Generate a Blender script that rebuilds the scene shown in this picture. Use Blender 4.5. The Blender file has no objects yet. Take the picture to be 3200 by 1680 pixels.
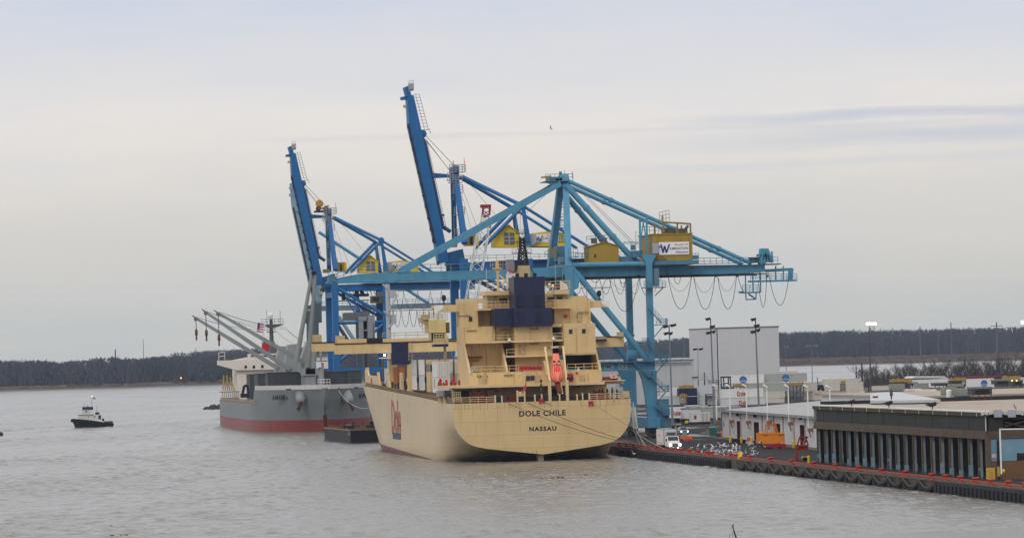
import bpy, math, random
from mathutils import Vector, Matrix
from mathutils import noise as mnoise
random.seed(7)
S = bpy.context.scene
COL = S.collection

# ------------------------------------------------------------------ camera
F, CX, CY, H = 14012.0, 1600.0, 840.0, 19.8
YAW, ROLL, PITCH = math.radians(8.3), 0.027, math.atan((1093-840)/14012.0)
_cy, _sy, _cp, _sp = math.cos(YAW), math.sin(YAW), math.cos(PITCH), math.sin(PITCH)
FW = Vector((_sy*_cp, _cy*_cp, _sp)); _r0 = Vector((_cy, -_sy, 0)); _u0 = Vector((-_sy*_sp, -_cy*_sp, _cp))
RT = _r0*math.cos(ROLL) - _u0*math.sin(ROLL); UP = _r0*math.sin(ROLL) + _u0*math.cos(ROLL)
cd = bpy.data.cameras.new('camera'); cam = bpy.data.objects.new('camera', cd); COL.objects.link(cam)
cd.sensor_width = 36; cd.lens = F/3200*36; cd.clip_start = 1; cd.clip_end = 30000
mw = Matrix.Identity(4)
for i in range(3):
    mw[i][0], mw[i][1], mw[i][2] = RT[i], UP[i], -FW[i]
mw[2][3] = H
cam.matrix_world = mw
S.camera = cam
# survey of the place: sight lines read off the photograph and cut with planes of the site
# (world axes: X landward across the quay, Y along the quay away from the camera, Z up, metres)
ZR = dict(z0=(0,0,1.24272),z1=(1100,900,.41417),z2=(560,920,.3551),z3=(1900,1020,.3403),z4=(2500,1020,.4142),z5=(860,240,.3846),
 z6=(880,640,.3995),z7=(1600,520,.3550),z8=(1900,640,.3403),a1=(1340,840,.16268),a2=(1640,820,.17748),a3=(1360,1060,.15534),
 a4=(1660,1060,.16276),a5=(960,980,.20706),a6=(1120,1160,.22195),a7=(1420,1240,.23292),a8=(960,820,.17749),b1=(1960,1240,.17749),
 b2=(2240,1240,.17755),b3=(2540,1240,.20713),b4=(2880,1240,.25157),b5=(2660,1000,.20963),b6=(2060,1160,.15528),b7=(2360,1120,.15528),
 b8=(1960,960,.3252),c1=(0,1060,.2795),c2=(200,1220,.09615),c3=(620,960,.17755),c4=(840,820,.17755),c5=(980,1280,.1087),
 c6=(0,1300,.2811),c7=(1640,1440,.29503),s=(0,0,1.0))
EYE = Vector((0, 0, H))
def ray(k, x, y):
    ox, oy, m = ZR[k]
    return FW + RT*((ox+x*m-CX)/F) + UP*((CY-oy-y*m)/F)
def PY(k, x, y, Y): d = ray(k, x, y); return EYE + d*(Y/d.y)
def PX(k, x, y, X): d = ray(k, x, y); return EYE + d*(X/d.x)
def PZ(k, x, y, Z): d = ray(k, x, y); return EYE + d*((Z-H)/d.z)

# ------------------------------------------------------------------ world, sun, exposure
SUN_EL, SUN_AZ = math.radians(42), math.radians(215)      # high behind thick cloud, behind and left of the camera
W = bpy.data.worlds.new('World'); S.world = W; W.use_nodes = True
nt = W.node_tree; N = nt.nodes; L = nt.links
for n in list(N): N.remove(n)
def nd(tree, typ, **kw):
    n = tree.nodes.new(typ)
    for k, v in kw.items():
        setattr(n, k, v)
    return n
def mth(tree, op, a, b=None, c=None, clamp=False):
    n = tree.nodes.new('ShaderNodeMath'); n.operation = op; n.use_clamp = clamp
    for i, v in enumerate((a, b, c)):
        if v is None: continue
        if isinstance(v, (int, float)): n.inputs[i].default_value = v
        else: tree.links.new(v, n.inputs[i])
    return n.outputs[0]
def ramp(tree, fac, stops):
    n = tree.nodes.new('ShaderNodeValToRGB'); cr = n.color_ramp
    while len(cr.elements) < len(stops): cr.elements.new(0.5)
    for e, (p, c) in zip(cr.elements, stops):
        e.position = p; e.color = (*c, 1) if len(c) == 3 else c
    tree.links.new(fac, n.inputs[0]); return n.outputs[0]
def mixc(tree, fac, a, b, blend='MIX'):
    n = tree.nodes.new('ShaderNodeMix'); n.data_type = 'RGBA'; n.blend_type = blend
    if isinstance(fac, (int, float)): n.inputs[0].default_value = fac
    else: tree.links.new(fac, n.inputs[0])
    for i, v in ((6, a), (7, b)):
        if isinstance(v, tuple): n.inputs[i].default_value = (*v, 1) if len(v) == 3 else v
        else: tree.links.new(v, n.inputs[i])
    return n.outputs[2]
def srgb(r, g, b):
    f = lambda c: (c/255/12.92) if c <= 10 else ((c/255+.055)/1.055)**2.4
    return (f(r), f(g), f(b))
tc = nd(nt, 'ShaderNodeTexCoord'); sep = nd(nt, 'ShaderNodeSeparateXYZ'); L.new(tc.outputs['Generated'], sep.inputs[0])
az = mth(nt, 'ARCTAN2', sep.outputs[0], sep.outputs[1]); el = mth(nt, 'ARCSINE', sep.outputs[2])
comb = nd(nt, 'ShaderNodeCombineXYZ'); L.new(mth(nt, 'MULTIPLY', az, 9.0), comb.inputs[0]); L.new(mth(nt, 'MULTIPLY', el, 70.0), comb.inputs[1])
n1 = nd(nt, 'ShaderNodeTexNoise'); n1.inputs['Scale'].default_value = 1.0; n1.inputs['Detail'].default_value = 4; n1.inputs['Roughness'].default_value = .5; L.new(comb.outputs[0], n1.inputs['Vector'])
comb2 = nd(nt, 'ShaderNodeCombineXYZ'); L.new(mth(nt, 'MULTIPLY', az, 22.0), comb2.inputs[0]); L.new(mth(nt, 'MULTIPLY', el, 240.0), comb2.inputs[1])
n2 = nd(nt, 'ShaderNodeTexNoise'); n2.inputs['Scale'].default_value = 1.0; n2.inputs['Detail'].default_value = 5; L.new(comb2.outputs[0], n2.inputs['Vector'])
wob = mth(nt, 'ADD', mth(nt, 'MULTIPLY', mth(nt, 'SUBTRACT', n1.outputs['Fac'], .5), .016), mth(nt, 'MULTIPLY', mth(nt, 'SUBTRACT', n2.outputs['Fac'], .5), .006))
elw = mth(nt, 'ADD', el, wob)
low = ramp(nt, mth(nt, 'MULTIPLY', elw, 10.0, clamp=True), [(0.0, srgb(196,196,191)), (.08, srgb(199,199,194)), (.25, srgb(208,206,202)),
    (.42, srgb(222,218,213)), (.52, srgb(226,222,219)), (.65, srgb(214,216,221)), (.80, srgb(204,210,223)), (1.0, srgb(206,212,222))])
high = ramp(nt, mth(nt, 'MULTIPLY', el, 1/1.5708, clamp=True), [(0.06, srgb(206,212,222)), (.12, (.72,.725,.735)), (.3, (.82,.82,.83)), (1.0, (1.22,1.22,1.23))])
cl = mixc(nt, mth(nt, 'MULTIPLY', mth(nt, 'SUBTRACT', el, .09), 30.0, clamp=True), low, high)
# two long slate cloud bands that thin out towards the left
def band(e0, slope, wid, a0, a1, seedx):
    c = nd(nt, 'ShaderNodeCombineXYZ'); L.new(mth(nt, 'MULTIPLY', az, 60.0), c.inputs[0]); L.new(mth(nt, 'MULTIPLY', el, 300.0), c.inputs[1]); c.inputs[2].default_value = seedx
    nz = nd(nt, 'ShaderNodeTexNoise'); nz.inputs['Scale'].default_value = .5; nz.inputs['Detail'].default_value = 5; L.new(c.outputs[0], nz.inputs['Vector'])
    mid = mth(nt, 'ADD', mth(nt, 'MULTIPLY', az, slope), e0)
    d = mth(nt, 'ABSOLUTE', mth(nt, 'SUBTRACT', mth(nt, 'ADD', el, mth(nt, 'MULTIPLY', mth(nt, 'SUBTRACT', nz.outputs['Fac'], .5), wid*2.2)), mid))
    body = mth(nt, 'SUBTRACT', 1.0, mth(nt, 'DIVIDE', d, wid), clamp=True)
    edge = mth(nt, 'DIVIDE', mth(nt, 'SUBTRACT', az, a0), a1-a0, clamp=True)
    return mth(nt, 'MULTIPLY', mth(nt, 'POWER', body, .6), edge)
cl = mixc(nt, mth(nt, 'MULTIPLY', band(.0505, -.002, .0016, .17, .22, 3.1), .9), cl, srgb(196,201,212))
cl = mixc(nt, mth(nt, 'MULTIPLY', band(.0425, .012, .0023, .155, .24, 9.7), .85), cl, srgb(197,201,210))
cl = mixc(nt, mth(nt, 'MULTIPLY', band(.0480, .0, .0008, .085, .10, 5.2), .4), cl, srgb(203,204,209))
cl = mixc(nt, mth(nt, 'MULTIPLY', band(.0375, .010, .0014, .13, .19, 1.2), .5), cl, srgb(203,205,210))
# patchy cloud base: warm thin places, cooler thick ones
comb3 = nd(nt, 'ShaderNodeCombineXYZ'); L.new(mth(nt, 'MULTIPLY', az, 14.0), comb3.inputs[0]); L.new(mth(nt, 'MULTIPLY', el, 55.0), comb3.inputs[1]); comb3.inputs[2].default_value = 4.4
n3 = nd(nt, 'ShaderNodeTexNoise'); n3.inputs['Scale'].default_value = 1.0; n3.inputs['Detail'].default_value = 6; n3.inputs['Roughness'].default_value = .6; L.new(comb3.outputs[0], n3.inputs['Vector'])
cl = mixc(nt, 1.0, cl, ramp(nt, n3.outputs['Fac'], [(.30,(.945,.965,1.0)),(.5,(1,1,1)),(.68,(1.04,1.015,.985))]), 'MULTIPLY')
sk = nd(nt, 'ShaderNodeTexSky', sky_type='NISHITA'); sk.sun_disc = False; sk.sun_elevation = SUN_EL; sk.sun_rotation = SUN_AZ
sk.air_density = 1.5; sk.dust_density = 4.0
bgA = nd(nt, 'ShaderNodeBackground'); bgA.inputs[1].default_value = 0.08; L.new(sk.outputs[0], bgA.inputs[0])
bgB = nd(nt, 'ShaderNodeBackground'); bgB.inputs[1].default_value = 1.0; L.new(cl, bgB.inputs[0])
mx = nd(nt, 'ShaderNodeMixShader'); mx.inputs[0].default_value = 0.95; L.new(bgA.outputs[0], mx.inputs[1]); L.new(bgB.outputs[0], mx.inputs[2])
wo = nd(nt, 'ShaderNodeOutputWorld'); L.new(mx.outputs[0], wo.inputs[0])
sd = bpy.data.lights.new('sun', 'SUN'); sd.energy = 0.7; sd.angle = math.radians(18); sd.color = (1, .96, .9)
so = bpy.data.objects.new('sun', sd); COL.objects.link(so)
_sv = Vector((math.sin(SUN_AZ)*math.cos(SUN_EL), math.cos(SUN_AZ)*math.cos(SUN_EL), math.sin(SUN_EL)))
so.rotation_euler = _sv.to_track_quat('Z', 'Y').to_euler(); so.location = (0, 0, 300)
S.view_settings.view_transform = 'Standard'; S.view_settings.look = 'None'; S.view_settings.gamma = 1; S.view_settings.exposure = 0.12
S.view_settings.use_curve_mapping = False
S.render.engine = 'CYCLES'
S.cycles.use_denoising = True
S.cycles.max_bounces = 6; S.cycles.diffuse_bounces = 3; S.cycles.glossy_bounces = 3; S.cycles.volume_bounces = 1
S.cycles.caustics_reflective = False; S.cycles.caustics_refractive = False

# ------------------------------------------------------------------ materials
MATS = {}
def M(name, rgb, rough=.55, var=.12, scale=.6, streak=0., dirt=(.12,.09,.06), rust=0., rustc=(.17,.06,.02), metal=0., bump=0., emit=0., fade=None):
    """painted / raw surface: base colour with blotchy wear, vertical run marks and rust spots, all procedural"""
    if name in MATS: return MATS[name]
    m = bpy.data.materials.new(name); m.use_nodes = True; t = m.node_tree
    bs = t.nodes['Principled BSDF']; bs.inputs['Roughness'].default_value = rough; bs.inputs['Metallic'].default_value = metal; bs.inputs['Specular IOR Level'].default_value = .3
    tcn = nd(t, 'ShaderNodeTexCoord'); oc = tcn.outputs['Object']
    nz = nd(t, 'ShaderNodeTexNoise'); nz.inputs['Scale'].default_value = scale; nz.inputs['Detail'].default_value = 5; t.links.new(oc, nz.inputs['Vector'])
    c = mixc(t, nz.outputs['Fac'], tuple(x*(1-var*1.6) for x in rgb), tuple(min(1, x*(1+var*1.6)) for x in rgb))
    if streak > 0:
        mp = nd(t, 'ShaderNodeMapping'); mp.inputs['Scale'].default_value = (.8, .8, .07); t.links.new(oc, mp.inputs[0])
        ns = nd(t, 'ShaderNodeTexNoise'); ns.inputs['Scale'].default_value = 1.0; ns.inputs['Detail'].default_value = 4; t.links.new(mp.outputs[0], ns.inputs['Vector'])
        f = mth(t, 'MULTIPLY', mth(t, 'MULTIPLY', mth(t, 'SUBTRACT', ns.outputs['Fac'], .52), 4.5, clamp=True), streak)
        c = mixc(t, f, c, dirt)
    if rust > 0:
        nr = nd(t, 'ShaderNodeTexNoise'); nr.inputs['Scale'].default_value = 1.1; nr.inputs['Detail'].default_value = 7; nr.inputs['Roughness'].default_value = .72
        mp2 = nd(t, 'ShaderNodeMapping'); mp2.inputs['Scale'].default_value = (1, 1, .45); mp2.inputs['Location'].default_value = (13, 5, 2); t.links.new(oc, mp2.inputs[0]); t.links.new(mp2.outputs[0], nr.inputs['Vector'])
        f = mth(t, 'MULTIPLY', mth(t, 'MULTIPLY', mth(t, 'SUBTRACT', nr.outputs['Fac'], .60), 9.0, clamp=True), rust)
        c = mixc(t, f, c, rustc)
    t.links.new(c, bs.inputs['Base Color'])
    if bump > 0:
        bp = nd(t, 'ShaderNodeBump'); bp.inputs['Strength'].default_value = bump; bp.inputs['Distance'].default_value = .05
        t.links.new(nz.outputs['Fac'], bp.inputs['Height']); t.links.new(bp.outputs[0], bs.inputs['Normal'])
    if emit > 0:
        bs.inputs['Emission Color'].default_value = (*rgb, 1); bs.inputs['Emission Strength'].default_value = emit
    MATS[name] = m; return m

# ------------------------------------------------------------------ mesh builder
def V(p): return p if isinstance(p, Vector) else Vector(p)
class B:
    def __init__(s): s.v = []; s.f = []; s.mi = []; s.done = []
    def cut(s):
        """close the current piece: build() makes each piece an object of its own"""
        if s.v: s.done.append((s.v, s.f, s.mi)); s.v = []; s.f = []; s.mi = []
        return s
    def add(s, vs, fs, mi=0):
        k = len(s.v); s.v += [tuple(p) for p in vs]; s.f += [tuple(i+k for i in f) for f in fs]; s.mi += [mi]*len(fs); return s
    def box(s, x0, x1, y0, y1, z0, z1, mi=0):
        x0, x1 = min(x0, x1), max(x0, x1); y0, y1 = min(y0, y1), max(y0, y1); z0, z1 = min(z0, z1), max(z0, z1)
        return s.add([(x0,y0,z0),(x1,y0,z0),(x1,y1,z0),(x0,y1,z0),(x0,y0,z1),(x1,y0,z1),(x1,y1,z1),(x0,y1,z1)],
              [(0,3,2,1),(4,5,6,7),(0,1,5,4),(1,2,6,5),(2,3,7,6),(3,0,4,7)], mi)
    def pbox(s, k, xa, ya, xb, yb, Y0, Y1, mi=0):
        """box whose near face spans the sight lines (xa,ya)-(xb,yb) on the plane Y0"""
        xm, ym = (xa+xb)/2, (ya+yb)/2
        return s.box(PY(k,xa,ym,Y0).x, PY(k,xb,ym,Y0).x, Y0, Y1, PY(k,xm,yb,Y0).z, PY(k,xm,ya,Y0).z, mi)
    def beam(s, p, q, w, h, mi=0, w2=None, h2=None):
        p, q = V(p), V(q); d = (q-p).normalized()
        up = Vector((0,0,1)) if abs(d.z) < .95 else Vector((1,0,0))
        a = d.cross(up).normalized(); b = a.cross(d)
        w2 = w if w2 is None else w2; h2 = h if h2 is None else h2
        vs = []
        for c, ww, hh in ((p, w, h), (q, w2, h2)):
            vs += [c-a*ww/2-b*hh/2, c+a*ww/2-b*hh/2, c+a*ww/2+b*hh/2, c-a*ww/2+b*hh/2]
        return s.add(vs, [(3,2,1,0),(4,5,6,7),(0,1,5,4),(1,2,6,5),(2,3,7,6),(3,0,4,7)], mi)
    def tube(s, p, q, r, n=8, r2=None, mi=0, caps=True):
        p, q = V(p), V(q); d = q-p
        if d.length < 1e-6: return s
        d.normalize(); up = Vector((0,0,1)) if abs(d.z) < .9 else Vector((1,0,0))
        a = d.cross(up).normalized(); b = a.cross(d); r2 = r if r2 is None else r2
        vs = [p+(a*math.cos(t)+b*math.sin(t))*r for t in [2*math.pi*i/n for i in range(n)]] + \
             [q+(a*math.cos(t)+b*math.sin(t))*r2 for t in [2*math.pi*i/n for i in range(n)]]
        fs = [(i, (i+1) % n, n+(i+1) % n, n+i) for i in range(n)]
        if caps: fs += [tuple(range(n-1,-1,-1)), tuple(range(n,2*n))]
        return s.add(vs, fs, mi)
    def path(s, pts, r, n=5, mi=0):
        pts = [V(p) for p in pts]; vs = []; m = len(pts)
        for i, p in enumerate(pts):
            d = (pts[min(i+1,m-1)]-pts[max(i-1,0)]).normalized(); up = Vector((0,0,1)) if abs(d.z) < .95 else Vector((0,1,0))
            a = d.cross(up).normalized(); b = a.cross(d); rr = r[i] if isinstance(r, (list, tuple)) else r
            vs += [p+(a*math.cos(t)+b*math.sin(t))*rr for t in [2*math.pi*j/n for j in range(n)]]
        fs = [(i*n+j, i*n+(j+1) % n, (i+1)*n+(j+1) % n, (i+1)*n+j) for i in range(m-1) for j in range(n)]
        fs += [tuple(range(n-1,-1,-1)), tuple(range((m-1)*n, m*n))]
        return s.add(vs, fs, mi)
    def prism(s, pts, ax, a0, a1, mi=0):
        """polygon pts extruded along ax ('x','y','z'); pts are the two remaining coordinates in xyz order"""
        n = len(pts)
        def mk(a, p):
            return {'x': (a,p[0],p[1]), 'y': (p[0],a,p[1]), 'z': (p[0],p[1],a)}[ax]
        vs = [mk(a0,p) for p in pts]+[mk(a1,p) for p in pts]
        fs = [tuple(range(n)), tuple(range(2*n-1,n-1,-1))]+[(i,n+i,n+(i+1) % n,(i+1) % n) for i in range(n)]
        return s.add(vs, fs, mi)
    def pprism(s, k, pts, Y0, Y1, mi=0):
        q = [PY(k,x,y,Y0) for x, y in pts]
        return s.prism([(p.x,p.z) for p in q], 'y', Y0, Y1, mi)
    def poly(s, pts, mi=0): return s.add(pts, [tuple(range(len(pts)))], mi)
    def lathe(s, c, prof, n=12, mi=0, ax='z'):
        c = V(c); vs = []; m = len(prof)
        for r, z in prof:
            for j in range(n):
                t = 2*math.pi*j/n; p = (r*math.cos(t), r*math.sin(t), z)
                if ax == 'y': p = (p[0], p[2], p[1])
                if ax == 'x': p = (p[2], p[0], p[1])
                vs.append(c+Vector(p))
        fs = [(i*n+j, i*n+(j+1) % n, (i+1)*n+(j+1) % n, (i+1)*n+j) for i in range(m-1) for j in range(n)]
        fs += [tuple(range(n-1,-1,-1)), tuple(range((m-1)*n, m*n))]
        return s.add(vs, fs, mi)
    def rail(s, pts, h=1.05, step=1.8, r=.035, bars=(1.0,.5), mi=0):
        """guard rail along a polyline: posts and two bars"""
        pts = [V(p) for p in pts]
        for p, q in zip(pts[:-1], pts[1:]):
            Ln = (q-p).length; k = max(1, round(Ln/step))
            for i in range(k+1):
                c = p.lerp(q, i/k); s.tube(c, c+Vector((0,0,h)), r, 4, mi=mi, caps=False)
            for b in bars: s.tube(p+Vector((0,0,h*b)), q+Vector((0,0,h*b)), r, 4, mi=mi, caps=False)
        return s
    def ladder(s, p, q, w=.5, mi=0, side=(1,0,0)):
        p, q, sd_ = V(p), V(q), V(side)*w/2
        for k in (-1, 1): s.tube(p+sd_*k, q+sd_*k, .04, 4, mi=mi)
        k = max(2, int((q-p).length/.6))
        for i in range(k): c = p.lerp(q, (i+.5)/k); s.tube(c-sd_, c+sd_, .03, 4, mi=mi)
        return s
    def lattice(s, p, q, w, h, bays, r=.09, rd=.05, w2=None, h2=None, mi=0):
        """four-chord lattice boom from p to q"""
        p, q = V(p), V(q); d = (q-p).normalized(); up = Vector((0,1,0)); a = d.cross(up).normalized(); b = a.cross(d)
        w2 = w if w2 is None else w2; h2 = h if h2 is None else h2
        def ring(t):
            c = p.lerp(q, t); ww = w+(w2-w)*t; hh = h+(h2-h)*t
            return [c+a*ww/2+b*hh/2, c-a*ww/2+b*hh/2, c-a*ww/2-b*hh/2, c+a*ww/2-b*hh/2]
        R = [ring(i/bays) for i in range(bays+1)]
        for j in range(4): s.tube(R[0][j], R[-1][j], r, 5, mi=mi)
        for i in range(bays):
            for j in range(4):
                k = (j+1) % 4
                if (i+j) % 2: s.tube(R[i][j], R[i+1][k], rd, 4, mi=mi, caps=False)
                else: s.tube(R[i][k], R[i+1][j], rd, 4, mi=mi, caps=False)
        return s
    def build(s, name, mats, parent=None, base=None, smooth=False, **props):
        if s.done:
            s.cut(); o = None
            for v_, f_, m_ in s.done:
                q = B(); q.v, q.f, q.mi = v_, f_, m_; o = q.build(name, mats, parent, base, smooth, **props)
            return o
        if not isinstance(mats, (list, tuple)): mats = [mats]
        if base is None:
            r = parent
            while r is not None and r.parent is not None: r = r.parent
            base = tuple(r.location) if r is not None else (0, 0, 0)
        bx, by, bz = base
        me = bpy.data.meshes.new(name)
        me.from_pydata([(x-bx, y-by, z-bz) for x, y, z in s.v], [], s.f)
        for m in mats: me.materials.append(m)
        if len(mats) > 1: me.polygons.foreach_set('material_index', s.mi)
        if smooth: me.polygons.foreach_set('use_smooth', [True]*len(me.polygons))
        me.update()
        o = bpy.data.objects.new(name, me); COL.objects.link(o)
        if parent is not None: o.parent = parent
        else: o.location = base
        for k, v in props.items(): o[k] = v
        return o
def thing(name, label, cat, loc, group=None, rz=0):
    o = bpy.data.objects.new(name, None); COL.objects.link(o); o.location = loc; o.rotation_euler = (0,0,rz)
    o.empty_display_size = .5; o['label'] = label; o['category'] = cat
    if group: o['group'] = group
    return o
def tag(o, label, cat, group=None):
    o['label'] = label; o['category'] = cat
    if group: o['group'] = group
    return o
def dup(o, loc=None, label=None, rz=None, parent=None):
    c = o.copy(); COL.objects.link(c)
    if parent is not None: c.parent = parent; c.matrix_parent_inverse = o.matrix_parent_inverse.copy()
    if loc is not None: c.location = loc
    if rz is not None: c.rotation_euler = (0,0,rz)
    if label: c['label'] = label
    for ch in o.children: dup(ch, parent=c)
    return c
def text(name, s, mat, parent, o, ex, ey, w, h, weight=.02, base=None, thick=.02, space=1.0, **props):
    """flat lettering: lower left corner o, reading direction ex, up ey, fitted to w x h"""
    cu = bpy.data.curves.new('t', 'FONT'); cu.body = s; cu.offset = weight; cu.resolution_u = 3; cu.space_character = space; cu.fill_mode = 'BOTH'
    ob = bpy.data.objects.new('t', cu); COL.objects.link(ob)
    dg = bpy.context.evaluated_depsgraph_get(); me = ob.evaluated_get(dg).to_mesh()
    vs = [v.co.copy() for v in me.vertices]; fs = [tuple(p.vertices) for p in me.polygons]
    x0 = min(v.x for v in vs); x1 = max(v.x for v in vs); y0 = min(v.y for v in vs); y1 = max(v.y for v in vs)
    o, ex, ey = V(o), V(ex).normalized(), V(ey).normalized(); nrm = ex.cross(ey)*thick
    b = B(); pts = [o+ex*((v.x-x0)/(x1-x0)*w)+ey*((v.y-y0)/(y1-y0)*h)+nrm for v in vs]
    b.add(pts, fs)
    ob.evaluated_get(dg).to_mesh_clear(); bpy.data.objects.remove(ob); bpy.data.curves.remove(cu)
    return b.build(name, mat, parent, base, **props)
def arc(p, q, sag, n=10):
    p, q = V(p), V(q); return [p.lerp(q, i/n)-Vector((0,0,sag*4*(i/n)*(1-i/n))) for i in range(n+1)]
# ================================================================== SETTING
XQ = 137.0                                     # quay face
# water
wm = bpy.data.materials.new('river_water'); wm.use_nodes = True; t = wm.node_tree; bs = t.nodes['Principled BSDF']
g = nd(t, 'ShaderNodeNewGeometry'); pos = g.outputs['Position']
def wnoise(sx, sy, det, rough=.55, seed=0):
    mp = nd(t, 'ShaderNodeMapping'); mp.inputs['Scale'].default_value = (sx, sy, 1); mp.inputs['Rotation'].default_value = (0,0,.25); mp.inputs['Location'].default_value = (seed, seed*2, 0)
    t.links.new(pos, mp.inputs[0]); n = nd(t, 'ShaderNodeTexNoise'); n.inputs['Scale'].default_value = 1; n.inputs['Detail'].default_value = det; n.inputs['Roughness'].default_value = rough
    t.links.new(mp.outputs[0], n.inputs['Vector']); return n.outputs['Fac']
h1 = wnoise(1.6, .9, 2, .5); h3 = wnoise(4.5, 2.5, 2, seed=11)
bp = nd(t, 'ShaderNodeBump'); bp.inputs['Strength'].default_value = 1.0; bp.inputs['Distance'].default_value = .2
t.links.new(mth(t, 'ADD', h1, mth(t, 'MULTIPLY', h3, .3)), bp.inputs['Height']); t.links.new(bp.outputs[0], bs.inputs['Normal'])
calm = wnoise(.020, .0045, 4, seed=70)
t.links.new(mixc(t, calm, (.165,.151,.135), (.195,.181,.164)), bs.inputs['Base Color'])
t.links.new(mth(t, 'ADD', mth(t, 'MULTIPLY', calm, .16), .10), bs.inputs['Roughness']); bs.inputs['IOR'].default_value = 1.33
import numpy as np
def wave_sheet():
    """one sheet of river with real chop where the photograph resolves it, fading to flat beyond"""
    ar = np.arange
    xs = np.concatenate([[-2600,-1200,-500,-200,-110,-70,-45], ar(-30,139,.5), [141,146,155,200,400,900,3400]])
    ys = np.concatenate([[60,200,320,390,425,440], ar(452,930,.75), ar(930,1500,2.0), ar(1500,2600,4.5), [2700,3000,3600,6200]])
    X, Y = np.meshgrid(xs, ys); Zh = np.zeros_like(X); rn = np.random.RandomState(3)
    gust = .72+.28*np.sin(X*.021+Y*.012+1.3)*np.sin(Y*.017-.5)+.18*np.sin(X*.06-Y*.034)
    for k in range(64):
        lam = 1.4*(4.6/1.4)**rn.rand(); th = rn.normal(-.35,.55); kx, ky = math.sin(th)*6.2832/lam, math.cos(th)*6.2832/lam
        a = .0115*(lam/3)**.75*rn.uniform(.5,1.3); keep = np.clip((lam*620-Y)/400+.6, 0, 1) if lam < 3.6 else 1.0
        Zh += a*np.sin(kx*X+ky*Y+rn.rand()*6.28)*keep
    wk = [PZ('c1',x,y,0) for x, y in ((-60,1052),(0,1050),(500,1008),(820,985))]; wk2 = [PZ('c1',x,y,0) for x, y in ((1280,940),(1900,900),(2470,862),(2700,850))]
    for pl in (wk, wk2):                                      # slick wake of the tug
        yl = np.interp(X, [p.x for p in pl], [p.y for p in pl]); inx = (X > pl[0].x)*(X < pl[-1].x)
        gust *= 1-.85*np.exp(-((Y-yl)/16.0)**2)*inx
    gust *= 1+1.1*np.clip((Y-800)/900,0,1)
    Zh = (Zh+.35*np.maximum(Zh,0)**2/.12)*gust
    f = np.clip((X+45)/25,0,1)*np.clip((Y-430)/25,0,1)*np.clip((2600-Y)/700,0,1)*np.clip((150-X)/10,0,1)
    Zh = Zh*f*WAVE
    ny, nx = X.shape; co = np.stack([X,Y,Zh],-1).reshape(-1,3).astype('f4')
    I = (np.arange(ny-1)[:,None]*nx+np.arange(nx-1)[None,:]).reshape(-1); q = np.stack([I,I+1,I+nx+1,I+nx],-1).astype('i4')
    me = bpy.data.meshes.new('river_water'); me.vertices.add(len(co)); me.vertices.foreach_set('co', co.ravel())
    me.loops.add(q.size); me.loops.foreach_set('vertex_index', q.ravel()); me.polygons.add(len(q)); me.polygons.foreach_set('loop_start', np.arange(0,q.size,4,dtype='i4'))
    me.polygons.foreach_set('use_smooth', np.ones(len(q),dtype=bool)); me.update(calc_edges=True); me.validate()
    me.materials.append(wm); o = bpy.data.objects.new('river_water', me); COL.objects.link(o); o['kind'] = 'structure'
WAVE = .98
wave_sheet()

# terminal ground
am = bpy.data.materials.new('wet_asphalt'); am.use_nodes = True; t = am.node_tree; bs = t.nodes['Principled BSDF']
g = nd(t, 'ShaderNodeNewGeometry'); pos = g.outputs['Position']
f1 = wnoise(.9, .9, 6); f2 = wnoise(.05, .018, 4, seed=31); f3 = wnoise(.12, .3, 3, seed=5)
c = mixc(t, f1, (.030,.029,.030), (.052,.050,.051)); c = mixc(t, mth(t, 'MULTIPLY', mth(t, 'SUBTRACT', f3, .52), 2.4, clamp=True), c, (.072,.068,.066)); t.links.new(mth(t,'ADD',mth(t,'MULTIPLY',mth(t,'MULTIPLY',mth(t,'SUBTRACT',f2,.56),14,clamp=True),.35),.02), bs.inputs['Specular IOR Level'])
t.links.new(c, bs.inputs['Base Color'])
pud = mth(t, 'MULTIPLY', mth(t, 'SUBTRACT', f2, .56), 14, clamp=True)
t.links.new(mth(t, 'SUBTRACT', .82, mth(t, 'MULTIPLY', pud, .55)), bs.inputs['Roughness'])
b = B(); b.poly([(139.2,300,1.5),(1500,300,1.5),(1500,2000,1.5),(352,2000,1.5),(338,1520,1.5),(139.2,1520,1.5)])
b.build('asphalt_ground', am, base=(0,0,0), kind='structure')
b = B(); b.prism([(139.2,300),(1500,300),(1500,2000),(352,2000),(338,1520),(139.2,1520)],'z',-3,1.496)
b.build('terminal_terrain', M('fill',(.09,.08,.07)), base=(0,0,0), kind='structure')
# quay wall: weathered concrete face with pilaster joints
conc = M('quay_concrete', (.105,.088,.068), .9, .25, .5, streak=.6, dirt=(.03,.026,.022), rust=.5)
b = B(); b.box(XQ+.05,139.2,300,1520,-3,1.5)
for y in range(310,1520,12): b.box(XQ-.05,XQ+.05,y,y+1.2,-3,1.35)
b.build('quay_wall', conc, base=(0,0,0), kind='structure')
b = B(); b.box(XQ-.06,138.1,300,1520,1.42,1.62)
b.build('quay_kerb', M('kerb_concrete',(.12,.10,.085),.9,.35,.6,streak=.4,bump=.4), base=(0,0,0), kind='structure')

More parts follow.
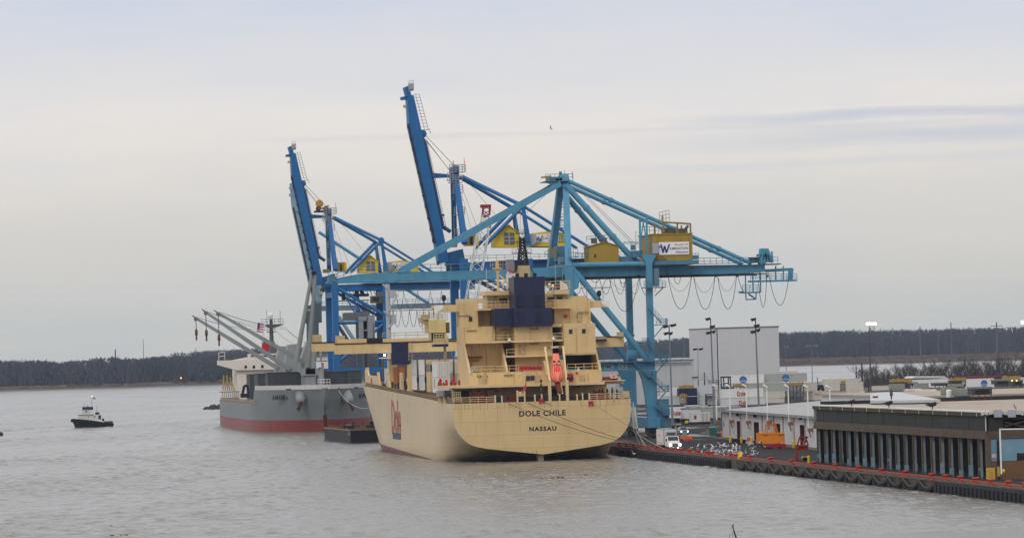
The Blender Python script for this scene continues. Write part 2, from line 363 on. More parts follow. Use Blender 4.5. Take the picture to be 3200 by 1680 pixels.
# far shore: marsh flats, reeds and the wooded rise
shore = [(-2600,3000),(-300,3330),(60,3370),(190,3300),(270,3380),(420,3480),(757,3662),(820,3622),(1000,3590),(1400,3560),(3400,3500)]
mud = M('far_shore_mud',(.10,.085,.075),.95,.2,.02)
b = B(); vs = []; fs = []
for x, y in shore: vs += [(x,y,0),(x,y+12,1.3),(x,6150,2.2)]
for i in range(len(shore)-1): fs += [(i*3+j,(i+1)*3+j,(i+1)*3+j+1,i*3+j+1) for j in range(2)]
b.add(vs, fs); b.build('far_marsh_ground', mud, base=(0,0,0), kind='structure')
def shore_y(x):
    for (x0,y0),(x1,y1) in zip(shore[:-1],shore[1:]):
        if x0 <= x <= x1: return y0+(y1-y0)*(x-x0)/(x1-x0)
    return 3500
rng = random.Random(5)
b = B()
for i in range(9000):                                   # reed clumps, thick on the right, thin on the left
    x = rng.uniform(380,1250) if i < 8200 else rng.uniform(-200,420); y = shore_y(x)+8+(rng.random()**1.6)*(860 if x > 400 else 60)
    h = rng.uniform(1.6,3.0)*(1 if x > 400 else .7); w = rng.uniform(2,7)
    b.add([(x-w,y,1.2),(x+w,y+rng.uniform(-1,1),1.2),(x+w*.7,y,1.2+h*rng.uniform(.7,1)),(x+rng.uniform(-.4,.4)*w,y+.5,1.2+h),(x-w*.8,y,1.2+h*rng.uniform(.6,1))],[(0,1,2,3,4)])
b.build('reeds', M('reed_stalks',(.125,.092,.075),.95,.35,.01), base=(0,3600,0), kind='stuff')
def woods(name, n, xr, yf, hf, mat, seed, rowdepth):
    """distant leafless wood: each tree a trunk and a spray of upright branch blades"""
    r = random.Random(seed); b = B()
    for i in range(n):
        x = r.uniform(*xr); y = yf(x)+r.random()**1.2*rowdepth; z0 = 1.5; h = hf(x,y)*r.uniform(.90,1.0); w = r.uniform(3.4,6.4); mi = r.randrange(3)
        b.add([(x-.35,y,z0),(x+.35,y,z0),(x+r.uniform(-.6,.6),y,z0+h*.8)],[(0,1,2)],mi)
        for j in range(48):
            a = r.random()*6.283; f = r.random(); rr = w*math.sqrt(r.random())*(1-.42*f*f); zl = z0+h*f*.86; hl = h*r.uniform(.12,.25)*(1-.62*f); s_ = r.uniform(.25,.75)*(1.25-f*.6)
            px, py = x+rr*math.cos(a), y+rr*math.sin(a); lx = (px-x)*.18+r.uniform(-.5,.5)
            b.add([(px-s_,py,zl),(px+s_,py+r.uniform(-.5,.5),zl),(px+s_*.5+lx,py,zl+hl*.7),(px+lx*1.3,py,zl+hl),(px-s_*.6+lx,py,zl+hl*.6)],[(0,1,2,3,4)],mi if r.random() < .8 else r.randrange(3))
    return b.build(name, mat, base=(0,3500,0), kind='stuff')
wmats = [M('bare_wood_far',(.062,.068,.088),.95,.3,.02), M('bare_wood_far_warm',(.074,.070,.082),.95,.3,.02), M('bare_wood_far_green',(.056,.070,.086),.95,.3,.02)]  # blue of the haze mixed into the bare wood colours
woods('far_wood', 2600, (-420,470), lambda x: shore_y(x)+14, lambda x,y: 24+5*mnoise.noise(Vector((x*.006,1.7,0)))+2.5*mnoise.noise(Vector((x*.03,4,0))), wmats, 3, 170)
woods('far_wood', 3000, (330,1500), lambda x: 4450, lambda x,y: 29.0+max(0,(x-700)*.008)+5.5*mnoise.noise(Vector((x*.0045,8.2,0)))+2.5*mnoise.noise(Vector((x*.02,3,0))), wmats, 4, 420)

# air between the camera and the far shore
b = B(); b.box(-2640,3440,-60,6240,-4.5,92)
hz = bpy.data.materials.new('haze_air'); hz.use_nodes = True; t = hz.node_tree; t.nodes.remove(t.nodes['Principled BSDF']); pv = nd(t, 'ShaderNodeVolumePrincipled')
pv.inputs['Color'].default_value = (.62,.76,1.0,1); pv.inputs['Density'].default_value = 3.0e-5; pv.inputs['Anisotropy'].default_value = .2
t.links.new(pv.outputs[0], t.nodes['Material Output'].inputs['Volume'])
b.build('haze', hz, base=(0,0,0), kind='stuff')
# ================================================================== CREAM CARGO SHIP
XC, YT, HB = 119.7, 788.0, 16.0
CREAM = (.64,.47,.235)
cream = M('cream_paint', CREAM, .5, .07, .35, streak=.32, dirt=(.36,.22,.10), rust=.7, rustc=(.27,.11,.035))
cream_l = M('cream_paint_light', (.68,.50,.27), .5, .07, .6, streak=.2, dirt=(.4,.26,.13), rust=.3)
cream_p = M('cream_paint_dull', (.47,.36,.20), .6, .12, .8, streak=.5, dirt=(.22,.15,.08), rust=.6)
navy = M('navy_paint', (.016,.020,.060), .4, .12, .5, streak=.25, dirt=(.03,.03,.05))
blackp = M('black_paint', (.012,.012,.015), .5, .2, 1)
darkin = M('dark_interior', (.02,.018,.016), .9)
redp = M('red_paint', (.42,.018,.022), .5, .12, 1, streak=.2)
redox = M('red_oxide', (.16,.022,.018), .7, .25, 1.2, rust=.4)
whitep = M('white_paint', (.78,.77,.75), .45, .06, .8, streak=.15, dirt=(.45,.40,.34))
greyp = M('grey_paint', (.30,.31,.32), .5, .1, .7, streak=.2)
glass = M('ship_glass', (.02,.03,.035), .12, .1)
glassl = M('light_glass', (.35,.43,.46), .15, .15, 2)
rope = M('rope', (.16,.10,.05), .9, .2, 3)
rope_l = M('pale_rope', (.42,.40,.36), .9, .2, 3)
steel = M('galvanised_steel', (.42,.43,.43), .45, .12, 1, metal=.3)
lampw = M('lit_lamp', (1,.93,.80), .4, 0, emit=9)
hullm = bpy.data.materials.new('cream_hull'); hullm.use_nodes = True; t = hullm.node_tree; bs = t.nodes['Principled BSDF']; bs.inputs['Roughness'].default_value = .48
tcn = nd(t, 'ShaderNodeTexCoord'); oc = tcn.outputs['Object']; sp_ = nd(t, 'ShaderNodeSeparateXYZ'); t.links.new(oc, sp_.inputs[0])
def on(sc, det, scale=1., loc=(0,0,0), rough=.55):
    mp = nd(t, 'ShaderNodeMapping'); mp.inputs['Scale'].default_value = sc; mp.inputs['Location'].default_value = loc; t.links.new(oc, mp.inputs[0])
    n = nd(t, 'ShaderNodeTexNoise'); n.inputs['Scale'].default_value = scale; n.inputs['Detail'].default_value = det; n.inputs['Roughness'].default_value = rough; t.links.new(mp.outputs[0], n.inputs['Vector']); return n.outputs['Fac']
c = mixc(t, on((.25,.12,.25),5), tuple(x*.90 for x in CREAM), tuple(x*1.10 for x in CREAM))
c = mixc(t, mth(t,'MULTIPLY',mth(t,'MULTIPLY',mth(t,'SUBTRACT',on((.35,.35,.05),4),.52),4,clamp=True),.26), c, (.42,.27,.12))
c = mixc(t, mth(t,'MULTIPLY',mth(t,'MULTIPLY',mth(t,'SUBTRACT',on((.5,.5,.16),8,loc=(7,3,1),rough=.75),.62),10,clamp=True),.65), c, (.30,.13,.04))
# welded plate seams
bk_ = nd(t,'ShaderNodeTexBrick'); cv_ = nd(t,'ShaderNodeCombineXYZ'); t.links.new(mth(t,'ADD',sp_.outputs[0],sp_.outputs[1]),cv_.inputs[0]); t.links.new(sp_.outputs[2],cv_.inputs[1]); t.links.new(cv_.outputs[0],bk_.inputs['Vector'])
for n_,v_ in (('Scale',1.0),('Brick Width',8.0),('Row Height',2.4),('Mortar Size',.035),('Mortar Smooth',.4)): bk_.inputs[n_].default_value = v_
bk_.inputs['Color1'].default_value = (1,1,1,1); bk_.inputs['Color2'].default_value = (.955,.95,.94,1); bk_.inputs['Mortar'].default_value = (.70,.66,.60,1)
c = mixc(t, 1.0, c, bk_.outputs['Color'], 'MULTIPLY')
# chafed, paler port side and dulled panel amidships
fl = mth(t,'MULTIPLY',mth(t,'SUBTRACT',on((.03,.05,.12),3,loc=(3,0,0)),.42),3.2,clamp=True)
side = mth(t,'GREATER_THAN', sp_.outputs[1], .6)
c = mixc(t, mth(t,'MULTIPLY',side,.55), c, (.66,.55,.39))
c = mixc(t, mth(t,'MULTIPLY',mth(t,'MULTIPLY',fl,side),.35), c, (.42,.36,.26))
# rust running down from the deck edge
c = mixc(t, mth(t,'MULTIPLY',mth(t,'MULTIPLY',mth(t,'MULTIPLY',mth(t,'SUBTRACT',on((1.6,1.6,.04),5,loc=(4,4,0),rough=.7),.53),7,clamp=True),mth(t,'MULTIPLY',mth(t,'SUBTRACT',sp_.outputs[2],5.5),.17,clamp=True)),.6), c, (.30,.14,.05))
c = mixc(t, mth(t,'MULTIPLY',mth(t,'MULTIPLY',mth(t,'SUBTRACT',on((.5,.16,1.3),7,loc=(2,8,5),rough=.75),.63),9,clamp=True),mth(t,'MULTIPLY',mth(t,'SUBTRACT',7.0,sp_.outputs[2]),.16,clamp=True)), c, (.16,.12,.08))
# soot, weed and painted-in shade on the counter, below the knuckle
grime_shade = mth(t,'MULTIPLY',mth(t,'SUBTRACT',mth(t,'SUBTRACT',4.2,mth(t,'MULTIPLY',sp_.outputs[1],.10)), mth(t,'ADD',sp_.outputs[2],mth(t,'MULTIPLY',on((.4,.3,.5),6,loc=(1,1,9)),2.6))),.55,clamp=True)
c = mixc(t, mth(t,'MULTIPLY',mth(t,'MULTIPLY',grime_shade,side),.85), c, (.035,.028,.022))
boot = mth(t,'GREATER_THAN', mth(t,'MULTIPLY',mth(t,'SUBTRACT',sp_.outputs[1],30.),.0180), mth(t,'SUBTRACT',sp_.outputs[2],mth(t,'MULTIPLY',on((.6,.6,.6),3),.10)))
c = mixc(t, boot, c, mixc(t, on((.3,.3,.3),5), (.15,.045,.042), (.23,.075,.065)))
t.links.new(c, bs.inputs['Base Color'])

ship = thing('cargo_ship', 'cream cargo ship with navy funnel, stern lettered and facing the viewer, moored at the quay', 'cargo ship', (XC,YT,0))
tr = [PY('z1',x,y,YT) for x, y in [(768,872),(763,960),(775,1040),(800,1095),(850,1150),(900,1185),(1000,1208),(1200,1228),(1440,1252)]]
tr = [(HB if i < 2 else XC-p.x, p.z) for i, p in enumerate(tr)]; tr[-1] = (0, tr[-1][1])
def resamp(pl, n):
    ls = [0]
    for a, c_ in zip(pl[:-1], pl[1:]): ls.append(ls[-1]+math.dist(a, c_))
    out = []
    for i in range(n):
        s_ = ls[-1]*i/(n-1); j = max(k for k in range(len(ls)) if ls[k] <= s_+1e-9); j = min(j, len(pl)-2)
        f = (s_-ls[j])/max(1e-9, ls[j+1]-ls[j]); out.append((pl[j][0]+(pl[j+1][0]-pl[j][0])*f, pl[j][1]+(pl[j+1][1]-pl[j][1])*f))
    return out
NP = 22
def zdeck(d): return 10.55+.0185*min(d, 150)+(.3 if d > 170 else 0)
T0 = resamp(tr, NP)
def midsec(zd): return resamp([(HB,zd),(HB,1.0),(HB-.3,-.6),(HB-2,-2.4),(0,-3.2)], NP)
def section(d):
    zd = zdeck(d); w = min(1, d/30); w = w*w*(3-2*w); m = midsec(zd); out = []
    for (bx, bz), (mx_, mz) in zip(T0, m):
        x = bx+(mx_-bx)*w; z = bz+(mz-bz)*w
        if d < 30 and z > 0: x = max(x, bx)
        if d > 100:
            q = max(0, min(1, z/13)); a0 = 103+35*q; a1 = 188+16*q; tt = max(0, min(1, (d-a0)/(a1-a0))); x *= max(0, 1-tt**1.75)
        out.append((x, z))
    return out
ds = [0,2,4,7,10,14,18,22,26,30,45,60,80,100]+list(range(106,205,5))+[204]
b = B(); vs = []
for d in ds:
    sec = section(d); full = [(-x,z) for x, z in sec]+[(x,z) for x, z in sec[-2::-1]]
    vs += [(XC+x, YT+d, z) for x, z in full]
m_ = 2*NP-1
fs = [(i*m_+j, i*m_+j+1, (i+1)*m_+j+1, (i+1)*m_+j) for i in range(len(ds)-1) for j in range(m_-1)]
b.add(vs, [f[::-1] for f in fs])
hull = b.build('hull', hullm, ship, smooth=True)
for p in hull.data.polygons: p.use_smooth = True
b = B(); b.poly([v for v in vs[:m_]][::-1]); b.build('transom', hullm, ship)
b = B()
for i in range(len(ds)-1): b.add([vs[i*m_], vs[i*m_+m_-1], vs[(i+1)*m_+m_-1], vs[(i+1)*m_]], [(0,1,2,3)])
b.build('main_deck', M('deck_paint',(.16,.09,.07),.8,.2,.5,rust=.5), ship).location = (0,0,-.03)
navyl = M('navy_lettering', (.012,.016,.04), .6, .15)
p0, p1 = PY('z1',1262,968,YT), PY('z1',1612,940,YT); hh_ = PY('z1',1262,925,YT).z-PY('z1',1262,968,YT).z
text('stern_name', 'DOLE CHILE', navyl, ship, (p0.x,YT-.01,p0.z), (1,0,0), (0,0,1), p1.x-p0.x, hh_, .03, space=1.12)
p0, p1 = PY('z1',1338,1078,YT), PY('z1',1542,1050,YT); hh_ = PY('z1',1338,1044,YT).z-PY('z1',1338,1078,YT).z
text('home_port', 'NASSAU', navyl, ship, (p0.x,YT-.01,p0.z), (1,0,0), (0,0,1), p1.x-p0.x, hh_, .04, space=1.25)
# red emblem on the port side (reads from bow to stern), blue bar below it
XS = XC-HB-.03; faded = M('faded_red_lettering', (.44,.13,.11), .6, .2, .5, streak=.4, dirt=(.5,.34,.2))
q0, q1 = PX('a6',470,800,XS), PX('a6',600,860,XS); zt = PX('a6',480,400,XS).z
text('hull_emblem', 'Dole', faded, ship, (XS,q0.y,q0.z-1.1), (0,-1,0), (0,0,1), q0.y-q1.y, zt-q0.z+1.1, .03)
q0, q1 = PX('a6',485,945,XS), PX('a6',600,975,XS); z1_ = PX('a6',485,858,XS).z
b = B(); b.box(XS-.02,XS+.05,q1.y,q0.y,q0.z,z1_); b.build('emblem_bar', M('faded_blue',(.075,.095,.15),.6,.1,.4), ship)
# rudder head at the waterline
b = B(); b.pbox('z1',1405,1253,1447,1310,YT+.8,YT+3); b.build('rudder', M('rudder_paint',(.28,.23,.16),.7,.3,.8,rust=.5), ship)

# ---- superstructure
Pz = lambda k,x,y,Y: PY(k,x,y,Y).z
HX0, HX1 = 107.9, 131.9
zB0, zB1 = 13.75, Pz('z1',1300,628,796); zC1 = Pz('z1',1200,403,803); zD1 = Pz('z1',1100,286,803); zE1 = Pz('z1',900,102,807)
b = B(); b.box(HX0,HX1,796,812,zB0,zB1); b.build('boat_deck_house', cream, ship)
b = B(); b.prism([(103.75,811),(103.75,800.5),(106.2,791.2),(131.5,790.6),(131.5,796),(136,797),(136,806),(132,812)], 'z', 13.25, 13.75); b.build('boat_deck', cream_l, ship)
# side walls with raking after edge
for nm, X in (('side_wall',HX0),('side_wall',HX1-.35)):
    b = B(); b.prism([(812,zB1),(796,zB1),(796.3,zB1+.02),(803.6,zC1),(803.6,zD1),(806.5,zD1),(806.5,zE1),(812,zE1)], 'x', X, X+.35)
    w_ = b.build(nm, cream, ship)
    if X == HX0:
        for r_ in range(4):
            for q_ in range(3):
                z_ = zB1-1+r_*3.1; y_ = 808.5+q_*1.3
                B().box(X-.02,X+.05,y_,y_+.28,z_,z_+1.0).build('side_vent', cream_p, w_)
b = B(); p = PY('z1',1118,420,803.5); q = PY('z1',1131,625,796.3)
b.prism([(808,zB1),(796.3,zB1),(803.4,zC1),(808,zC1)], 'x', p.x, p.x+.35); b.build('raking_fin', cream_l, ship)
b = B(); b.box(HX0+.35,p.x,804,805,zB1,zC1); b.build('inset_wall', cream, ship)
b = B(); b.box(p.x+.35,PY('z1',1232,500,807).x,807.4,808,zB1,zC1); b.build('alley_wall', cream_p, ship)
xC0, xC1 = PY('z1',1234,500,800).x, PY('z1',1515,500,800).x
b = B(); b.box(xC0,xC1,800.6,808,zB1,zC1); b.build('engine_casing', cream, ship)
zM = Pz('z1',1300,512,799)
b = B(); b.box(p.x+.36,xC1,798.4,807.3,zM-.16,zM+.16); b.build('casing_deck', cream_l, ship)
b = B(); b.box(HX0+.36,PY('z1',1590,400,799).x,799,808,zC1-.17,zC1+.17); b.build('upper_deck', cream_l, ship)
b = B(); b.box(HX0+.36,PY('z1',1078,340,803).x,803,808,zC1+.17,zD1); b.build('accommodation_panel', cream, ship)
b = B(); b.box(PY('z1',1082,340,804).x,PY('z1',1226,340,804).x,804,808,zC1+.17,zD1); b.build('accommodation_panel', cream, ship)
b = B(); b.box(PY('z1',1230,340,800).x,PY('z1',1512,340,800).x,800,808,zC1+.17,zD1); b.build('funnel_base', cream, ship)
b = B(); b.box(PY('z1',1592,300,800).x,HX1-.36,799.5,811,Pz('z1',1700,490,800),Pz('z1',1700,268,800)); blk = b.build('starboard_block', cream, ship)
for x, y in ((1650,327),(1749,324)):
    c_ = PY('z1',x,y,799.45); B().box(c_.x-.32,c_.x+.32,799.42,799.6,c_.z-.4,c_.z+.4).build('porthole', glass, blk)
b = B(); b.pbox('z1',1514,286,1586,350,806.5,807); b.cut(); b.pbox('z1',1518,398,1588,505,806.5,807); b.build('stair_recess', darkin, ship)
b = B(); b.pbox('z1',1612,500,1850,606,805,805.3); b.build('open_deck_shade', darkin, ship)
b = B(); zz = Pz('z1',1700,497,799); b.box(PY('z1',1592,300,799).x,HX1-.36,797.5,808,zz-.15,zz+.15); b.build('lower_starboard_deck', cream_p, ship)
b = B(); b.rail([(PY('z1',1625,600,797).x,797,zB1),(HX1,797,zB1)], 1.1, 1.6, .05); b.cut(); b.rail([(HX0+.5,796.4,zB1),(xC0,796.4,zB1)], 1.1, 1.8, .045)
b.cut(); b.rail([(p.x+.4,798.6,zM+.16),(xC0,798.6,zM+.16)], 1.1, 1.8, .045); b.cut(); b.rail([(HX0+.5,799.2,zC1+.17),(p.x+8,799.2,zC1+.17)], 1.05, 1.8, .03)
b.cut(); b.rail([(PY('z1',1514,340,799).x,799.2,zC1+.17),(PY('z1',1590,340,799).x,799.2,zC1+.17)], 1.1, 1.5, .045)
b.build('house_railing', cream_l, ship)
# bridge level
b = B(); b.box(HX0+.36,PY('a1',945,900,806.5).x,806.5,812,zD1,zE1); e1 = b.build('bridge_front_port', cream, ship)
c_ = PY('a1',802,962,806.4); B().box(c_.x-.32,c_.x+.32,806.4,806.6,c_.z-.42,c_.z+.42).build('porthole', glass, e1)
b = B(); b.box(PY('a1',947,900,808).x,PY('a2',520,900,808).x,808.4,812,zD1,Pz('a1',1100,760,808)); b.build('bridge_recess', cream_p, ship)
b = B(); b.box(PY('a2',520,900,806.8).x,PY('a2',1140,900,806.8).x,806.8,812,zD1+.05,zE1); e2 = b.build('bridge_front_starboard', cream, ship)
c_ = PY('a2',950,936,806.7); B().box(c_.x-.32,c_.x+.32,806.7,806.9,c_.z-.42,c_.z+.42).build('porthole', glass, e2)
b = B(); b.pbox('a2',692,915,752,968,806.5,806.8); b.build('fire_box', redp, ship)
b = B(); b.pbox('a2',485,1072,1222,1125,801,808); b.build('bridge_deck_coaming', cream_l, ship)
for (k,xa,ya,xb,yb) in (('a1',105,690,600,828),('a2',1130,668,1505,795)):
    b = B(); P0, P1 = PY(k,xa,(ya+yb)/2,807.2), PY(k,xb,(ya+yb)/2,807.2); za, zb = Pz(k,(xa+xb)/2,yb,807.2), Pz(k,(xa+xb)/2,ya,807.2)
    lft = k == 'a1'
    tip, root = (P0.x,P1.x) if lft else (P1.x,P0.x); s_ = 1 if lft else -1
    b.prism([(tip,zb),(tip,za+.75),(tip+s_*.9,za+.1),(root,za),(root,zb)], 'y', 807.2, 811.4)
    wg = b.build('bridge_wing', cream, ship)
    B().prism([(tip-s_*.02,zb-.02),(tip-s_*.02,zb-1.3),(tip+s_*.7,zb-1.2),(tip+s_*1.5,zb-.7),(tip+s_*1.7,zb-.02)], 'y', 807.12, 807.3).build('wing_emblem', whitep, wg)
    B().tube((tip+s_*1.9,808,zb),(tip+s_*1.9,808,zb+.9),.12,6).lathe((tip+s_*1.9,808,zb+.75),[(.2,0),(.42,.25),(.42,.8),(.2,1.1)],8).build('searchlight', blackp, wg)
    if not lft: B().box(tip+s_*5,tip-s_*.2,807.3,810.6,zb+2.3,zb+2.45).tube((tip+s_*1,809,zb),(tip+s_*1,809,zb+2.3),.06).tube((tip+s_*4,809,zb),(tip+s_*4,809,zb+2.3),.06).build('wing_awning', greyp, wg)
# parapets and bridge deck
b = B(); b.box(PY('a1',520,650,807).x,PY('a1',1112,650,807).x,807.0,807.3,zE1-.3,zE1+.55); b.cut(); b.box(PY('a2',768,650,807).x,PY('a2',1078,650,807).x,807.0,807.3,zE1-.3,zE1+.55); b.build('parapet', cream, ship)
zW = Pz('a1',1100,770,806)
b = B(); b.box(PY('a1',945,780,805).x,PY('a2',830,780,805).x,804.6,812,zW-.25,zW+.1); b.build('bridge_deck', cream_l, ship)
b = B(); b.rail([(PY('a1',945,740,805).x,804.8,zW+.1),(PY('a1',1620,740,805).x,804.8,zW+.1)], 1.2, .8, .05); b.cut(); b.rail([(PY('a2',360,740,805).x,804.8,zW+.1),(PY('a2',830,740,805).x,804.8,zW+.1)], 1.2, .8, .05); b.build('bridge_railing', cream_l, ship)
wx0, wx1 = PY('a1',1112,600,809).x, PY('a2',768,600,809).x; zR = Pz('a1',1300,505,808)
b = B(); b.box(wx0,wx1,808.5,814,zW+.1,zR); wh = b.build('wheelhouse', cream, ship)
for k,xa,ya,xb,yb,mm in (('a1',1350,562,1512,650,glass),('a1',1122,560,1242,660,glassl),('a1',1250,520,1320,655,cream_p),('a2',400,603,525,672,glass),('a2',552,597,664,672,glass),('a2',684,592,756,682,glassl)):
    b = B(); b.pbox(k,xa,ya,xb,yb,808.4,808.6); b.build('wheelhouse_window', mm, wh)
b = B(); b.box(PY('a1',1085,480,806).x,PY('a1',1580,480,806).x,806.2,814,zR,zR+.75); b.cut(); b.box(PY('a2',525,520,806).x,PY('a2',790,520,806).x,806.2,814,zR-.1,zR+.7); b.build('wheelhouse_roof', cream_l, ship)
zT = zR+.75
b = B(); b.rail([(wx0,807,zT),(wx1,807,zT)], 1.5, .9, .045, (1,.66,.33)); b.build('monkey_island_railing', cream_l, ship)
# funnel
b = B(); b.pbox('z1',1222,150,1512,289,798.8,806); b.build('funnel_casing', navy, ship)
b = B(); b.pbox('z1',1075,152,1224,288,800.4,806); b.build('funnel_casing', navy, ship)
fx0, fx1 = PY('z1',1225,50,799).x, PY('z1',1456,50,799).x
b = B(); b.box(fx0,fx1,799,806,Pz('z1',1300,152,799)-.1,32.9); fn = b.build('funnel', navy, ship)
for k,xa,ya,xb,yb in (('z1',1250,52,1300,140),('z1',1380,52,1432,140),('z1',1250,186,1302,270),('z1',1386,186,1436,270)):
    b = B(); b.pbox(k,xa,ya,xb,yb,798.74,798.95); b.build('funnel_grille', M('grille_navy',(.010,.013,.04),.6), ship)
b = B()
for x_ in (118,119.6,121.2): b.cut().tube((x_,802.5,32.8),(x_,802.5,33.6),.35,8)
b.build('exhaust_pipe', blackp, ship)
# signal mast on the wheelhouse
mx0 = 120.5
b = B(); b.box(mx0-1.1,mx0+1.1,810.8,813.2,zT,zT+4.6); b.build('mast_house', cream_p, ship)
b = B(); zm0 = zT+4.6; zm1 = Pz('z7',95,590,812)
for sx in (-1,1):
    for sy in (-1,1): b.tube((mx0+sx*.9,812+sy*.9,zm0-.1),(mx0+sx*.28,812+sy*.28,zm1-.8),.17,5)
for i in range(9):
    z_ = zm0+(zm1-zm0-1)*i/9; w_ = .9-.6*i/9; z2 = z_+.9
    for (a_,c_) in (((-1,-1),(1,-1)),((1,-1),(1,1)),((1,1),(-1,1)),((-1,1),(-1,-1))): b.tube((mx0+a_[0]*w_,812+a_[1]*w_,z_),(mx0+c_[0]*w_*.95,812+c_[1]*w_*.95,z2),.11,4)
for z_, w_ in ((zm0+2.2,2.0),(zm0+4.2,1.5),(zm0+5.8,1.1)): b.box(mx0-w_,mx0+w_*.8,811.6,812.4,z_,z_+.15); b.rail([(mx0-w_,811.6,z_),(mx0+w_*.8,811.6,z_)],.8,.7,.03)
for dx in (-.9,-.3,.4): b.tube((mx0+dx,812,zm1-3),(mx0+dx,812,zm1-.5-abs(dx)),.05,4)
b.tube((mx0-1,812,zm0+.3),(mx0-3.2,809,zT+.3),.2,5); b.tube((mx0+1,812,zm0+.3),(mx0+3.2,809,zT+.3),.12,5); b.tube((mx0,812,zm1-.9),(mx0,812,zm1+.6),.05,4)
b.build('signal_mast', blackp, ship)
# satellite mast, domes
c_ = PY('a1',1328,300,810)
b = B(); b.tube((c_.x,810,zT),(c_.x,810,zT+4.0),.22,8); b.lathe((c_.x,810,zT+3.6),[(.2,0),(1.0,.5),(1.0,.65)],10); b.tube((c_.x,810,zT+4),(c_.x,810,zT+5.7),.35,8,.25); b.rail([(c_.x-1.4,809.4,zT+4.2),(c_.x+1.4,809.4,zT+4.2)],1.3,.5,.03); b.tube((c_.x+.2,810,zT+3),(c_.x+3.4,809,zT),.14,5); b.build('aerial_post', cream, ship)
for k,x,y,r_ in (('a1',1325,32,.34),('a1',1430,242,.38),('a2',430,385,.25),('a2',492,412,.25),('a2',400,485,.35)):
    c_ = PY(k,x,y,810); b = B(); b.lathe((c_.x,810,c_.z-r_*1.1),[(r_*.75,0),(r_,r_*.5),(r_,r_*1.3),(r_*.7,r_*1.9),(r_*.2,r_*2.15)],10); b.tube((c_.x,810,c_.z-r_*3),(c_.x,810,c_.z-r_),.07,5); b.build('satellite_dome', whitep, ship, smooth=False)
c_ = PY('a1',1110,450,807); B().tube((c_.x,806.5,zW),(c_.x,806.5,zW+7.5),.04,4).build('whip_aerial', cream_l, ship)
c_ = PY('a2',655,200,807); B().tube((c_.x,806.5,zW),(c_.x,806.5,zW+7.0),.04,4).tube((c_.x-1.3,806.5,zW),(c_.x-1.3,806.5,zW+8),.05,4).build('whip_aerial', cream_p, ship)
c_ = PY('a2',680,380,808); B().prism([(c_.x-.6,c_.z-.9),(c_.x+.9,c_.z-.9),(c_.x+.6,c_.z-.1),(c_.x-.5,c_.z+.7)],'y',808,808.4).build('radar_fairing', whitep, ship)
b = B(); c_ = PY('a1',1590,400,812); b.box(c_.x-.75,c_.x+.5,811,813,zW,zW+9.0); st = b.build('stack_stand', M('stack_grey',(.2,.2,.21)), ship)
B().box(c_.x-.78,c_.x+.53,810.95,813.05,zW+3.6,zW+6.4).build('white_band', whitep, st); B().box(c_.x-.79,c_.x+.54,810.9,813.1,zW+6.4,zW+6.8).build('red_band', redp, st)
B().box(c_.x-.79,c_.x+.54,810.9,813.1,zW+3.2,zW+3.6).build('red_band', redp, st)
# house flag
fl_ = M('house_flag',(.78,.76,.78),.8,.05); b = B(); c0 = PY('a1',1500,45,808); c1 = PY('a1',1500,145,808)
n_ = 6; vs_ = []
for i in range(n_+1):
    f = i/n_; x_ = c0.x+2.0*f; y_ = 808+.25*math.sin(f*5); vs_ += [(x_,y_,c0.z-.5*f),(x_,y_,c1.z+.1*f)]
b.add(vs_,[(2*i,2*i+1,2*i+3,2*i+2) for i in range(n_)]); flag = b.build('house_flag', fl_, ship); B().tube((c0.x+2.0,808,zT),(c0.x+2.0,808,c0.z+.4),.04,4).build('flagstaff', cream_p, flag)
text('flag_lettering','Do',redp,flag,(c0.x+.35,807.7,c1.z+.45),(1,0,0),(0,0,1),.9,.75,.03)
# red stowage and lockers
b = B()
for i in range(6):
    b.cut(); xa = 1252+i*31; b.pbox('z1',xa,590,xa+28,615,797.6,798.6)
b.build('raft_canister', redp, ship)
b = B(); b.pbox('z1',1632,645,1670,718,795.2,795.9); b.build('fire_cabinet', redp, ship)
for x,y,r_ in ((1697,638,.22),(1100,770,.25),(897,775,.25),(963,775,.25),(1720,742,.15)):
    c_ = PY('z1',x,y,795.6); B().lathe((c_.x,795.9 if y < 700 else 796.6,c_.z),[(r_,0),(r_,-.25),(r_*.5,-.3)],10,ax='y').build('life_ring', redp, ship)
for k,x,y in (('z1',1328,679),('z1',1362,677)):
    c_ = PY(k,x,y,795.9); B().box(c_.x-.36,c_.x+.36,795.86,796.1,c_.z-.42,c_.z+.42).build('porthole', glass, ship)
c_ = PY('z1',1402,690,795.9); B().box(c_.x-.45,c_.x+.45,795.88,796.1,13.75,c_.z+.75).build('weather_door', cream_p, ship)
b = B()
for (x,y,w_) in ((902,320,1.5),(1160,313,1.6),(1375,307,1.5),(1375,418,1.5),(1290,432,1.1),(985,662,1.6),(1185,655,1.5),(850,208,1.8),(1745,181,1.6),(930,546,1.2)):
    Y_ = 795.85 if y > 600 else (802.9 if x < 1080 else (803.9 if x < 1226 else 799.9)) if y > 250 else 806.4
    if x == 930: Y_ = 803.9
    if y in (418,432): Y_ = 800.5
    b.cut(); c_ = PY('z1',x,y,Y_); b.box(c_.x-w_*.6,c_.x+w_*.6,Y_,Y_+.12,c_.z-.07,c_.z+.07)
    for i in range(5): b.box(c_.x-w_*.55+i*w_*.27,c_.x-w_*.5+i*w_*.27,Y_-.02,Y_+.12,c_.z-.25,c_.z+.05)
b.build('eyebrow_bracket', M('rusty_bracket',(.24,.14,.07),.8,.3,2), ship)
B().pbox('z1',880,514,985,526,802.6,804).build('pipe_shelf', redox, ship)
b = B(); b.pbox('z1',888,594,942,628,799,801); b.build('deck_locker', greyp, ship)
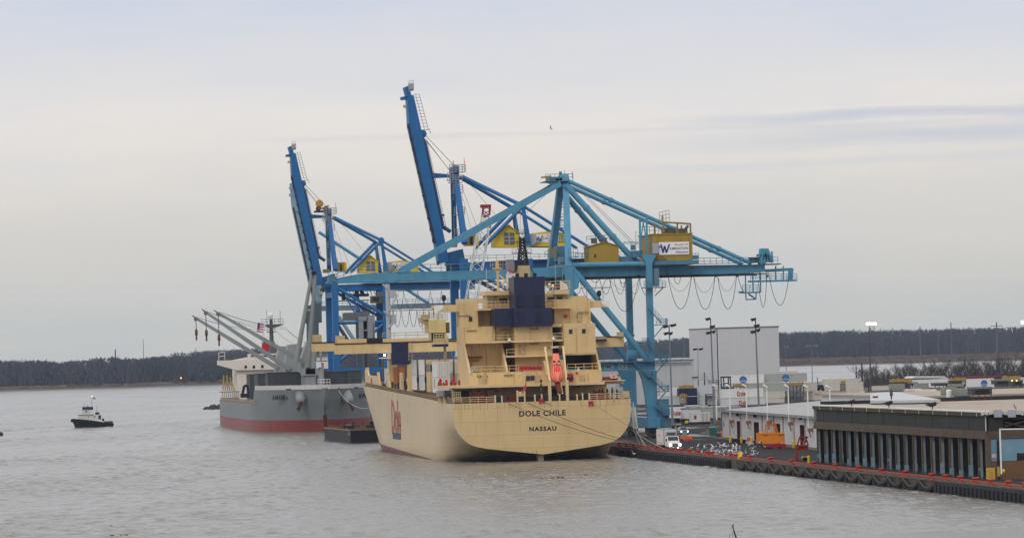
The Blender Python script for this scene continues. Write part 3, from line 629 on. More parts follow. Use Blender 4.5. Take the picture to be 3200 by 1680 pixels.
for x,y in ((1188,386),(1520,376),(905,634),(1280,624),(1708,608)):
    c_ = PY('z1',x,y,798.8); B().lathe((c_.x,798.8,c_.z-.3),[(.35,0),(.38,.12),(.15,.3),(.1,.6)],8).build('deck_lamp', whitep, ship)

# small fittings and the rust that weeps from them
pr_ = random.Random(17); conduit = M('conduit_cream',(.50,.36,.17),.6,.15,2,rust=.6)
for xq,ya,yb,Yq in ((900,430,625,803.9),(1010,425,625,803.9),(1150,292,398,803.9),(1060,295,398,802.9),(1345,295,398,799.9),(1260,420,505,800.5),(1410,520,600,800.5),(960,640,742,795.9),(1220,640,742,795.9),(1780,640,742,795.9),(1690,300,480,799.4),(1640,170,262,806.7),(1900,0,0,0)):
    if Yq: a_, c_ = PY('z1',xq,ya,Yq), PY('z1',xq,yb,Yq); B().tube((a_.x,Yq-.05,a_.z),(a_.x,Yq-.05,c_.z),.055,5).build('conduit', conduit, ship)
for xq,yb,Yq in ((1000,742,795.85),(1740,742,795.85),(1290,505,800.5),(1180,398,803.85),(1720,262,806.7)):
    c_ = PY('z1',xq,yb,Yq); d_ = B().box(c_.x-.42,c_.x+.42,Yq-.04,Yq+.02,c_.z+.15,c_.z+2.0).build('weather_door', cream_p, ship); B().box(c_.x+.25,c_.x+.33,Yq-.08,Yq-.04,c_.z+.9,c_.z+1.2).build('handle', blackp, d_)
B().ladder(PY('z1',1490,398,799.6),PY('z1',1490,296,799.6),.6).build('wall_ladder', cream_p, ship); B().ladder(PY('z1',845,285,802.6),PY('z1',842,110,806.2),.6).build('wall_ladder', cream_p, ship)
b = B(); rs_ = M('rust_run',(.36,.19,.075),.85,.35,3)
for (x0,x1,yt,Yq,n_,ln) in ((770,2080,878,787.985,34,1.5),(840,1075,292,802.985,6,.9),(1235,1505,292,799.985,6,.9),(890,1450,636,795.985,14,1.1),(1600,1830,300,799.485,6,1.2),(830,940,190,806.485,5,1.0),(870,1100,425,803.985,6,1.4),(1240,1500,415,800.585,5,.7),(1300,1590,1225,787.985,8,.6),(1530,1790,160,806.785,6,1.0)):
    for i in range(n_):
        x_ = pr_.uniform(x0,x1); c_ = PY('z1',x_,yt-(x_-x0)*.030*(yt > 860),Yq); l_ = ln*pr_.uniform(.3,1.1); w_ = pr_.uniform(.02,.055)
        b.add([(c_.x-w_,Yq,c_.z),(c_.x+w_,Yq,c_.z),(c_.x+w_*.3,Yq,c_.z-l_),(c_.x-w_*.3,Yq,c_.z-l_)],[(0,1,2,3)])
b.build('rust_run', rs_, ship, kind='stuff')
# ---- mooring deck: recess, bulwark posts, fairlead panels
b = B(); b.box(HX0-3.6,HX1+1,797,797.4,10.4,13.25); b.build('mooring_deck_wall', M('mooring_wall',(.50,.36,.21),.6,.12,1,streak=.5,dirt=(.2,.1,.06),rust=.6), ship)
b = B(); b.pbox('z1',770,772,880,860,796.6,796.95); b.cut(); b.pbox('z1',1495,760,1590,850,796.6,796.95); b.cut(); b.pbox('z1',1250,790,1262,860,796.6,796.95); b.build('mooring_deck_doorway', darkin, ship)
zk = zdeck(0)
for xa, xb, yt in ((1085,1125,818),(1254,1298,815),(1312,1372,818),(1386,1424,808),(1441,1480,808),(1508,1562,812),(1572,1614,803),(1636,1692,812),(1712,1736,806),(1745,1786,796)):
    P0, P1 = PY('z1',xa,840,YT+.4), PY('z1',xb,840,YT+.4); z_ = PY('z1',(xa+xb)/2,yt,YT+.4).z
    B().box(P0.x,P1.x,YT+.3,YT+.55,zk+.02,z_).build('fairlead_panel', blackp, ship)
b = B()
for x, yt in ((1080,805),(1130,810),(1249,770),(1303,775),(1380,800),(1432,798),(1488,700),(1498,700),(1566,795),(1620,690),(1631,690),(1698,800),(1740,790),(1790,790)):
    b.cut(); c_ = PY('z1',x,840,YT+.4); b.box(c_.x-.13,c_.x+.13,YT+.25,YT+.75,zk,PY('z1',x,yt,YT+.4).z)
b.build('bulwark_post', cream_l, ship)
b = B(); b.pbox('z1',1252,778,1304,815,YT+.45,YT+.8); b.build('bulwark_plate', cream, ship)
b = B(); b.rail([(103.9,YT+.3,zk),(PY('z1',1080,850,YT).x,YT+.3,zk)],1.05,1.5,.05,(1,.66,.33)); b.cut(); b.rail([(PY('z1',1790,820,YT).x,YT+.3,zk),(135.5,YT+.3,zk)],1.05,1.5,.05,(1,.66,.33)); b.build('stern_railing', cream_l, ship)
def winch(x,y,w,d):
    b = B(); c_ = PY('z1',x,y,792.5); b.lathe((c_.x-w/2,792.5,zk+d*.75),[(d*.35,0),(d*.75,.02),(d*.75,.12),(d*.5,.14),(d*.5,w*.45),(d*.78,w*.47),(d*.78,w*.53),(d*.5,w*.55),(d*.5,w-.14),(d*.75,w-.12),(d*.75,w),(d*.3,w+.02)],12,ax='x')
    b.box(c_.x-w/2,c_.x+w/2,791.8,793.2,zk,zk+.45); b.tube((c_.x-w*.7,792.5,zk+d*.75),(c_.x+w*.7,792.5,zk+d*.75),.15,8); return b.build('mooring_winch', redox, ship)
winch(955,830,2.2,1.3); winch(1215,835,1.6,.8); winch(1870,808,2.4,1.2); winch(1340,840,1.3,.6); winch(1700,820,1.2,.6)
b = B(); b.pbox('a3',1005,990,1050,1270,793,793.5); b.tube(PY('a3',1020,1000,793),PY('a3',1180,985,793),.18,6); b.build('stores_davit', redox, ship)
b = B()
for i in range(5): 
    x_ = 757+i*15; b.beam(PY('z1',x_,782,789.5),PY('z1',x_+1,858,789.5),.07,.07)
for i in range(5): b.beam(PY('z1',757,784+i*18,789.5),PY('z1',822,782+i*18,789.5),.07,.07)
b.build('cage_rack', cream_l, ship)
b = B(); b.pbox('z1',645,772,700,815,801,803); b.build('accommodation_ladder_box', greyp, ship); b = B(); b.pbox('z1',700,770,745,820,796,798); b.build('machinery_box', M('dark_green_grey',(.03,.04,.04)), ship)
for xa in (652,690):
    b = B(); b.pbox('z1',xa,818,xa+30,868,798+(690-xa)*.1,798.5+(690-xa)*.1); b.build('bulwark_plate', cream_l, ship)
# starboard quarter platform with drums
b = B(); b.box(132,136,795,802,13.75,13.9); b.build('quarter_platform', cream_l, ship)
for x in (1960,1985):
    c_ = PY('z1',x,664,796); B().lathe((c_.x,795.6,c_.z),[(.42,0),(.42,1.6),(.2,1.65)],10,ax='y').build('life_drum', M('pale_pink',(.6,.42,.36)), ship)
b = B(); b.pbox('z1',1900,668,2005,698,796,797.5); b.tube(PY('z1',1990,700,796),PY('z1',2005,652,796),.15,6); b.pbox('z1',2003,650,2017,664,796,796.5); b.build('davit_machinery', redox, ship)
for i in range(7):
    x_ = 1890+i*18; b = B(); b.pbox('z1',x_,745+random.randint(0,20),x_+7,835,792,792.6); b.build('vent_post', cream if i % 2 else blackp, ship)
b = B(); b.pbox('z1',2040,775,2092,825,789,790); b.build('stern_bin', cream_p, ship)
# ensign staff
b = B(); b.tube(PY('z1',1313,690,YT+.5),PY('z1',1309,835,YT+.5),.06,5); b.build('ensign_staff', blackp, ship)
b = B(); c0 = PY('z1',1310,715,YT+.4); b.add([(c0.x,YT+.4,c0.z),(c0.x+.1,YT+.3,c0.z-.8),(c0.x-.55,YT+.5,c0.z-1.1),(c0.x-.75,YT+.3,c0.z-1.8),(c0.x-.25,YT+.4,c0.z-1.5)],[(0,1,4,2),(2,4,3)]); b.build('ensign', M('ensign_cloth',(.45,.05,.08),.9,.4,3), ship)
for x, y in ((1428,848),(1803,868)):
    c_ = PY('z1',x,y,YT-.1); B().box(c_.x-.42,c_.x-.14,YT-.25,YT-.01,c_.z-.45,c_.z+.4).box(c_.x+.14,c_.x+.42,YT-.25,YT-.01,c_.z-.45,c_.z+.4).box(c_.x-.42,c_.x+.42,YT-.24,YT-.02,c_.z+.1,c_.z+.42).build('fairlead_bracket', redp, ship)
b = B(); c_ = PY('z1',1428,760,YT+1); b.tube((c_.x,YT+1,zk),(c_.x,YT+1,zk+3.9),.1,6)
for i, (dz, r_) in enumerate(((.8,.28),(1.7,.2),(2.6,.22),(3.4,.25))): b.lathe((c_.x,YT+1,zk+dz),[(.1,0),(r_,.1),(r_,.4),(.1,.5)],8)
b.build('light_standard', M('lamp_bronze',(.08,.06,.04)), ship)

# ---- deck edge: slatted side rail, cargo side plates
b = B(); xe = XC-HB+.12
pts = [(xe,YT+2,zdeck(2)),(xe,YT+75,zdeck(75)),(xe,YT+124,zdeck(124)),(xe+.4,YT+142,zdeck(142))]
b.rail(pts,.72,.7,.045,(1,.66,.33)); b.rail([(XC+HB-.12,YT+2,zdeck(2)),(XC+HB-.12,YT+100,zdeck(100))],1.0,2,.04); b.build('side_railing', M('side_rail_dull',(.26,.19,.11),.7,.25,1.5,rust=.5), ship)
for i in range(3):
    y0 = YT+(78,100,117)[i]; b = B(); b.prism([(y0,zdeck(80)),(y0+5,zdeck(80)),(y0+4.2,zdeck(80)+4.0),(y0+2.6,zdeck(80)+4.0)],'x',xe+.4,xe+.8); b.build('side_stanchion', cream_l, ship)
b = B(); b.prism([(YT+124,12.7),(YT+146,13.1),(YT+146,16.6),(YT+143,16.7),(YT+139,15.4),(YT+124,15.1)],'x',xe+.7,xe+1.0); b.box(xe+.6,xe+1.2,YT+142,YT+143.5,12.9,17.0); b.build('forecastle_bulwark', cream_l, ship)
b = B(); b.lathe((xe+.68,YT+134,14.1),[(.9,0),(.9,-.05),(.5,-.06)],12,ax='x'); b.build('red_marking', M('dull_red_mark',(.3,.06,.05)), ship)
b = B(); b.box(XC-13,XC+13,YT+30,YT+150,11,12.4); b.build('hatch_coaming', cream_p, ship)
for d in (48.9,61.0,73.2,80.3,92.5,106.8,118.8):
    b = B()
    for x_ in (105.12,107.85,110.55,113.3): b.box(x_-.12,x_+.12,YT+d-.15,YT+d+.15,11.5,18.6)
    b.box(105,113.5,YT+d-.1,YT+d+.1,18.4,18.62); b.build('cell_guide', M('guide_brown',(.17,.10,.05),.7,.3,1,rust=.5), ship)
b = B(); b.box(XC-12,XC-10.4,YT+26.5,YT+32,11.5,13.8); b.build('lashing_platform', cream, ship)

# ---- containers on deck (each a thing of its own)
cont_w = M('container_white', (.60,.61,.62), .45, .07, .5, streak=.3, dirt=(.36,.33,.29))
cont_w2 = M('container_white_bright', (.74,.74,.73), .45, .05, .5, streak=.2, dirt=(.45,.42,.37))
cont_g = M('container_grey', (.40,.41,.38), .5, .08, .5, streak=.3, dirt=(.25,.23,.20))
cont_navy = M('container_navy', (.014,.020,.060), .5, .15, .7, streak=.3, dirt=(.06,.05,.04))
cont_o = M('container_orange', (.55,.17,.04), .5, .15, 1, rust=.4)
def container(x0,x1,y0,y1,z0,h,mat,label,group=None,doors=None,ribs=True,roof=None,name='shipping_container'):
    """corrugated box with corner posts, roof sheet and (optionally) door gear on one end"""
    t_ = thing(name, label, 'container', ((x0+x1)/2,(y0+y1)/2,z0), group)
    b = B(); b.box(x0+.05,x1-.05,y0+.05,y1-.05,z0+.1,z0+h-.06)
    if ribs:
        ln = x1-x0
        if ln > y1-y0:
            k = int(ln/.9)
            for i in range(k): c_ = x0+(i+.5)*ln/k; b.box(c_-.16,c_+.16,y0+.02,y0+.06,z0+.2,z0+h-.2)
        else:
            k = int((y1-y0)/.9)
            for i in range(k): c_ = y0+(i+.5)*(y1-y0)/k; b.box(x0+.02,x0+.06,c_-.16,c_+.16,z0+.2,z0+h-.2)
    b.build('body', mat, t_)
    b = B()
    for x_ in (x0,x1-.16):
        for y_ in (y0,y1-.16): b.box(x_,x_+.16,y_,y_+.16,z0,z0+h)
    for x_ in (x0,x1-.1): b.box(x_,x_+.1,y0+.16,y1-.16,z0,z0+.14); b.box(x_,x_+.1,y0+.16,y1-.16,z0+h-.1,z0+h)
    for y_ in (y0,y1-.1): b.box(x0+.16,x1-.16,y_,y_+.1,z0,z0+.14); b.box(x0+.16,x1-.16,y_,y_+.1,z0+h-.1,z0+h)
    b.build('corner_frame', mat, t_)
    b = B(); b.box(x0+.17,x1-.17,y0+.12,y1-.12,z0+h-.06,z0+h-.01); b.build('roof', roof or mat, t_)
    if doors:
        for i in range(2):
            b = B()
            if doors == 'x1':
                ya = y0+.16+i*(y1-y0-.32)/2; yb = ya+(y1-y0-.32)/2-.03; b.box(x1-.05,x1+.01,ya,yb,z0+.15,z0+h-.12); d_ = b.build('door', mat, t_)
                b = B()
                for q_ in (.3,.7): b.tube((x1+.04,ya+(yb-ya)*q_,z0+.2),(x1+.04,ya+(yb-ya)*q_,z0+h-.2),.03,4)
            else:
                xa = x0+.16+i*(x1-x0-.32)/2; xb = xa+(x1-x0-.32)/2-.03; b.box(xa,xb,y0-.01,y0+.05,z0+.15,z0+h-.12); d_ = b.build('door', mat, t_)
                b = B()
                for q_ in (.3,.7): b.tube((xa+(xb-xa)*q_,y0-.04,z0+.2),(xa+(xb-xa)*q_,y0-.04,z0+h-.2),.03,4)
            b.build('lock_rod', steel, d_)
    return t_
DC = 'reefer containers stowed on the deck of the cream ship'
zc0 = 12.7
for bay, (ya, yb) in enumerate(((837.8,848.4),(849.6,860.3))):
    for tier in range(2):
        for row in range(3):
            x0 = 105.3+row*2.7
            lab = ('white reefer, %s tier of the %s deck bay, %s' % (('lower','upper')[tier], ('after','forward')[bay], ('outboard at the port rail','second from the rail','third from the rail')[row]))
            container(x0,x0+2.44,ya,yb,zc0+tier*2.9,2.85,cont_w if (tier+bay) % 2 == 0 else cont_w2,lab,DC,ribs=False,roof=cont_w2)
for i, (ya, yb, mt, lab, h0) in enumerate(((822,829,cont_w2,'white reefer with faded red lettering just ahead of the ship\'s house, lower of two',12.3),(822,829,cont_w2,'white reefer just ahead of the ship\'s house, upper of two',15.2),(863.5,867.6,cont_w,'narrow white reefer end beside the navy gantry leg on deck',12.9),(890,894.5,cont_o,'orange container standing between cell guides on the ship\'s deck',13.4),(897,906.5,cont_w,'white reefer by itself near the forward gantry leg on deck',13.2))):
    c_ = container(105.4,107.8,ya,yb,h0,2.85 if i < 2 else 3.6,mt,lab,DC,doors='y0',ribs=False)
nk_ = [o for o in COL.objects if o.get('label','').startswith('white reefer with faded')][0]
for i in range(4): B().box(105.34,105.36,825.7,826.3,13.2+i*.42,13.5+i*.42).build('red_mark', redp, nk_)
b = B(); b.pbox('a5',1150,655,1380,672,884,892); 
tag(b.build('canopy', whitep, base=(105,888,17)), 'flat white canopy over the cell guides by the forward deck gantry leg','canopy')

lh_ = B(); lh_.box(105.2,109,831.2,836.2,12.4,18.2); lo = lh_.build('lashing_house', cream, ship)
B().box(105.15,105.2,831.5,835.9,16.2,17.6).build('house_window', M('house_window',(.05,.055,.055),.3), lo); B().box(105.3,108.9,831.1,831.2,16.2,17.5).build('house_window', M('house_window',(.05,.055,.055)), lo)
for y_ in (836.9,849.0,861.2):
    B().box(105.0,105.25,y_-.18,y_+.18,12.2,18.3).build('lashing_post', M('guide_brown',(.17,.10,.05)), ship); B().box(104.95,105.3,y_-.4,y_+.4,14.2,15.2).build('reefer_socket', blackp, ship)
b = B()
for i in range(9): y_ = 864+i*4.6; b.box(104.6,105.0,y_,y_+.5,12.3+.02*i,13.6+random.random()*1.2); b.cut()
b.build('deck_fitting', M('fitting_dark',(.06,.045,.035),.8,.3,2), ship)
for i in range(8): q_ = (.6,1.1,.5,.9,.7,1.2,.45,.8)[i]; x_ = PY('a3',60+i*62+random.randint(-18,18),880,801); B().lathe((x_.x,801.5,13.75),[(.3*q_,0),(.35*q_,.3*q_),(.18,.6*q_),(.28*q_,.9*q_),(.1,1.2*q_)],7).build('deck_valve', redp if i % 2 else redox, ship)
# ---- deck gantry crane
gan = thing('deck_gantry_crane', 'cream travelling gantry spanning the ship\'s deck with navy leg top and trolley house', 'gantry crane', (XC,875,11))
blackrail = M('black_rail', (.018,.016,.016), .7, .2, 2)
for Y, xl, k, n in ((860,PY('a5',420,540,860).x,0,'bridge_beam'),(890,PY('a5',75,500,890).x,1,'bridge_beam')):
    b = B(); za, zb = (19.9,21.75) if k == 0 else (20.55,22.2); xr = PY('z1',2052,400,860).x if k == 0 else 142
    b.box(xl,xr,Y,Y+1.5,za,zb); bm_ = b.build(n, cream, gan)
    B().box(xl,xr,Y-.12,Y+1.6,zb,zb+.22).build('trolley_rail', blackrail, bm_)
    B().box(xl+.2,xl+2,Y+.2,Y+1.2,zb+.2,zb+1.7).build('buffer_post', cream_p, bm_)
    if k == 0:
        a_, c_ = PY('a5',1272,560,860).x, PY('a5',1532,560,860).x
        B().box(a_,c_,Y-.05,Y+1.55,17.6,zb+.05).build('navy_section', navy, bm_)
        B().ladder((PY('a5',1565,560,859).x,Y-.1,18.2),(PY('a5',1565,560,859).x,Y-.1,21.6),.7).build('ladder', cream_p, bm_)
        B().box(xl+.5,PY('a5',900,430,860).x,Y+.1,Y+.9,zb+.22,zb+1.0).build('rail_girder', cream, bm_)
        B().box(PY('a5',1140,420,860).x,PY('a5',1840,420,860).x,Y+.1,Y+.9,zb+.22,zb+.9).build('rail_girder', cream, bm_)
        B().box(PY('a5',900,420,860).x,PY('a5',1140,420,860).x,Y+.05,Y+.95,zb+.22,zb+1.1).build('black_panel', blackrail, bm_)
        B().rail([(PY('a5',1140,380,861).x,861.2,zb+1),(PY('a5',1850,380,861).x,861.2,zb+1)],1.0,2.2,.06).build('walkway_rail', cream_p, bm_)
    for X in (104.6, 133.2):
        lg = B(); lg.box(X,X+1.7,Y+.1,Y+1.4,12.0,za+.02 if k else 17.7); lg.prism([(X-.3,12),(X+2.0,12),(X+1.6,13),(X+.1,13)],'y',Y-.3,Y+1.8); lg.build('leg', cream, gan)
b = B(); b.box(104.8,106.2,861.6,889.9,20.3,21.4); b.cut(); b.box(133.4,134.8,861.6,889.9,20.3,21.4); b.build('end_tie', cream, gan)
b = B(); b.pbox('a5',1838,95,2090,285,861,868); b.build('trolley_house', M('trolley_cream',(.58,.46,.20),.5,.08,.7,streak=.3,rust=.4), gan)
b = B(); b.pbox('a5',1875,285,2080,400,862,862.4); b.build('trolley_opening', darkin, gan)
b = B(); b.pbox('a5',1840,285,1874,410,861.2,862.2); b.cut(); b.pbox('a5',2082,285,2112,410,861.2,862.2); b.build('trolley_leg', cream, gan)
b = B(); b.pbox('a5',1740,20,1840,90,862,865); b.pbox('a5',1690,60,1835,130,862.5,864); b.prism([(PY('a5',1700,130,862).x,PY('a5',1700,130,862).z),(PY('a5',1830,130,862).x,PY('a5',1830,130,862).z),(PY('a5',1830,165,862).x,PY('a5',1830,165,862).z)],'y',862.4,864.5); b.build('cable_reel_platform', cream_p, gan)
b = B(); b.rail([PY('a5',1690,60,861.8),PY('a5',1838,60,861.8)],1.2,.7,.05); b.rail([PY('a5',1740,265,861.8),PY('a5',1838,265,861.8)],1.8,.7,.05,(1,.66,.33)); b.rail([PY('a5',1840,95,861.2),PY('a5',2090,90,861.2)],1.1,.9,.05)
for i in range(12):
    c_ = PY('a5',1850+i*24,60,862); b.tube((c_.x,862,c_.z-.6),(c_.x,862,c_.z+1.2+random.random()*.6),.05,4)
b.build('trolley_railing', cream_p, gan)
b = B(); b.pbox('a5',2092,125,2150,290,863,865); b.build('operator_cab', M('cab_olive',(.16,.13,.05)), gan); b = B(); b.pbox('a5',2100,120,2140,130,862.8,863); b.build('yellow_lamp', M('yellow_strip',(.8,.7,.05),.5,emit=.3), gan)
b = B(); b.pbox('a5',1910,365,2075,430,829,830); b.rail([PY('a5',1910,420,829),PY('a5',2075,415,829)],1.4,.5,.07,(1,.66,.33)); b.prism([(PY('a5',2075,410,829).x,21.2),(PY('a5',2130,330,829).x,21.2),(PY('a5',2130,330,829).x,23),],'y',829,830)
b.build('sponson_landing', cream, ship)
b = B(); b.pbox('a5',1912,455,2130,495,826,829); b.build('sponson_soffit', navy, ship)
b = B(); c_ = PY('a5',2080,560,829); b.tube((c_.x,829,12),(c_.x,829,21),.28,8); b.prism([(c_.x-1.6,16.3),(c_.x,15.5),(c_.x,16.6),(c_.x-1.6,16.8)],'y',828.8,829.2); b.build('sponson_post', cream_p, ship)
b = B(); b.pbox('a2',1240,1310,1440,1345,830,835); b.pbox('z1',2010,330,2050,365,858,860); b.build('beam_end_stop', cream_p, gan)
b = B(); b.pbox('z1',1842,378,1922,402,858.5,859.8); b.build('navy_plate', navy, gan)
b = B(); b.pbox('a5',1155,610,1180,632,859,859.2); tag(b.build('floodlight', lampw, base=(PY('a5',1167,620,859).x,859,18)), 'small lit floodlight under the cream gantry beam','floodlight')

# ---- free-fall lifeboat and its launching frame
lb = thing('lifeboat', 'orange enclosed lifeboat hanging bow down in the cream launching frame at the stern', 'lifeboat', (PY('z1',1545,700,791).x,792,13.8))
p0 = PY('z1',1533,510,796); p1 = PY('z1',1552,705,790.2); ax_ = (p1-p0); Ln = ax_.length; ax_.normalize(); sd_ = Vector((1,0,.02)); upv = sd_.cross(ax_); upv = upv if upv.y < 0 else -upv
orange = M('lifeboat_orange', (.80,.20,.11), .45, .12, 1.2, streak=.2, dirt=(.6,.12,.06)); orange_d = M('lifeboat_bow_red', (.72,.05,.03), .5, .1, 1)
prof = [(0,.50,.55,.05),(.08,.62,.72,.08),(.25,.80,.85,.06),(.45,.95,.95,0),(.62,1.22,1.0,-.03),(.78,1.32,.95,-.03),(.9,1.05,.72,0),(.97,.55,.42,.02),(1,.12,.1,.02)]
def ring_(f,a,c_,o_,n=16): 
    o3 = p0+ax_*Ln*f+upv*o_; return [o3+sd_*(a*math.cos(2*math.pi*j/n))+upv*(c_*math.sin(2*math.pi*j/n)) for j in range(n)]
b = B(); vs_ = [q for f in prof for q in ring_(*f)]; n_ = 16
b.add(vs_,[(i*n_+j,i*n_+(j+1)%n_,(i+1)*n_+(j+1)%n_,(i+1)*n_+j) for i in range(len(prof)-1) for j in range(n_)]+[tuple(range(n_-1,-1,-1))]); b.build('hull', orange, lb, smooth=True)
for j in (2,3,5,6,9,15):
    B().path([ring_(*f)[j]+(ring_(*f)[j]-p0-ax_*Ln*f[0]).normalized()*.03 for f in prof[3:-1]],.035,4).build('grab_line', M('line_dark',(.16,.03,.02),.8), lb)
b = B()
for f0, f1, w0, w1 in ((.06,.5,.55,.62),): 
    A = p0+ax_*Ln*f0+upv*.62; C_ = p0+ax_*Ln*f1+upv*.80
    for a_, w_ in ((A,w0),(C_,w1)): pass
    b.beam(A,C_,w0*2,.55,w2=w1*2,h2=.5)
cn = b.build('canopy', orange, lb)
for sx in (-1,1):
    c_ = p0+ax_*Ln*.40+upv*1.12+sd_*sx*.42; b = B(); b.beam(c_-ax_*.22,c_+ax_*.22,.5,.08); b.build('window', M('boat_window',(.05,.045,.04),.2), cn)
b = B(); c_ = p0+ax_*Ln*.53+upv*1.06; b.beam(c_-ax_*.4,c_+ax_*.3,.22,.14); b.build('hatch', M('boat_window',(.05,.045,.04),.2), cn)
b = B(); vs_ = [q for f in ((.60,.62,.62,.43),(.72,.70,.55,.46),(.86,.55,.5,.26),(.93,.35,.4,.1)) for q in ring_(f[0],f[1],f[2],f[3]+.02,10)]
b.add(vs_,[(i*10+j,i*10+(j+1)%10,(i+1)*10+(j+1)%10,(i+1)*10+j) for i in range(3) for j in range(10)]); b.build('bow_panel', orange_d, lb, smooth=True)
fr = thing('launching_davit', 'cream steel launching frame and ramp that holds the orange lifeboat at the stern', 'launching frame', (PY('z1',1545,700,791).x,791,13.75))
b = B(); tl, trr = PY('z1',1456,448,797), PY('z1',1593,440,797); bl, br = PY('z1',1492,700,790), PY('z1',1622,735,790)
b.beam(tl,bl,.34,.34); b.cut(); b.beam(trr,br,.34,.34); b.build('davit_arm', cream_l, fr)
b = B(); b.beam(tl,trr,.3,.36); b.build('cross_head', cream_l, fr)
b = B(); b.beam(PY('z1',1450,548,796),PY('z1',1475,660,794),.3,.3); b.cut(); b.beam(PY('z1',1585,545,796),PY('z1',1600,640,794),.3,.3); b.build('guide_arm', cream_l, fr)
b = B(); b.beam(PY('z1',1542,730,790.5),PY('z1',1556,800,789.5),.22,.22); b.cut(); b.beam(PY('z1',1576,735,790.5),PY('z1',1588,798,789.5),.22,.22); b.build('ramp_leg', cream_l, fr)
for a_, c_ in ((bl,'l'),(br,'r')): b = B(); b.beam(a_,(a_.x+.1,a_.y,10.6),.36,.36); b.build('leg', cream_l, fr)
b = B(); b.beam(PY('z1',1545,700,791),PY('z1',1568,790,789.6),.9,.4); b.build('ramp', redox, fr)
b = B(); c_ = PY('z1',1645,680,790); b.lathe((c_.x-.6,790,c_.z),[(.1,0),(.32,.1),(.32,1.1),(.1,1.2)],8,ax='x'); b.build('winch', blackp, fr)
for x,y in ((1484,447),(1570,446)): c_ = PY('z1',x,y,797); B().lathe((c_.x,796.7,c_.z),[(.32,0),(.32,.5)],8,ax='y').build('sheave', M('sheave',(.2,.14,.07)), fr)
# ================================================================== GREY BULK CARRIER (bow towards the viewer)
BX, YS, BHB = 118.7, 1157.0, 16.2
gcol = (.195,.215,.225)
ghull = bpy.data.materials.new('grey_hull'); ghull.use_nodes = True; t = ghull.node_tree; bs = t.nodes['Principled BSDF']; bs.inputs['Roughness'].default_value = .5
tcn = nd(t, 'ShaderNodeTexCoord'); oc = tcn.outputs['Object']; sp_ = nd(t, 'ShaderNodeSeparateXYZ'); t.links.new(oc, sp_.inputs[0])
c = mixc(t, on((.12,.12,.25),5), tuple(x*.85 for x in gcol), tuple(x*1.15 for x in gcol))
c = mixc(t, mth(t,'MULTIPLY',mth(t,'MULTIPLY',mth(t,'SUBTRACT',on((.5,.5,.04),4),.52),4,clamp=True),.35), c, (.24,.25,.25))
c = mixc(t, mth(t,'MULTIPLY',mth(t,'MULTIPLY',mth(t,'SUBTRACT',on((.5,.3,.12),8,loc=(7,3,1),rough=.75),.64),10,clamp=True),.7), c, (.10,.05,.03))
boot = mth(t,'GREATER_THAN', 3.05, mth(t,'SUBTRACT',sp_.outputs[2],mth(t,'MULTIPLY',on((.5,.5,.5),3),.10)))
c = mixc(t, boot, c, mixc(t, on((.3,.3,.2),6), (.19,.035,.034), (.33,.075,.066))); t.links.new(c, bs.inputs['Base Color'])
blk = thing('bulk_carrier', 'grey and red bulk carrier berthed bow on, with a white bridge and grey deck cranes', 'bulk carrier', (BX,YS,0))
bgrey = M('bulker_grey', (.29,.31,.32), .5, .1, .5, streak=.3, dirt=(.2,.18,.16)); bgrey_d = M('bulker_dark_grey', (.055,.065,.072), .6, .2, .6, streak=.3, dirt=(.10,.09,.08))
bwhite = M('bulker_white', (.72,.67,.60), .5, .06, .5, streak=.2, dirt=(.5,.42,.33))
def bsec(d):
    """half section: bluff bow, raised forecastle, full body"""
    zd = 11.3 if d < 30 else (11.3-3.9*min(1,(d-30)/3) if d < 33 else 7.4)
    out = []
    for i in range(9):
        z = zd+(-1.5-zd)*i/8; q = max(0, min(1, z/11.3)); fl = 6-7*q**1.2
        L_ = 44; a = max(0, min(1, (d-fl+6 if False else d-(5*(1-q)-1))/L_)); hb = BHB*(1-(1-a)**2.3)**.62 if a > 0 else 0
        if d > 118: hb *= 1-.24*((d-118)/70)**1.4
        out.append((hb, z))
    return out
bd = [-1,0,1,2,3.5,5,7,9,12,15,18,22,26,29.9,30.1,33,38,45,55,70,90,110,118,130,145,158,168,178,188]
b = B(); vs = []
for d in bd:
    sec = bsec(d); vs += [(BX-x,YS+d-1,z) for x, z in sec]+[(BX+x,YS+d-1,z) for x, z in sec[::-1]]
m_ = 18; b.add(vs,[(i*m_+j,(i+1)*m_+j,(i+1)*m_+j+1,i*m_+j+1) for i in range(len(bd)-1) for j in range(m_-1)])
b.add(vs[-m_:],[tuple(range(m_))]); b.build('hull', ghull, blk, smooth=True)
b = B()
for i in range(len(bd)-1):
    if bd[i] == 29.9: continue
    b.add([vs[i*m_],vs[i*m_+m_-1],vs[(i+1)*m_+m_-1],vs[(i+1)*m_]],[(0,1,2,3)])
dk = b.build('deck', M('bulker_deck',(.10,.05,.045),.8,.2,.5), blk); dk.location = (0,0,-.05)
b = B()                                                     # white bulwark cap round the forecastle
rim = []
for d in (29,26,22,18,15,12,9,7,5,3.5,2,1,0,-.6): x, z = bsec(max(d,-.6))[0]; rim.append((x, d-1, z))
pts = [(BX-x,YS+d,z) for x, d, z in rim]+[(BX+x,YS+d,z) for x, d, z in rim[::-1]]
for p_, q_ in zip(pts[:-1], pts[1:]):
    b.add([(p_[0],p_[1]-.06,p_[2]-.25),(q_[0],q_[1]-.06,q_[2]-.25),(q_[0],q_[1]-.06,q_[2]+.9),(p_[0],p_[1]-.06,p_[2]+.9),(p_[0],p_[1]+.3,p_[2]+.9),(q_[0],q_[1]+.3,q_[2]+.9)],[(0,1,2,3),(3,2,5,4)])
b.build('bulwark', M('bulwark_white',(.55,.54,.53),.5,.08,.6,streak=.3,dirt=(.3,.26,.22)), blk)
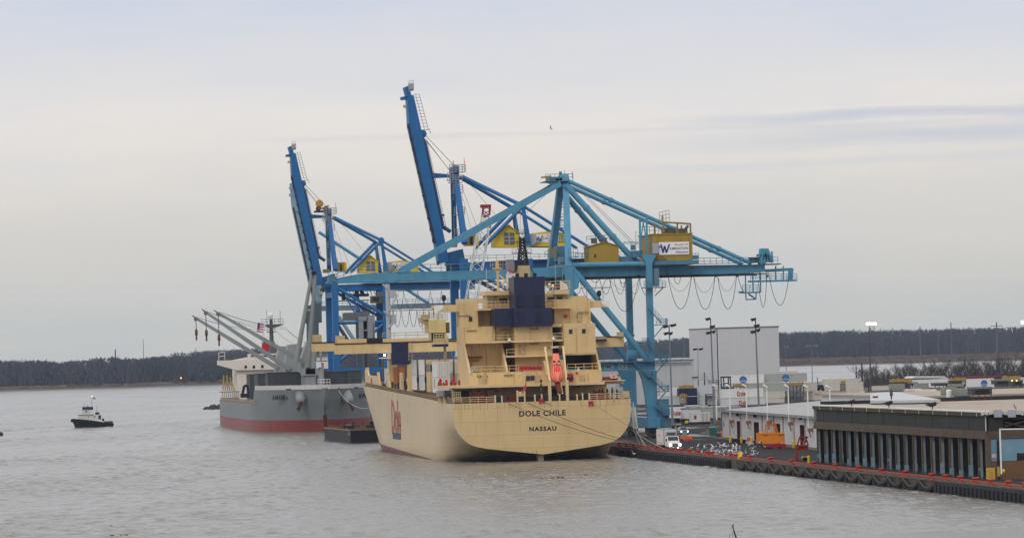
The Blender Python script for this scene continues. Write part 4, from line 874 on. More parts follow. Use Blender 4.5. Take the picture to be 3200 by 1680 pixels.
for x0, x1 in ((1150,1232),(1335,1405),(945,990),(1545,1580)):
    c_ = PY('z2',(x0+x1)/2,828,YS+1); a_ = PY('z2',x0,828,YS+1).x; e_ = PY('z2',x1,828,YS+1).x
    yy = YS+.2+14*max(0,(abs(c_.x-BX)/BHB))**3
    B().box(a_,e_,yy-.5,yy+.6,10.95,11.35).build('fairlead', bgrey_d, blk)
# anchor bolsters with rusty anchors
for x, y, ax2, ay2 in ((1085,880,1055,965),(1470,880,1500,945)):
    s_ = -1 if x < 1285 else 1
    c_ = PY('z2',x,y,YS+1.5); o_ = Vector((BX+s_*abs(c_.x-BX), YS+3.6, c_.z)); e_ = o_+Vector((s_*.9,-3.6,-2.0))
    b = B(); b.path([o_, o_.lerp(e_,.6), e_], [1.7,1.35,.9], 14); o = b.build('anchor_bolster', ghull, blk, smooth=True)
    b = B(); b.beam(e_+Vector((s_*-.3,-.1,.3)), e_+Vector((s_*.5,-.5,-2.1)), .8, .5); b.beam(e_+Vector((s_*.0,-.6,-1.7)), e_+Vector((s_*.9,-.7,-1.4)),.4,.4); b.build('anchor', M('anchor_rust',(.075,.022,.014),.8,.3,2), blk)
b = B(); c_ = PY('z2',1285,1110,YS); b.box(BX-.5,BX+.5,YS-1.25,YS-.6,0,4.3); b.build('stem_rust', M('stem_rust_paint',(.14,.035,.018),.9,.4,1.2,rust=.6), blk)
nm = M('bulker_lettering', (.020,.025,.032), .6)
for x0, x1, y0, s_ in ((848,990,908,-1),(1545,1690,892,1)):
    n_ = Vector((-.62,-.78,0)) if s_ < 0 else Vector((.62,-.78,0)); ex = Vector((.78,-.62,0)) if s_ < 0 else Vector((.78,.62,0))
    c_ = PY('z2',(x0+x1)/2,y0,YS+5); P_ = Vector((c_.x,0,c_.z-.55))
    # find the shell there, stand the lettering just off it
    hb = abs(c_.x-BX); lo, hi = -1, 24
    for _ in range(30):
        md = (lo+hi)/2; sec = bsec(md); q_ = min(sec, key=lambda s3: abs(s3[1]-c_.z))[0]
        if q_ < hb: lo = md
        else: hi = md
    P_.y = YS+lo-1; w_ = (PY('z2',x1,y0,P_.y).x-PY('z2',x0,y0,P_.y).x)/.78
    text('bow_name','AMAMI K',nm,blk,P_+n_*.75-ex*w_/2,ex,(0,0,1),w_,1.35,.04)
# deck house
YA = 1308.0
Qx = lambda k,x,y,Y=YA: PY(k,x,y,Y).x
zw0, zw1 = PY('c3',600,1060,YA).z, PY('c3',600,925,YA).z
b = B(); b.box(Qx('c3',678,1200),Qx('c3',678,1200)+19,YA,YA+16,7,zw0+.2); b.build('accommodation', bwhite, blk)
b = B(); xl = Qx('c3',355,950); b.prism([(xl,PY('c3',355,1015,YA).z),(xl,PY('c3',355,935,YA).z),(xl+32,PY('c3',355,935,YA).z+.2),(xl+32,zw0-1),(Qx('c3',678,1100),PY('c3',678,1105,YA).z)],'y',YA-1,YA+6); bw = b.build('bridge_wing', bwhite, blk)
b = B(); b.prism([(xl+4,zw1-.1),(Qx('c3',905,830),zw1+.75),(Qx('c3',1350,900),zw1+.6),(xl+32,zw1-.2)],'y',YA-.8,YA+6); b.build('bridge_front', bwhite, blk)
for x, y in ((833,1047),(977,1047),(1125,1037)):
    c_ = PY('c3',x,y,YA-1.05); B().box(c_.x-.35,c_.x+.35,YA-1.05,YA-.9,c_.z-.45,c_.z+.45).build('window', glass, bw)
b = B(); b.pbox('c3',905,830,1420,905,YA+1,YA+8); whl = b.build('wheelhouse', bwhite, blk)
for xa, xb in ((935,965),(1005,1085),(1165,1225),(1245,1270),(1300,1360)): B().pbox('c3',xa,845,xb,880,YA+.9,YA+1.1).build('window', glass, whl)
b = B(); b.pbox('c3',900,812,1425,832,YA,YA+8); b.build('wheelhouse_roof', bwhite, blk)
b = B(); b.rail([PY('c3',360,930,YA-1),PY('c3',465,920,YA-1)],2.2,2.9,.09); b.build('wing_rail', bwhite, blk)
# mast, funnel, flag
bmast = M('bulker_mast', (.075,.085,.095), .6, .15, 1)
b = B(); c_ = PY('c3',1290,640,YA+5); z0 = PY('c3',1290,810,YA+5).z; zt_ = PY('c3',1275,140,YA+5).z
b.tube((c_.x,YA+5,z0),(c_.x,YA+5,zt_-1),.75,8,.45); zy = PY('c3',1290,305,YA+5).z
b.prism([(Qx('c3',1165,300,YA+5),zy+.15),(Qx('c3',1490,295,YA+5),zy+.15),(Qx('c3',1490,300,YA+5),zy-.1),(c_.x+1,zy-.9),(c_.x-1,zy-.9)],'y',YA+4.4,YA+5.6)
b.rail([(Qx('c3',1110,290,YA+5),YA+4.5,zy+.1),(Qx('c3',1490,290,YA+5),YA+4.5,zy+.1)],1.6,1.4,.05); b.tube((Qx('c3',1440,200,YA+5),YA+5,zy),(Qx('c3',1440,200,YA+5),YA+5,zy+4),.07,4); b.tube((Qx('c3',1210,200,YA+5),YA+5,zy),(Qx('c3',1200,120,YA+5),YA+5,zy+4.3),.06,4)
z2_ = PY('c3',1265,430,YA+5).z; b.box(c_.x-1.3,c_.x+1,YA+4.2,YA+5.8,z2_-.15,z2_+.1); b.rail([(c_.x-1.3,YA+4.2,z2_),(c_.x+1,YA+4.2,z2_)],1.3,.8,.05)
b.build('radar_mast', bmast, blk)
b = B(); b.lathe((c_.x-.2,YA+5,zt_-.8),[(.5,0),(.8,.5),(.75,1.1),(.3,1.6)],10); b.build('satellite_dome', whitep, blk)
b = B(); b.pbox('c3',1140,600,1350,800,YA+9,YA+14); fnl = b.build('funnel', bgrey, blk)
B().lathe(PY('c3',1200,690,YA+8.9),[(1.5,0),(1.5,-.1)],16,ax='y').build('funnel_mark', redp, fnl); B().pbox('c3',1310,700,1352,795,YA+8.8,YA+9).build('funnel_panel', redp, fnl)
# stars and stripes flown from the mast stay
fl = thing('flag', 'stars and stripes flying beside the grey bulk carrier\'s radar mast', 'flag', tuple(PY('c3',1150,360,YA+5)))
c0, c1 = PY('c3',1045,262,YA+5), PY('c3',1155,290,YA+5); hgt = 2.6; wid = c1.x-c0.x
fst = [M('flag_red',(.50,.07,.11),.8), M('flag_white',(.66,.58,.66),.8), M('flag_blue',(.04,.06,.26),.8)]
b = B()
for i in range(7):
    f0, f1 = i/7, (i+1)/7; mi = 0 if i % 2 == 0 else 1
    for j in range(5):
        g0, g1 = j/5, (j+1)/5; yy = lambda g: YA+5+.4*math.sin(g*5)
        zz = lambda g, f: c0.z-hgt*f+(c1.z-c0.z)*g-.25*(1-g)*math.sin(f*2)
        mm_ = 2 if (f1 < .6 and g1 < .55) else mi
        b.add([(c0.x+wid*g0-.4*f0,yy(g0),zz(g0,f0)),(c0.x+wid*g1-.4*f0,yy(g1),zz(g1,f0)),(c0.x+wid*g1-.4*f1,yy(g1),zz(g1,f1)),(c0.x+wid*g0-.4*f1,yy(g0),zz(g0,f1))],[(0,1,2,3)],mm_)
b.build('cloth', fst, fl)
B().tube(PY('c3',1175,330,YA+5),PY('c3',1130,500,YA+5),.04,4).build('halyard', bmast, fl)
# hatch covers / holds as dark boxes, each its own part
for i, (xa, xb, ya, Y0, Y1) in enumerate(((620,690,705,1285,1296),(690,780,700,1265,1277),(780,1110,688,1192,1200),(1265,1480,680,1192,1204),(1480,1600,672,1191,1203))):
    b = B(); P0, P1 = PY('z2',xa,ya+40,Y0), PY('z2',xb,ya+40,Y0); zt_ = PY('z2',(xa+xb)/2,ya,Y0).z
    b.box(P0.x,P1.x,Y0,Y1,7,zt_)
    for j in range(int((P1.x-P0.x)/2.2)): b.box(P0.x+1.1+j*2.2,P0.x+1.3+j*2.2,Y0-.12,Y0,7.4,zt_-.3)
    b.box(P0.x-.15,P1.x+.15,Y0-.15,Y1,zt_,zt_+.25); b.build('hatch_cover', bgrey_d, blk)
b = B()
for x0, x1 in ((548,620),(690,790)):
    b.pbox('z2',x0,870,x1,905,1250,1254); b.cut()
    b.beam(PY('z2',x0+10,870,1250),PY('z2',x0+25,800,1250),.7,.7); b.beam(PY('z2',x1-8,870,1250),PY('z2',x1-20,800,1250),.7,.7); b.beam(PY('z2',x0+25,800,1250),PY('z2',x1-20,800,1250),.7,.7); b.cut()
b.build('hatch_rest', M('black_gear',(.02,.022,.026),.7), blk)
b = B(); b.rail([(BX-16,1182,7.4),(BX-16,1290,7.4)],1.1,2.4,.06); b.build('side_rail', M('rail_cream',(.45,.38,.25),.6), blk)
b = B(); b.pbox('z2',375,850,530,860,1292,1300); b.cut()
for i in range(9): b.pbox('z2',380+i*17,862,386+i*17,935,1291,1291.4); b.cut()
b.pbox('z2',375,905,530,935,1296,1300); b.build('poop_structure', M('poop_tan',(.30,.24,.18),.7,.3,1), blk)
b = B()
for i in range(6): b.beam(PY('z2',385+i*20,845,1293),PY('z2',392+i*14,700+random.randint(0,90),1293),.35,.35); b.cut()
b.build('stores_crane', M('yellow_gear',(.42,.30,.06),.6,.3,1,rust=.5), blk)
# foremast on the forecastle
b = B(); c_ = PY('z2',1250,700,1174); b.tube((c_.x,1174,11),(c_.x,1174,PY('z2',1250,590,1174).z),.72,10); zt_ = PY('z2',1250,585,1174).z
b.box(Qx('z2',1205,580,1174),Qx('z2',1305,580,1174),1173,1175,zt_-.1,zt_+.15); b.rail([(Qx('z2',1205,580,1174),1173,zt_),(Qx('z2',1305,580,1174),1173,zt_)],1.6,1.0,.07); b.tube((c_.x,1174,zt_),(c_.x,1174,zt_+2.7),.35,6); b.build('foremast', bgrey, blk)
b = B(); b.pbox('z2',1206,585,1250,640,1173,1174); b.pbox('z2',1255,580,1300,600,1173,1174); b.build('foremast_light_box', whitep, blk)
b = B(); b.rail([PY('z2',1222,795,1172),PY('z2',1328,795,1172)],1.5,.9,.07); b.build('foremast_rail', whitep, blk)
# ---- deck cranes: tapered house, twin-leg jib, hoist wire and hook block
jibm = M('jib_grey', (.25,.275,.285), .5, .1, .5, streak=.2); hookm = M('hook_brown', (.13,.06,.025), .7, .2, 2)
def deck_crane(label, Y, house, jib, hook, wires):
    """house: outline on plane Y; jib: heel and tip; hook: wire foot"""
    base = PY('z2',house[0][0],house[0][1],Y)
    t_ = thing('deck_crane', label, 'deck crane', (base.x,Y,7.4), 'deck cranes of the grey bulk carrier')
    q = [PY('z2',x,y,Y) for x, y in house]; xs = [p.x for p in q]; xm = (min(xs)+max(xs))/2
    b = B(); b.prism([(p.x,p.z) for p in q],'y',Y,Y+5); b.build('crane_house', bgrey, t_)
    b = B(); b.tube((xm,Y+2.5,7.4),(xm,Y+2.5,min(p.z for p in q)+.1),2.1,12); b.build('pedestal', bgrey, t_)
    h_, tp = PY('z2',*jib[0],Y), PY('z2',*jib[1],Y); d_ = (tp-h_)
    b = B(); b.beam(h_,h_.lerp(tp,.5),1.0,1.1,w2=.9,h2=1.05); b.beam(h_.lerp(tp,.5),h_.lerp(tp,.95),0.9,1.05,w2=.7,h2=.65); b.build('jib', jibm, t_)
    b = B(); b.beam(h_.lerp(tp,.94),tp+Vector((0,0,.1)),.5,.5,w2=.25,h2=.25); b.lathe(h_.lerp(tp,.955)+Vector((0,-.4,-.3)),[(.55,0),(.55,.8)],10,ax='y'); b.build('jib_head', cream_p if False else M('jib_head_bronze',(.16,.14,.11)), t_)
    if hook:
        s_ = h_.lerp(tp,.955); e_ = PY('z2',*hook,Y); 
        b = B(); b.tube((s_.x,Y,s_.z),(s_.x+.05,Y,e_.z+3.2),.11,5); w_ = b.build('hoist_wire', bmast, t_)
        b = B(); b.lathe((s_.x+.05,Y,e_.z),[(.1,0),(.28,.5),(.2,1.2),(.42,1.8),(.36,2.9),(.1,3.3)],8); b.build('hook_block', hookm, w_)
    for a_, c_ in wires:
        b = B(); b.path(arc(PY('z2',*a_,Y),PY('z2',*c_,Y),.6,8),.045,3); b.build('luffing_wire', bmast, t_)
    return t_
deck_crane('grey deck crane with the lowest, leftmost jib swung out over the river', 1226, [(850,690),(858,560),(885,455),(1030,450),(1045,690)], ((865,645),(112,186)), (152,405), [((150,195),(700,310)),((150,195),(720,330))])
deck_crane('grey deck crane whose jib lies between the other two lowered jibs', 1206, [(930,690),(940,560),(960,440),(1060,430),(1060,690)], ((975,660),(198,130)), (238,412), [((240,145),(840,300)),((240,145),(860,330)),((840,300),(1000,425))])
deck_crane('grey deck crane with the uppermost of three lowered jibs, its hook hanging lowest', 1190, [(1060,690),(1075,560),(1120,420),(1215,410),(1205,640),(1200,690)], ((1190,650),(303,140)), (345,455), [((350,150),(930,290)),((350,150),(950,310)),((930,290),(1100,395)),((950,310),(1120,420))])
# raised twin-leg jib
t_ = thing('deck_crane', 'grey deck crane with its twin-legged jib topped up almost upright', 'deck crane', (PY('z2',1080,690,1184).x,1184,7.4), 'deck cranes of the grey bulk carrier')
b = B(); q = [PY('z2',x,y,1184) for x, y in ((1110,700),(1125,560),(1165,430),(1185,450),(1200,700))]; b.prism([(p.x,p.z) for p in q],'y',1184,1188); b.build('crane_house', bgrey, t_)
b = B(); b.pbox('z2',1078,650,1225,710,1184,1187); b.build('platform', bgrey, t_); b = B(); b.pbox('z2',1110,705,1200,795,1184.4,1186.6); b.build('pedestal', bgrey, t_)
top = PY('z6',250,545,1184); f1, f2 = PY('z2',1030,590,1184), PY('z2',1125,440,1184)
jp = M('jib_pole', (.24,.25,.235), .5, .15, .4, streak=.3)
b = B(); b.tube(f1,top+Vector((-.5,0,0)),.72,10,.42); b.cut(); b.tube(f2+Vector((0,0,-6)),top+Vector((.5,0,0)),.72,10,.42); b.build('jib_leg', jp, t_)
b = B(); a_, c_ = PY('z6',190,827,1184), PY('z6',232,825,1184); b.tube(a_,c_,.35,8); b.build('cross_brace', jp, t_)
b = B(); b.pbox('z6',236,518,270,545,1183.4,1184.8); b.build('jib_head', blackp, t_)
b = B()
for x in (243,262): b.tube(PY('z6',x-8,545,1184),PY('z6',x,1060,1184),.04,3); b.cut()
b.build('hoist_wire', bmast, t_)
# ================================================================== QUAY CRANES
lblue = M('pale_blue_paint', (.075,.26,.405), .45, .12, .4, streak=.4, dirt=(.05,.14,.20), rust=.3, rustc=(.10,.07,.05))
lblue_d = M('pale_blue_gear', (.07,.19,.29), .55, .15, 1, streak=.3, dirt=(.05,.09,.12))
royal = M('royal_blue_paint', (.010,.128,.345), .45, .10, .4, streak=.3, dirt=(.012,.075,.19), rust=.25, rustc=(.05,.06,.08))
royal_d = M('royal_blue_dark', (.008,.080,.215), .5, .1, .6)  # darker copy of the blue, also paints shade on far legs and posts
geard = M('dark_gear', (.028,.034,.042), .6, .3, 1.2)
ochre = M('ochre_paint', (.36,.235,.035), .55, .10, .5, streak=.3, dirt=(.20,.13,.04))
yell = M('yellow_paint', (.72,.50,.02), .5, .08, .6, streak=.15, dirt=(.5,.33,.05))
signw = M('sign_white', (.80,.79,.78), .5, .03)
signb = M('sign_blue', (.030,.060,.25), .5, .1)
signk = M('sign_ink', (.06,.065,.10), .6)
cable = M('cable_black', (.02,.022,.026), .7)
redlamp = M('red_beacon', (.9,.12,.12), .4, 0, emit=.8)
def xz(k, x, y, Y): p = PY(k, x, y, Y); return (p.x, p.z)
def P3(k, x, y, Y): return PY(k, x, y, Y)
def loops(t_, nm, lst, Y, r=.07, mat=cable):
    """hanging power cables, deep U shaped bights"""
    for p, q, sag in lst:
        b = B(); n = 12; pts = []
        for i in range(n+1):
            f = i/n; u_ = 2*f-1; pts.append(Vector((p[0]+(q[0]-p[0])*f, Y, p[1]+(q[1]-p[1])*f-sag*(1-abs(u_)**2.2))))
        b.path(pts, r, 4); b.build(nm, mat, t_)
def wilmington(t_, x0, x1, z0, z1, Y):
    """white board: big blue W followed by the harbour's name in three lines"""
    b = B(); b.box(x0,x1,Y,Y+.06,z0,z1); bd_ = b.build('sign_board', signw, t_); w, h = x1-x0, z1-z0; y_ = Y-.02
    b = B(); wx, wz, ww, wh = x0+w*.045, z0+h*.16, w*.28, h*.68; s_ = ww*.24
    for a_, c_ in ((0,.30),(.30,.46),(.46,.72),(.72,1.0)):
        pass
    zig = [(0,1),(.22,0),(.42,.8),(.62,0),(1.0,1)]
    for (a_,az_),(c_,cz_) in zip(zig[:-1],zig[1:]):
        p_ = (wx+a_*ww,wz+az_*wh); q_ = (wx+c_*ww,wz+cz_*wh); b.prism([(p_[0],p_[1]),(p_[0]+s_*.8,p_[1]),(q_[0]+s_*.8,q_[1]),(q_[0],q_[1])],'y',y_-.02*(a_>.1),y_-.01-.02*(a_>.1))
    b.box(wx-ww*.12,wx+s_*.9,y_-.03,y_-.02,wz+wh*.62,wz+wh*.78); b.build('sign_emblem', signb, t_)
    for s, fx, fw, fz, fh in (('the port of',.52,.44,.70,.17),('ILMINGTON',.36,.60,.40,.18),('Delaware',.56,.40,.12,.16)):
        text('sign_lettering', s, signk, t_, (x0+w*fx,y_-.02,z0+h*fz), (1,0,0), (0,0,1), w*fw, h*fh, .012, thick=0)
# ------------------------------------------------------------------ nearest crane: pale blue, boom lowered over the ship
A = thing('container_crane', 'pale blue ship-to-shore crane with its boom lowered level over the cream ship', 'container crane', (148.5,896,1.5), 'ship-to-shore cranes on the quay')
XSs, XL = 140.4, 156.6; YN, YF = 884.0, 908.0
ap = PY('z7',450,110,896); 
for Yl, ya in ((YN,893.6),(YF,898.4)):
    b = B(); b.beam((ap.x+.1,ya,ap.z+.6),(XSs,Yl,36),1.25,1.15,w2=1.35,h2=1.3); b.beam((XSs,Yl,36.2),(XSs,Yl,1.9),1.55,1.5); b.build('sea_leg', lblue, A)
b = B(); b.box(XSs-.6,XSs+.6,YN-.4,YF+.4,34.6,36.6); b.cut().box(XSs-.5,XSs+.5,YN,YF,14.8,16.8); b.build('cross_beam', lblue, A)
for Yl in (YN,YF):
    b = B(); zt_ = PY('z7',1210,775,YN).z; b.box(XL-.62,XL+.62,Yl-.7,Yl+.7,15.2,zt_); b.prism([(XL-.62,zt_-1.8),(XL+.62,zt_-1.8),(XL+1.6,zt_),(XL-1.6,zt_)],'y',Yl-.68,Yl+.68); b.build('land_leg', lblue, A)
    s_ = 1 if Yl == YN else 1
    b = B(); b.prism([(XL-2.7,15.0),(XL+.9,15.0),(XL+.9,5.2),(XL-1.0,5.2),(XL-1.55,10.5),(XL-2.0,13.3)],'y',Yl-.75,Yl+.75); b.build('lower_leg', lblue, A)
    b = B(); zb_ = 15.0; b.box(XSs+.7,XL+.6,Yl-.72,Yl+.72,zb_+.05,zb_+1.75); pb_ = b.build('portal_beam', lblue, A)
    b = B(); b.box(XSs,XL+6.0 if Yl == YN else XL+2,Yl-2.0,Yl-.75,zb_+1.75,zb_+1.9); b.rail([(XSs,Yl-1.9,zb_+1.9),(XL+6 if Yl == YN else XL+2,Yl-1.9,zb_+1.9)],1.1,1.6,.04); b.build('portal_walkway', lblue_d, pb_)
    b = B(); b.tube((XSs+.3,Yl,PY('z7',580,866,YN).z),(XL,Yl,PY('z7',1180,858,YN).z),.50,12); b.build('tie_tube', lblue, A)
    b = B(); p_, q_ = PY('z7',560,930,YN), PY('b8',195,505,YN); b.tube((p_.x,Yl,p_.z),(q_.x,Yl,q_.z),.62,12); b.prism([(p_.x-.6,p_.z+1.6),(p_.x+.9,p_.z-.6),(p_.x+.4,p_.z-3.2),(p_.x-.6,p_.z-3.6)],'y',Yl-.5,Yl+.5); b.build('diagonal_brace', lblue, A)
b = B(); b.tube((PY('b8',0,465,YN+4).x,YN+4,PY('b8',0,465,YN+4).z),(PY('b8',85,465,YN+4).x,YN+4,PY('b8',85,465,YN+4).z),1.15,14); b.build('cable_drum_housing', lblue, A)
px_ = PY('z3',0,372,YN-.8); 
for s, xa, xb in (('PMC',-36,52),('C5',100,176)):
    c0, c1 = PY('z3',xa,372,YN-.8), PY('z3',xb,372,YN-.8); b = B(); b.box(c0.x,c1.x,YN-.80,YN-.74,15.35,16.55); pl = b.build('number_plate', M('plate_pale',(.36,.47,.52),.6,.1), A)
    text('plate_lettering', s, lblue_d, pl, (c0.x+.15,YN-.82,15.5), (1,0,0), (0,0,1), c1.x-c0.x-.3, .9, .04, thick=0)
# sills and bogies
for X in (XSs, XL-.3):
    b = B(); b.box(X-1.2,X+1.2,YN-3.5,YF+3.5,3.6,5.6); b.build('sill_beam', lblue, A)
    for Yb in (YN-2,YF-3):
        b = B(); b.box(X-.8,X+.8,Yb-.2,Yb+5.2,2.6,3.6); bg = b.build('bogie', geard, A)
        for i in range(4):
            B().lathe((X-.45,Yb+.5+i*1.35,2.15),[(.55,0),(.6,.1),(.6,.8),(.55,.9)],12,ax='x').build('wheel', M('wheel_steel',(.05,.06,.07),.5), bg)
b = B(); b.box(XL+1.0,XL+3.2,YN-1,YN+2,3.4,9.2); b.build('electrical_house', lblue_d, A)
# boom and back-reach: two plate girders joined by ties
Yg = (889.2, 901.6)
for Y in Yg:
    q = [xz(*a_,889.2) for a_ in (('z6',400,608),('z6',404,588),('z6',440,572),('z6',600,540),('z6',1000,522),('z6',1500,513),('z7',560,880))]
    b = B(); b.prism(q+[xz('z7',560,968,889.2)],'y',Y,Y+1.3); b.build('boom_girder', lblue, A)
    q = [xz(*a_,889.2) for a_ in (('z7',562,968),('z7',562,880),('z8',420,560),('z8',1440,545),('z8',1445,612),('z8',1380,622),('z8',420,648))]
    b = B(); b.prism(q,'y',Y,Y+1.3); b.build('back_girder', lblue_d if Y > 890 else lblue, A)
    b = B(); p_, q_ = PY('z8',420,655,889), PY('z8',1480,628,889); b.box(PY('z7',540,975,889).x,q_.x,Y-.25,Y-.1,p_.z-.15,p_.z+.1); b.build('festoon_rail', cable, A)
b = B()
for i in range(12): x_ = 95+i*7.4; b.box(x_,x_+.5,890.5,901.6,34.6,35.1); b.cut()
b.build('girder_tie', lblue_d, A)
zt_ = PY('z7',800,880,889).z
b = B(); b.box(XSs+2,183,888.0,889.1,zt_+.0,zt_+.12); b.build('girder_walkway', lblue_d, A)
b = B(); b.rail([PY('z6',1080,520,888.4),PY('z6',1500,515,888.4)],1.4,2.2,.055); b.cut(); b.rail([PY('z8',770,548,888.2),PY('z8',1560,538,888.2)],1.3,1.3,.05); b.cut(); b.rail([PY('z6',430,590,888.8),PY('z6',600,532,888.8),PY('z6',860,525,888.8)],1.3,1.6,.055); b.cut(); b.rail([PY('z7',560,820,888.2),PY('z7',680,820,888.2)],1.2,1.2,.05); b.build('girder_railing', lblue_d, A)
b = B(); b.pbox('z6',370,560,430,600,889,892); b.pbox('z6',385,540,420,570,889.5,891); b.rail([PY('z6',365,565,888.8),PY('z6',440,560,888.8)],1.1,.8,.05); b.build('boom_tip_gear', lblue_d, A)
b = B(); b.prism([xz('z6',905,528,889),xz('z6',980,498,889),xz('z6',1010,510,889),xz('z6',1010,524,889)],'y',889,890.4); b.cut().prism([xz('z6',905,528,889),xz('z6',980,498,889),xz('z6',1010,510,889),xz('z6',1010,524,889)],'y',901.7,903); b.build('stay_bracket', lblue, A)
# apex gear
b = B(); b.prism([xz('z7',395,190,893),xz('z7',380,110,893),xz('z7',500,95,893),xz('z7',520,190,893)],'y',893,899); b.build('apex_head', lblue, A)
b = B(); zp = PY('z7',400,125,892).z; b.box(PY('z7',295,120,892).x,PY('z7',535,120,892).x,891.5,900,zp-.15,zp); b.rail([(PY('z7',295,120,892).x,891.6,zp),(PY('z7',535,120,892).x,891.6,zp)],1.3,.9,.05); b.beam(PY('z7',300,135,892),PY('z7',380,165,892),.4,.4); b.build('apex_platform', lblue_d, A)
b = B(); b.pbox('z7',330,90,470,125,893,898); b.cut(); b.pbox('z7',420,45,440,80,895,896); b.cut(); b.tube(PY('z7',463,35,895),PY('z7',463,90,895),.05,4); b.cut(); b.tube(PY('z7',532,40,892),PY('z7',532,110,892),.05,4); b.build('apex_machinery', lblue_d, A)
b = B(); b.beam(PY('z7',255,98,892),PY('z7',345,88,892),.35,.35); b.build('apex_jib', ochre, A)
for Y in (891.5,900.5):
    b = B(); p_, q_ = PY('z7',430,150,891.5), PY('z6',975,505,890); b.beam((p_.x,Y,p_.z),(q_.x,Y,q_.z),.55,1.05); b.build('fore_stay', lblue, A)
    b = B(); p_, q_ = PY('z7',500,130,891.5), PY('z8',1330,535,890); b.tube((p_.x,Y,p_.z),(q_.x,Y,q_.z),.42,10)
    for f in (.23,.58,.82): c_ = Vector((p_.x,Y,p_.z)).lerp(Vector((q_.x,Y,q_.z)),f); d_ = Vector((q_.x-p_.x,0,q_.z-p_.z)).normalized(); b.tube(c_-d_*.3,c_+d_*.3,.56,10)
    b.build('back_stay', lblue, A)
    b = B(); p_, q_ = PY('z7',490,160,889), PY('z7',1085,835,889); Y2 = 889 if Y < 895 else 905; b.tube((p_.x,Y,p_.z),(q_.x,Y2,q_.z),.62,12)
    for f in (.3,.68): c_ = Vector((p_.x,Y,p_.z)).lerp(Vector((q_.x,Y2,q_.z)),f); d_ = Vector((q_.x-p_.x,0,q_.z-p_.z)).normalized(); b.tube(c_-d_*.3,c_+d_*.3,.75,12)
    b.build('main_strut', lblue, A)
b = B()
for a_, c_ in (((320,165),(0,430)),((350,200),(100,430)),((620,240),(1070,690)),((640,240),(1095,690))): b.path([PY('z7',*a_,896),PY('z7',*c_,896)],.05,3); b.cut()
b.build('hoist_rope', M('wire_grey',(.22,.23,.24)), A)
# mast stairs between the two sea legs
b = B(); b.ladder(PY('z7',452,560,894),PY('z7',450,215,894),1.0); b.build('mast_ladder', lblue_d, A)
for x, y in ((455,470),(455,540),(430,660),(455,585),(470,355)):
    b = B(); c_ = PY('z7',x,y,893); b.box(c_.x-.8,c_.x+1.2,892.5,895,c_.z-.12,c_.z); b.rail([(c_.x-.8,892.6,c_.z),(c_.x+1.2,892.6,c_.z)],1.1,1,.05); b.build('mast_landing', lblue_d, A)
b = B(); b.pbox('z7',410,795,500,862,886.5,887.5); c_ = b.build('name_plate', M('plate_slate',(.15,.25,.36),.6), A)
b = B()
for i in range(4): b.pbox('z7',428+i*17,842,438+i*17,854,886.3,886.4)
b.build('plate_marks', signk, c_)
b = B(); b.pbox('z7',335,720,395,800,890,893); b.build('drive_cabin', M('cab_ochre_grey',(.22,.20,.10)), A)
b = B(); b.pbox('z7',395,700,500,830,892,896); b.build('hoist_frame', lblue_d, A); b = B(); b.rail([PY('z7',290,800,888),PY('z7',520,790,888)],1.2,1,.05); b.rail([PY('z7',380,680,888),PY('z7',500,672,888)],1.2,1,.05); b.rail([PY('z7',500,790,883),PY('z7',580,790,883)],1.6,.9,.05); b.box(PY('z7',500,790,883).x,PY('z7',580,790,883).x,882.6,884,PY('z7',540,795,883).z-.15,PY('z7',540,795,883).z); b.build('hoist_railing', lblue_d, A)
# trolley under the boom by the funnel
b = B(); b.pbox('z7',180,890,500,990,891,900); b.build('trolley', lblue, A); b = B(); b.pbox('z7',290,985,385,1045,892,898); b.build('trolley_cab', geard, A)
# machinery houses on the back-reach
mh0, mh1 = PY('z7',1240,700,885).x, PY('z7',1588,700,885).x; z0_, z1_ = PY('z7',1400,828,885).z, PY('z7',1400,597,885).z
b = B(); b.box(mh0,mh1,885,901,z0_,z1_); mh = b.build('machinery_house', ochre, A)
b = B(); b.box(mh0-.15,mh1+.15,884.8,901.2,z1_,z1_+.2); b.build('house_roof', ochre, mh)
for i in range(11): 
    x_ = mh0+.8+i*(mh1-mh0-1.4)/10; B().box(x_,x_+.12,884.92,885,z0_,z1_).build('cladding_rib', ochre, mh)
b = B(); b.prism([xz('z7',1245,825,884.6),xz('z7',1285,785,884.6),xz('z7',1325,785,884.6),xz('z7',1370,826,884.6)],'y',884.6,884.95); b.build('house_hopper', M('ochre_shadow',(.20,.12,.02)), mh)
wilmington(mh, PY('z7',1292,700,884.8).x, PY('z7',1558,700,884.8).x, PY('z7',1420,775,884.8).z, PY('z7',1420,664,884.8).z, 884.78)
b = B(); b.pbox('z7',1238,675,1290,765,884.3,884.8); b.build('vent_panel', M('panel_grey',(.34,.37,.42)), mh)
b = B(); b.pbox('z7',1250,826,1645,862,884,903); b.build('house_platform', lblue_d, A)
b = B(); b.rail([PY('z7',1590,822,884.2),PY('z7',1645,822,884.2)],1.3,.6,.05); b.pbox('z7',1595,780,1640,815,885,888); b.build('platform_gear', lblue_d, A)
b = B(); q = [(1330,490),(1575,505)]; zf0 = PY('z7',1450,600,885).z; 
for x_, y_ in ((1333,490),(1455,500),(1570,505)): b.beam(PY('z7',x_,y_,885.3),(PY('z7',x_,y_,885.3).x,885.3,zf0),.3,.3); b.cut()
for x_, y_ in ((1333,490),(1570,505)): b.beam(PY('z7',x_,y_,885.3)+Vector((0,10,0)),(PY('z7',x_,y_,885.3).x,895.3,zf0),.3,.3); b.cut()
b.beam(PY('z7',1330,490,885.3),PY('z7',1575,505,885.3),.3,.35); b.cut(); b.beam(PY('z7',1330,592,885.3),PY('z7',1575,600,885.3),.3,.3); b.build('roof_frame', M('ochre_frame',(.25,.16,.04),.6,.2,1,rust=.5), A)
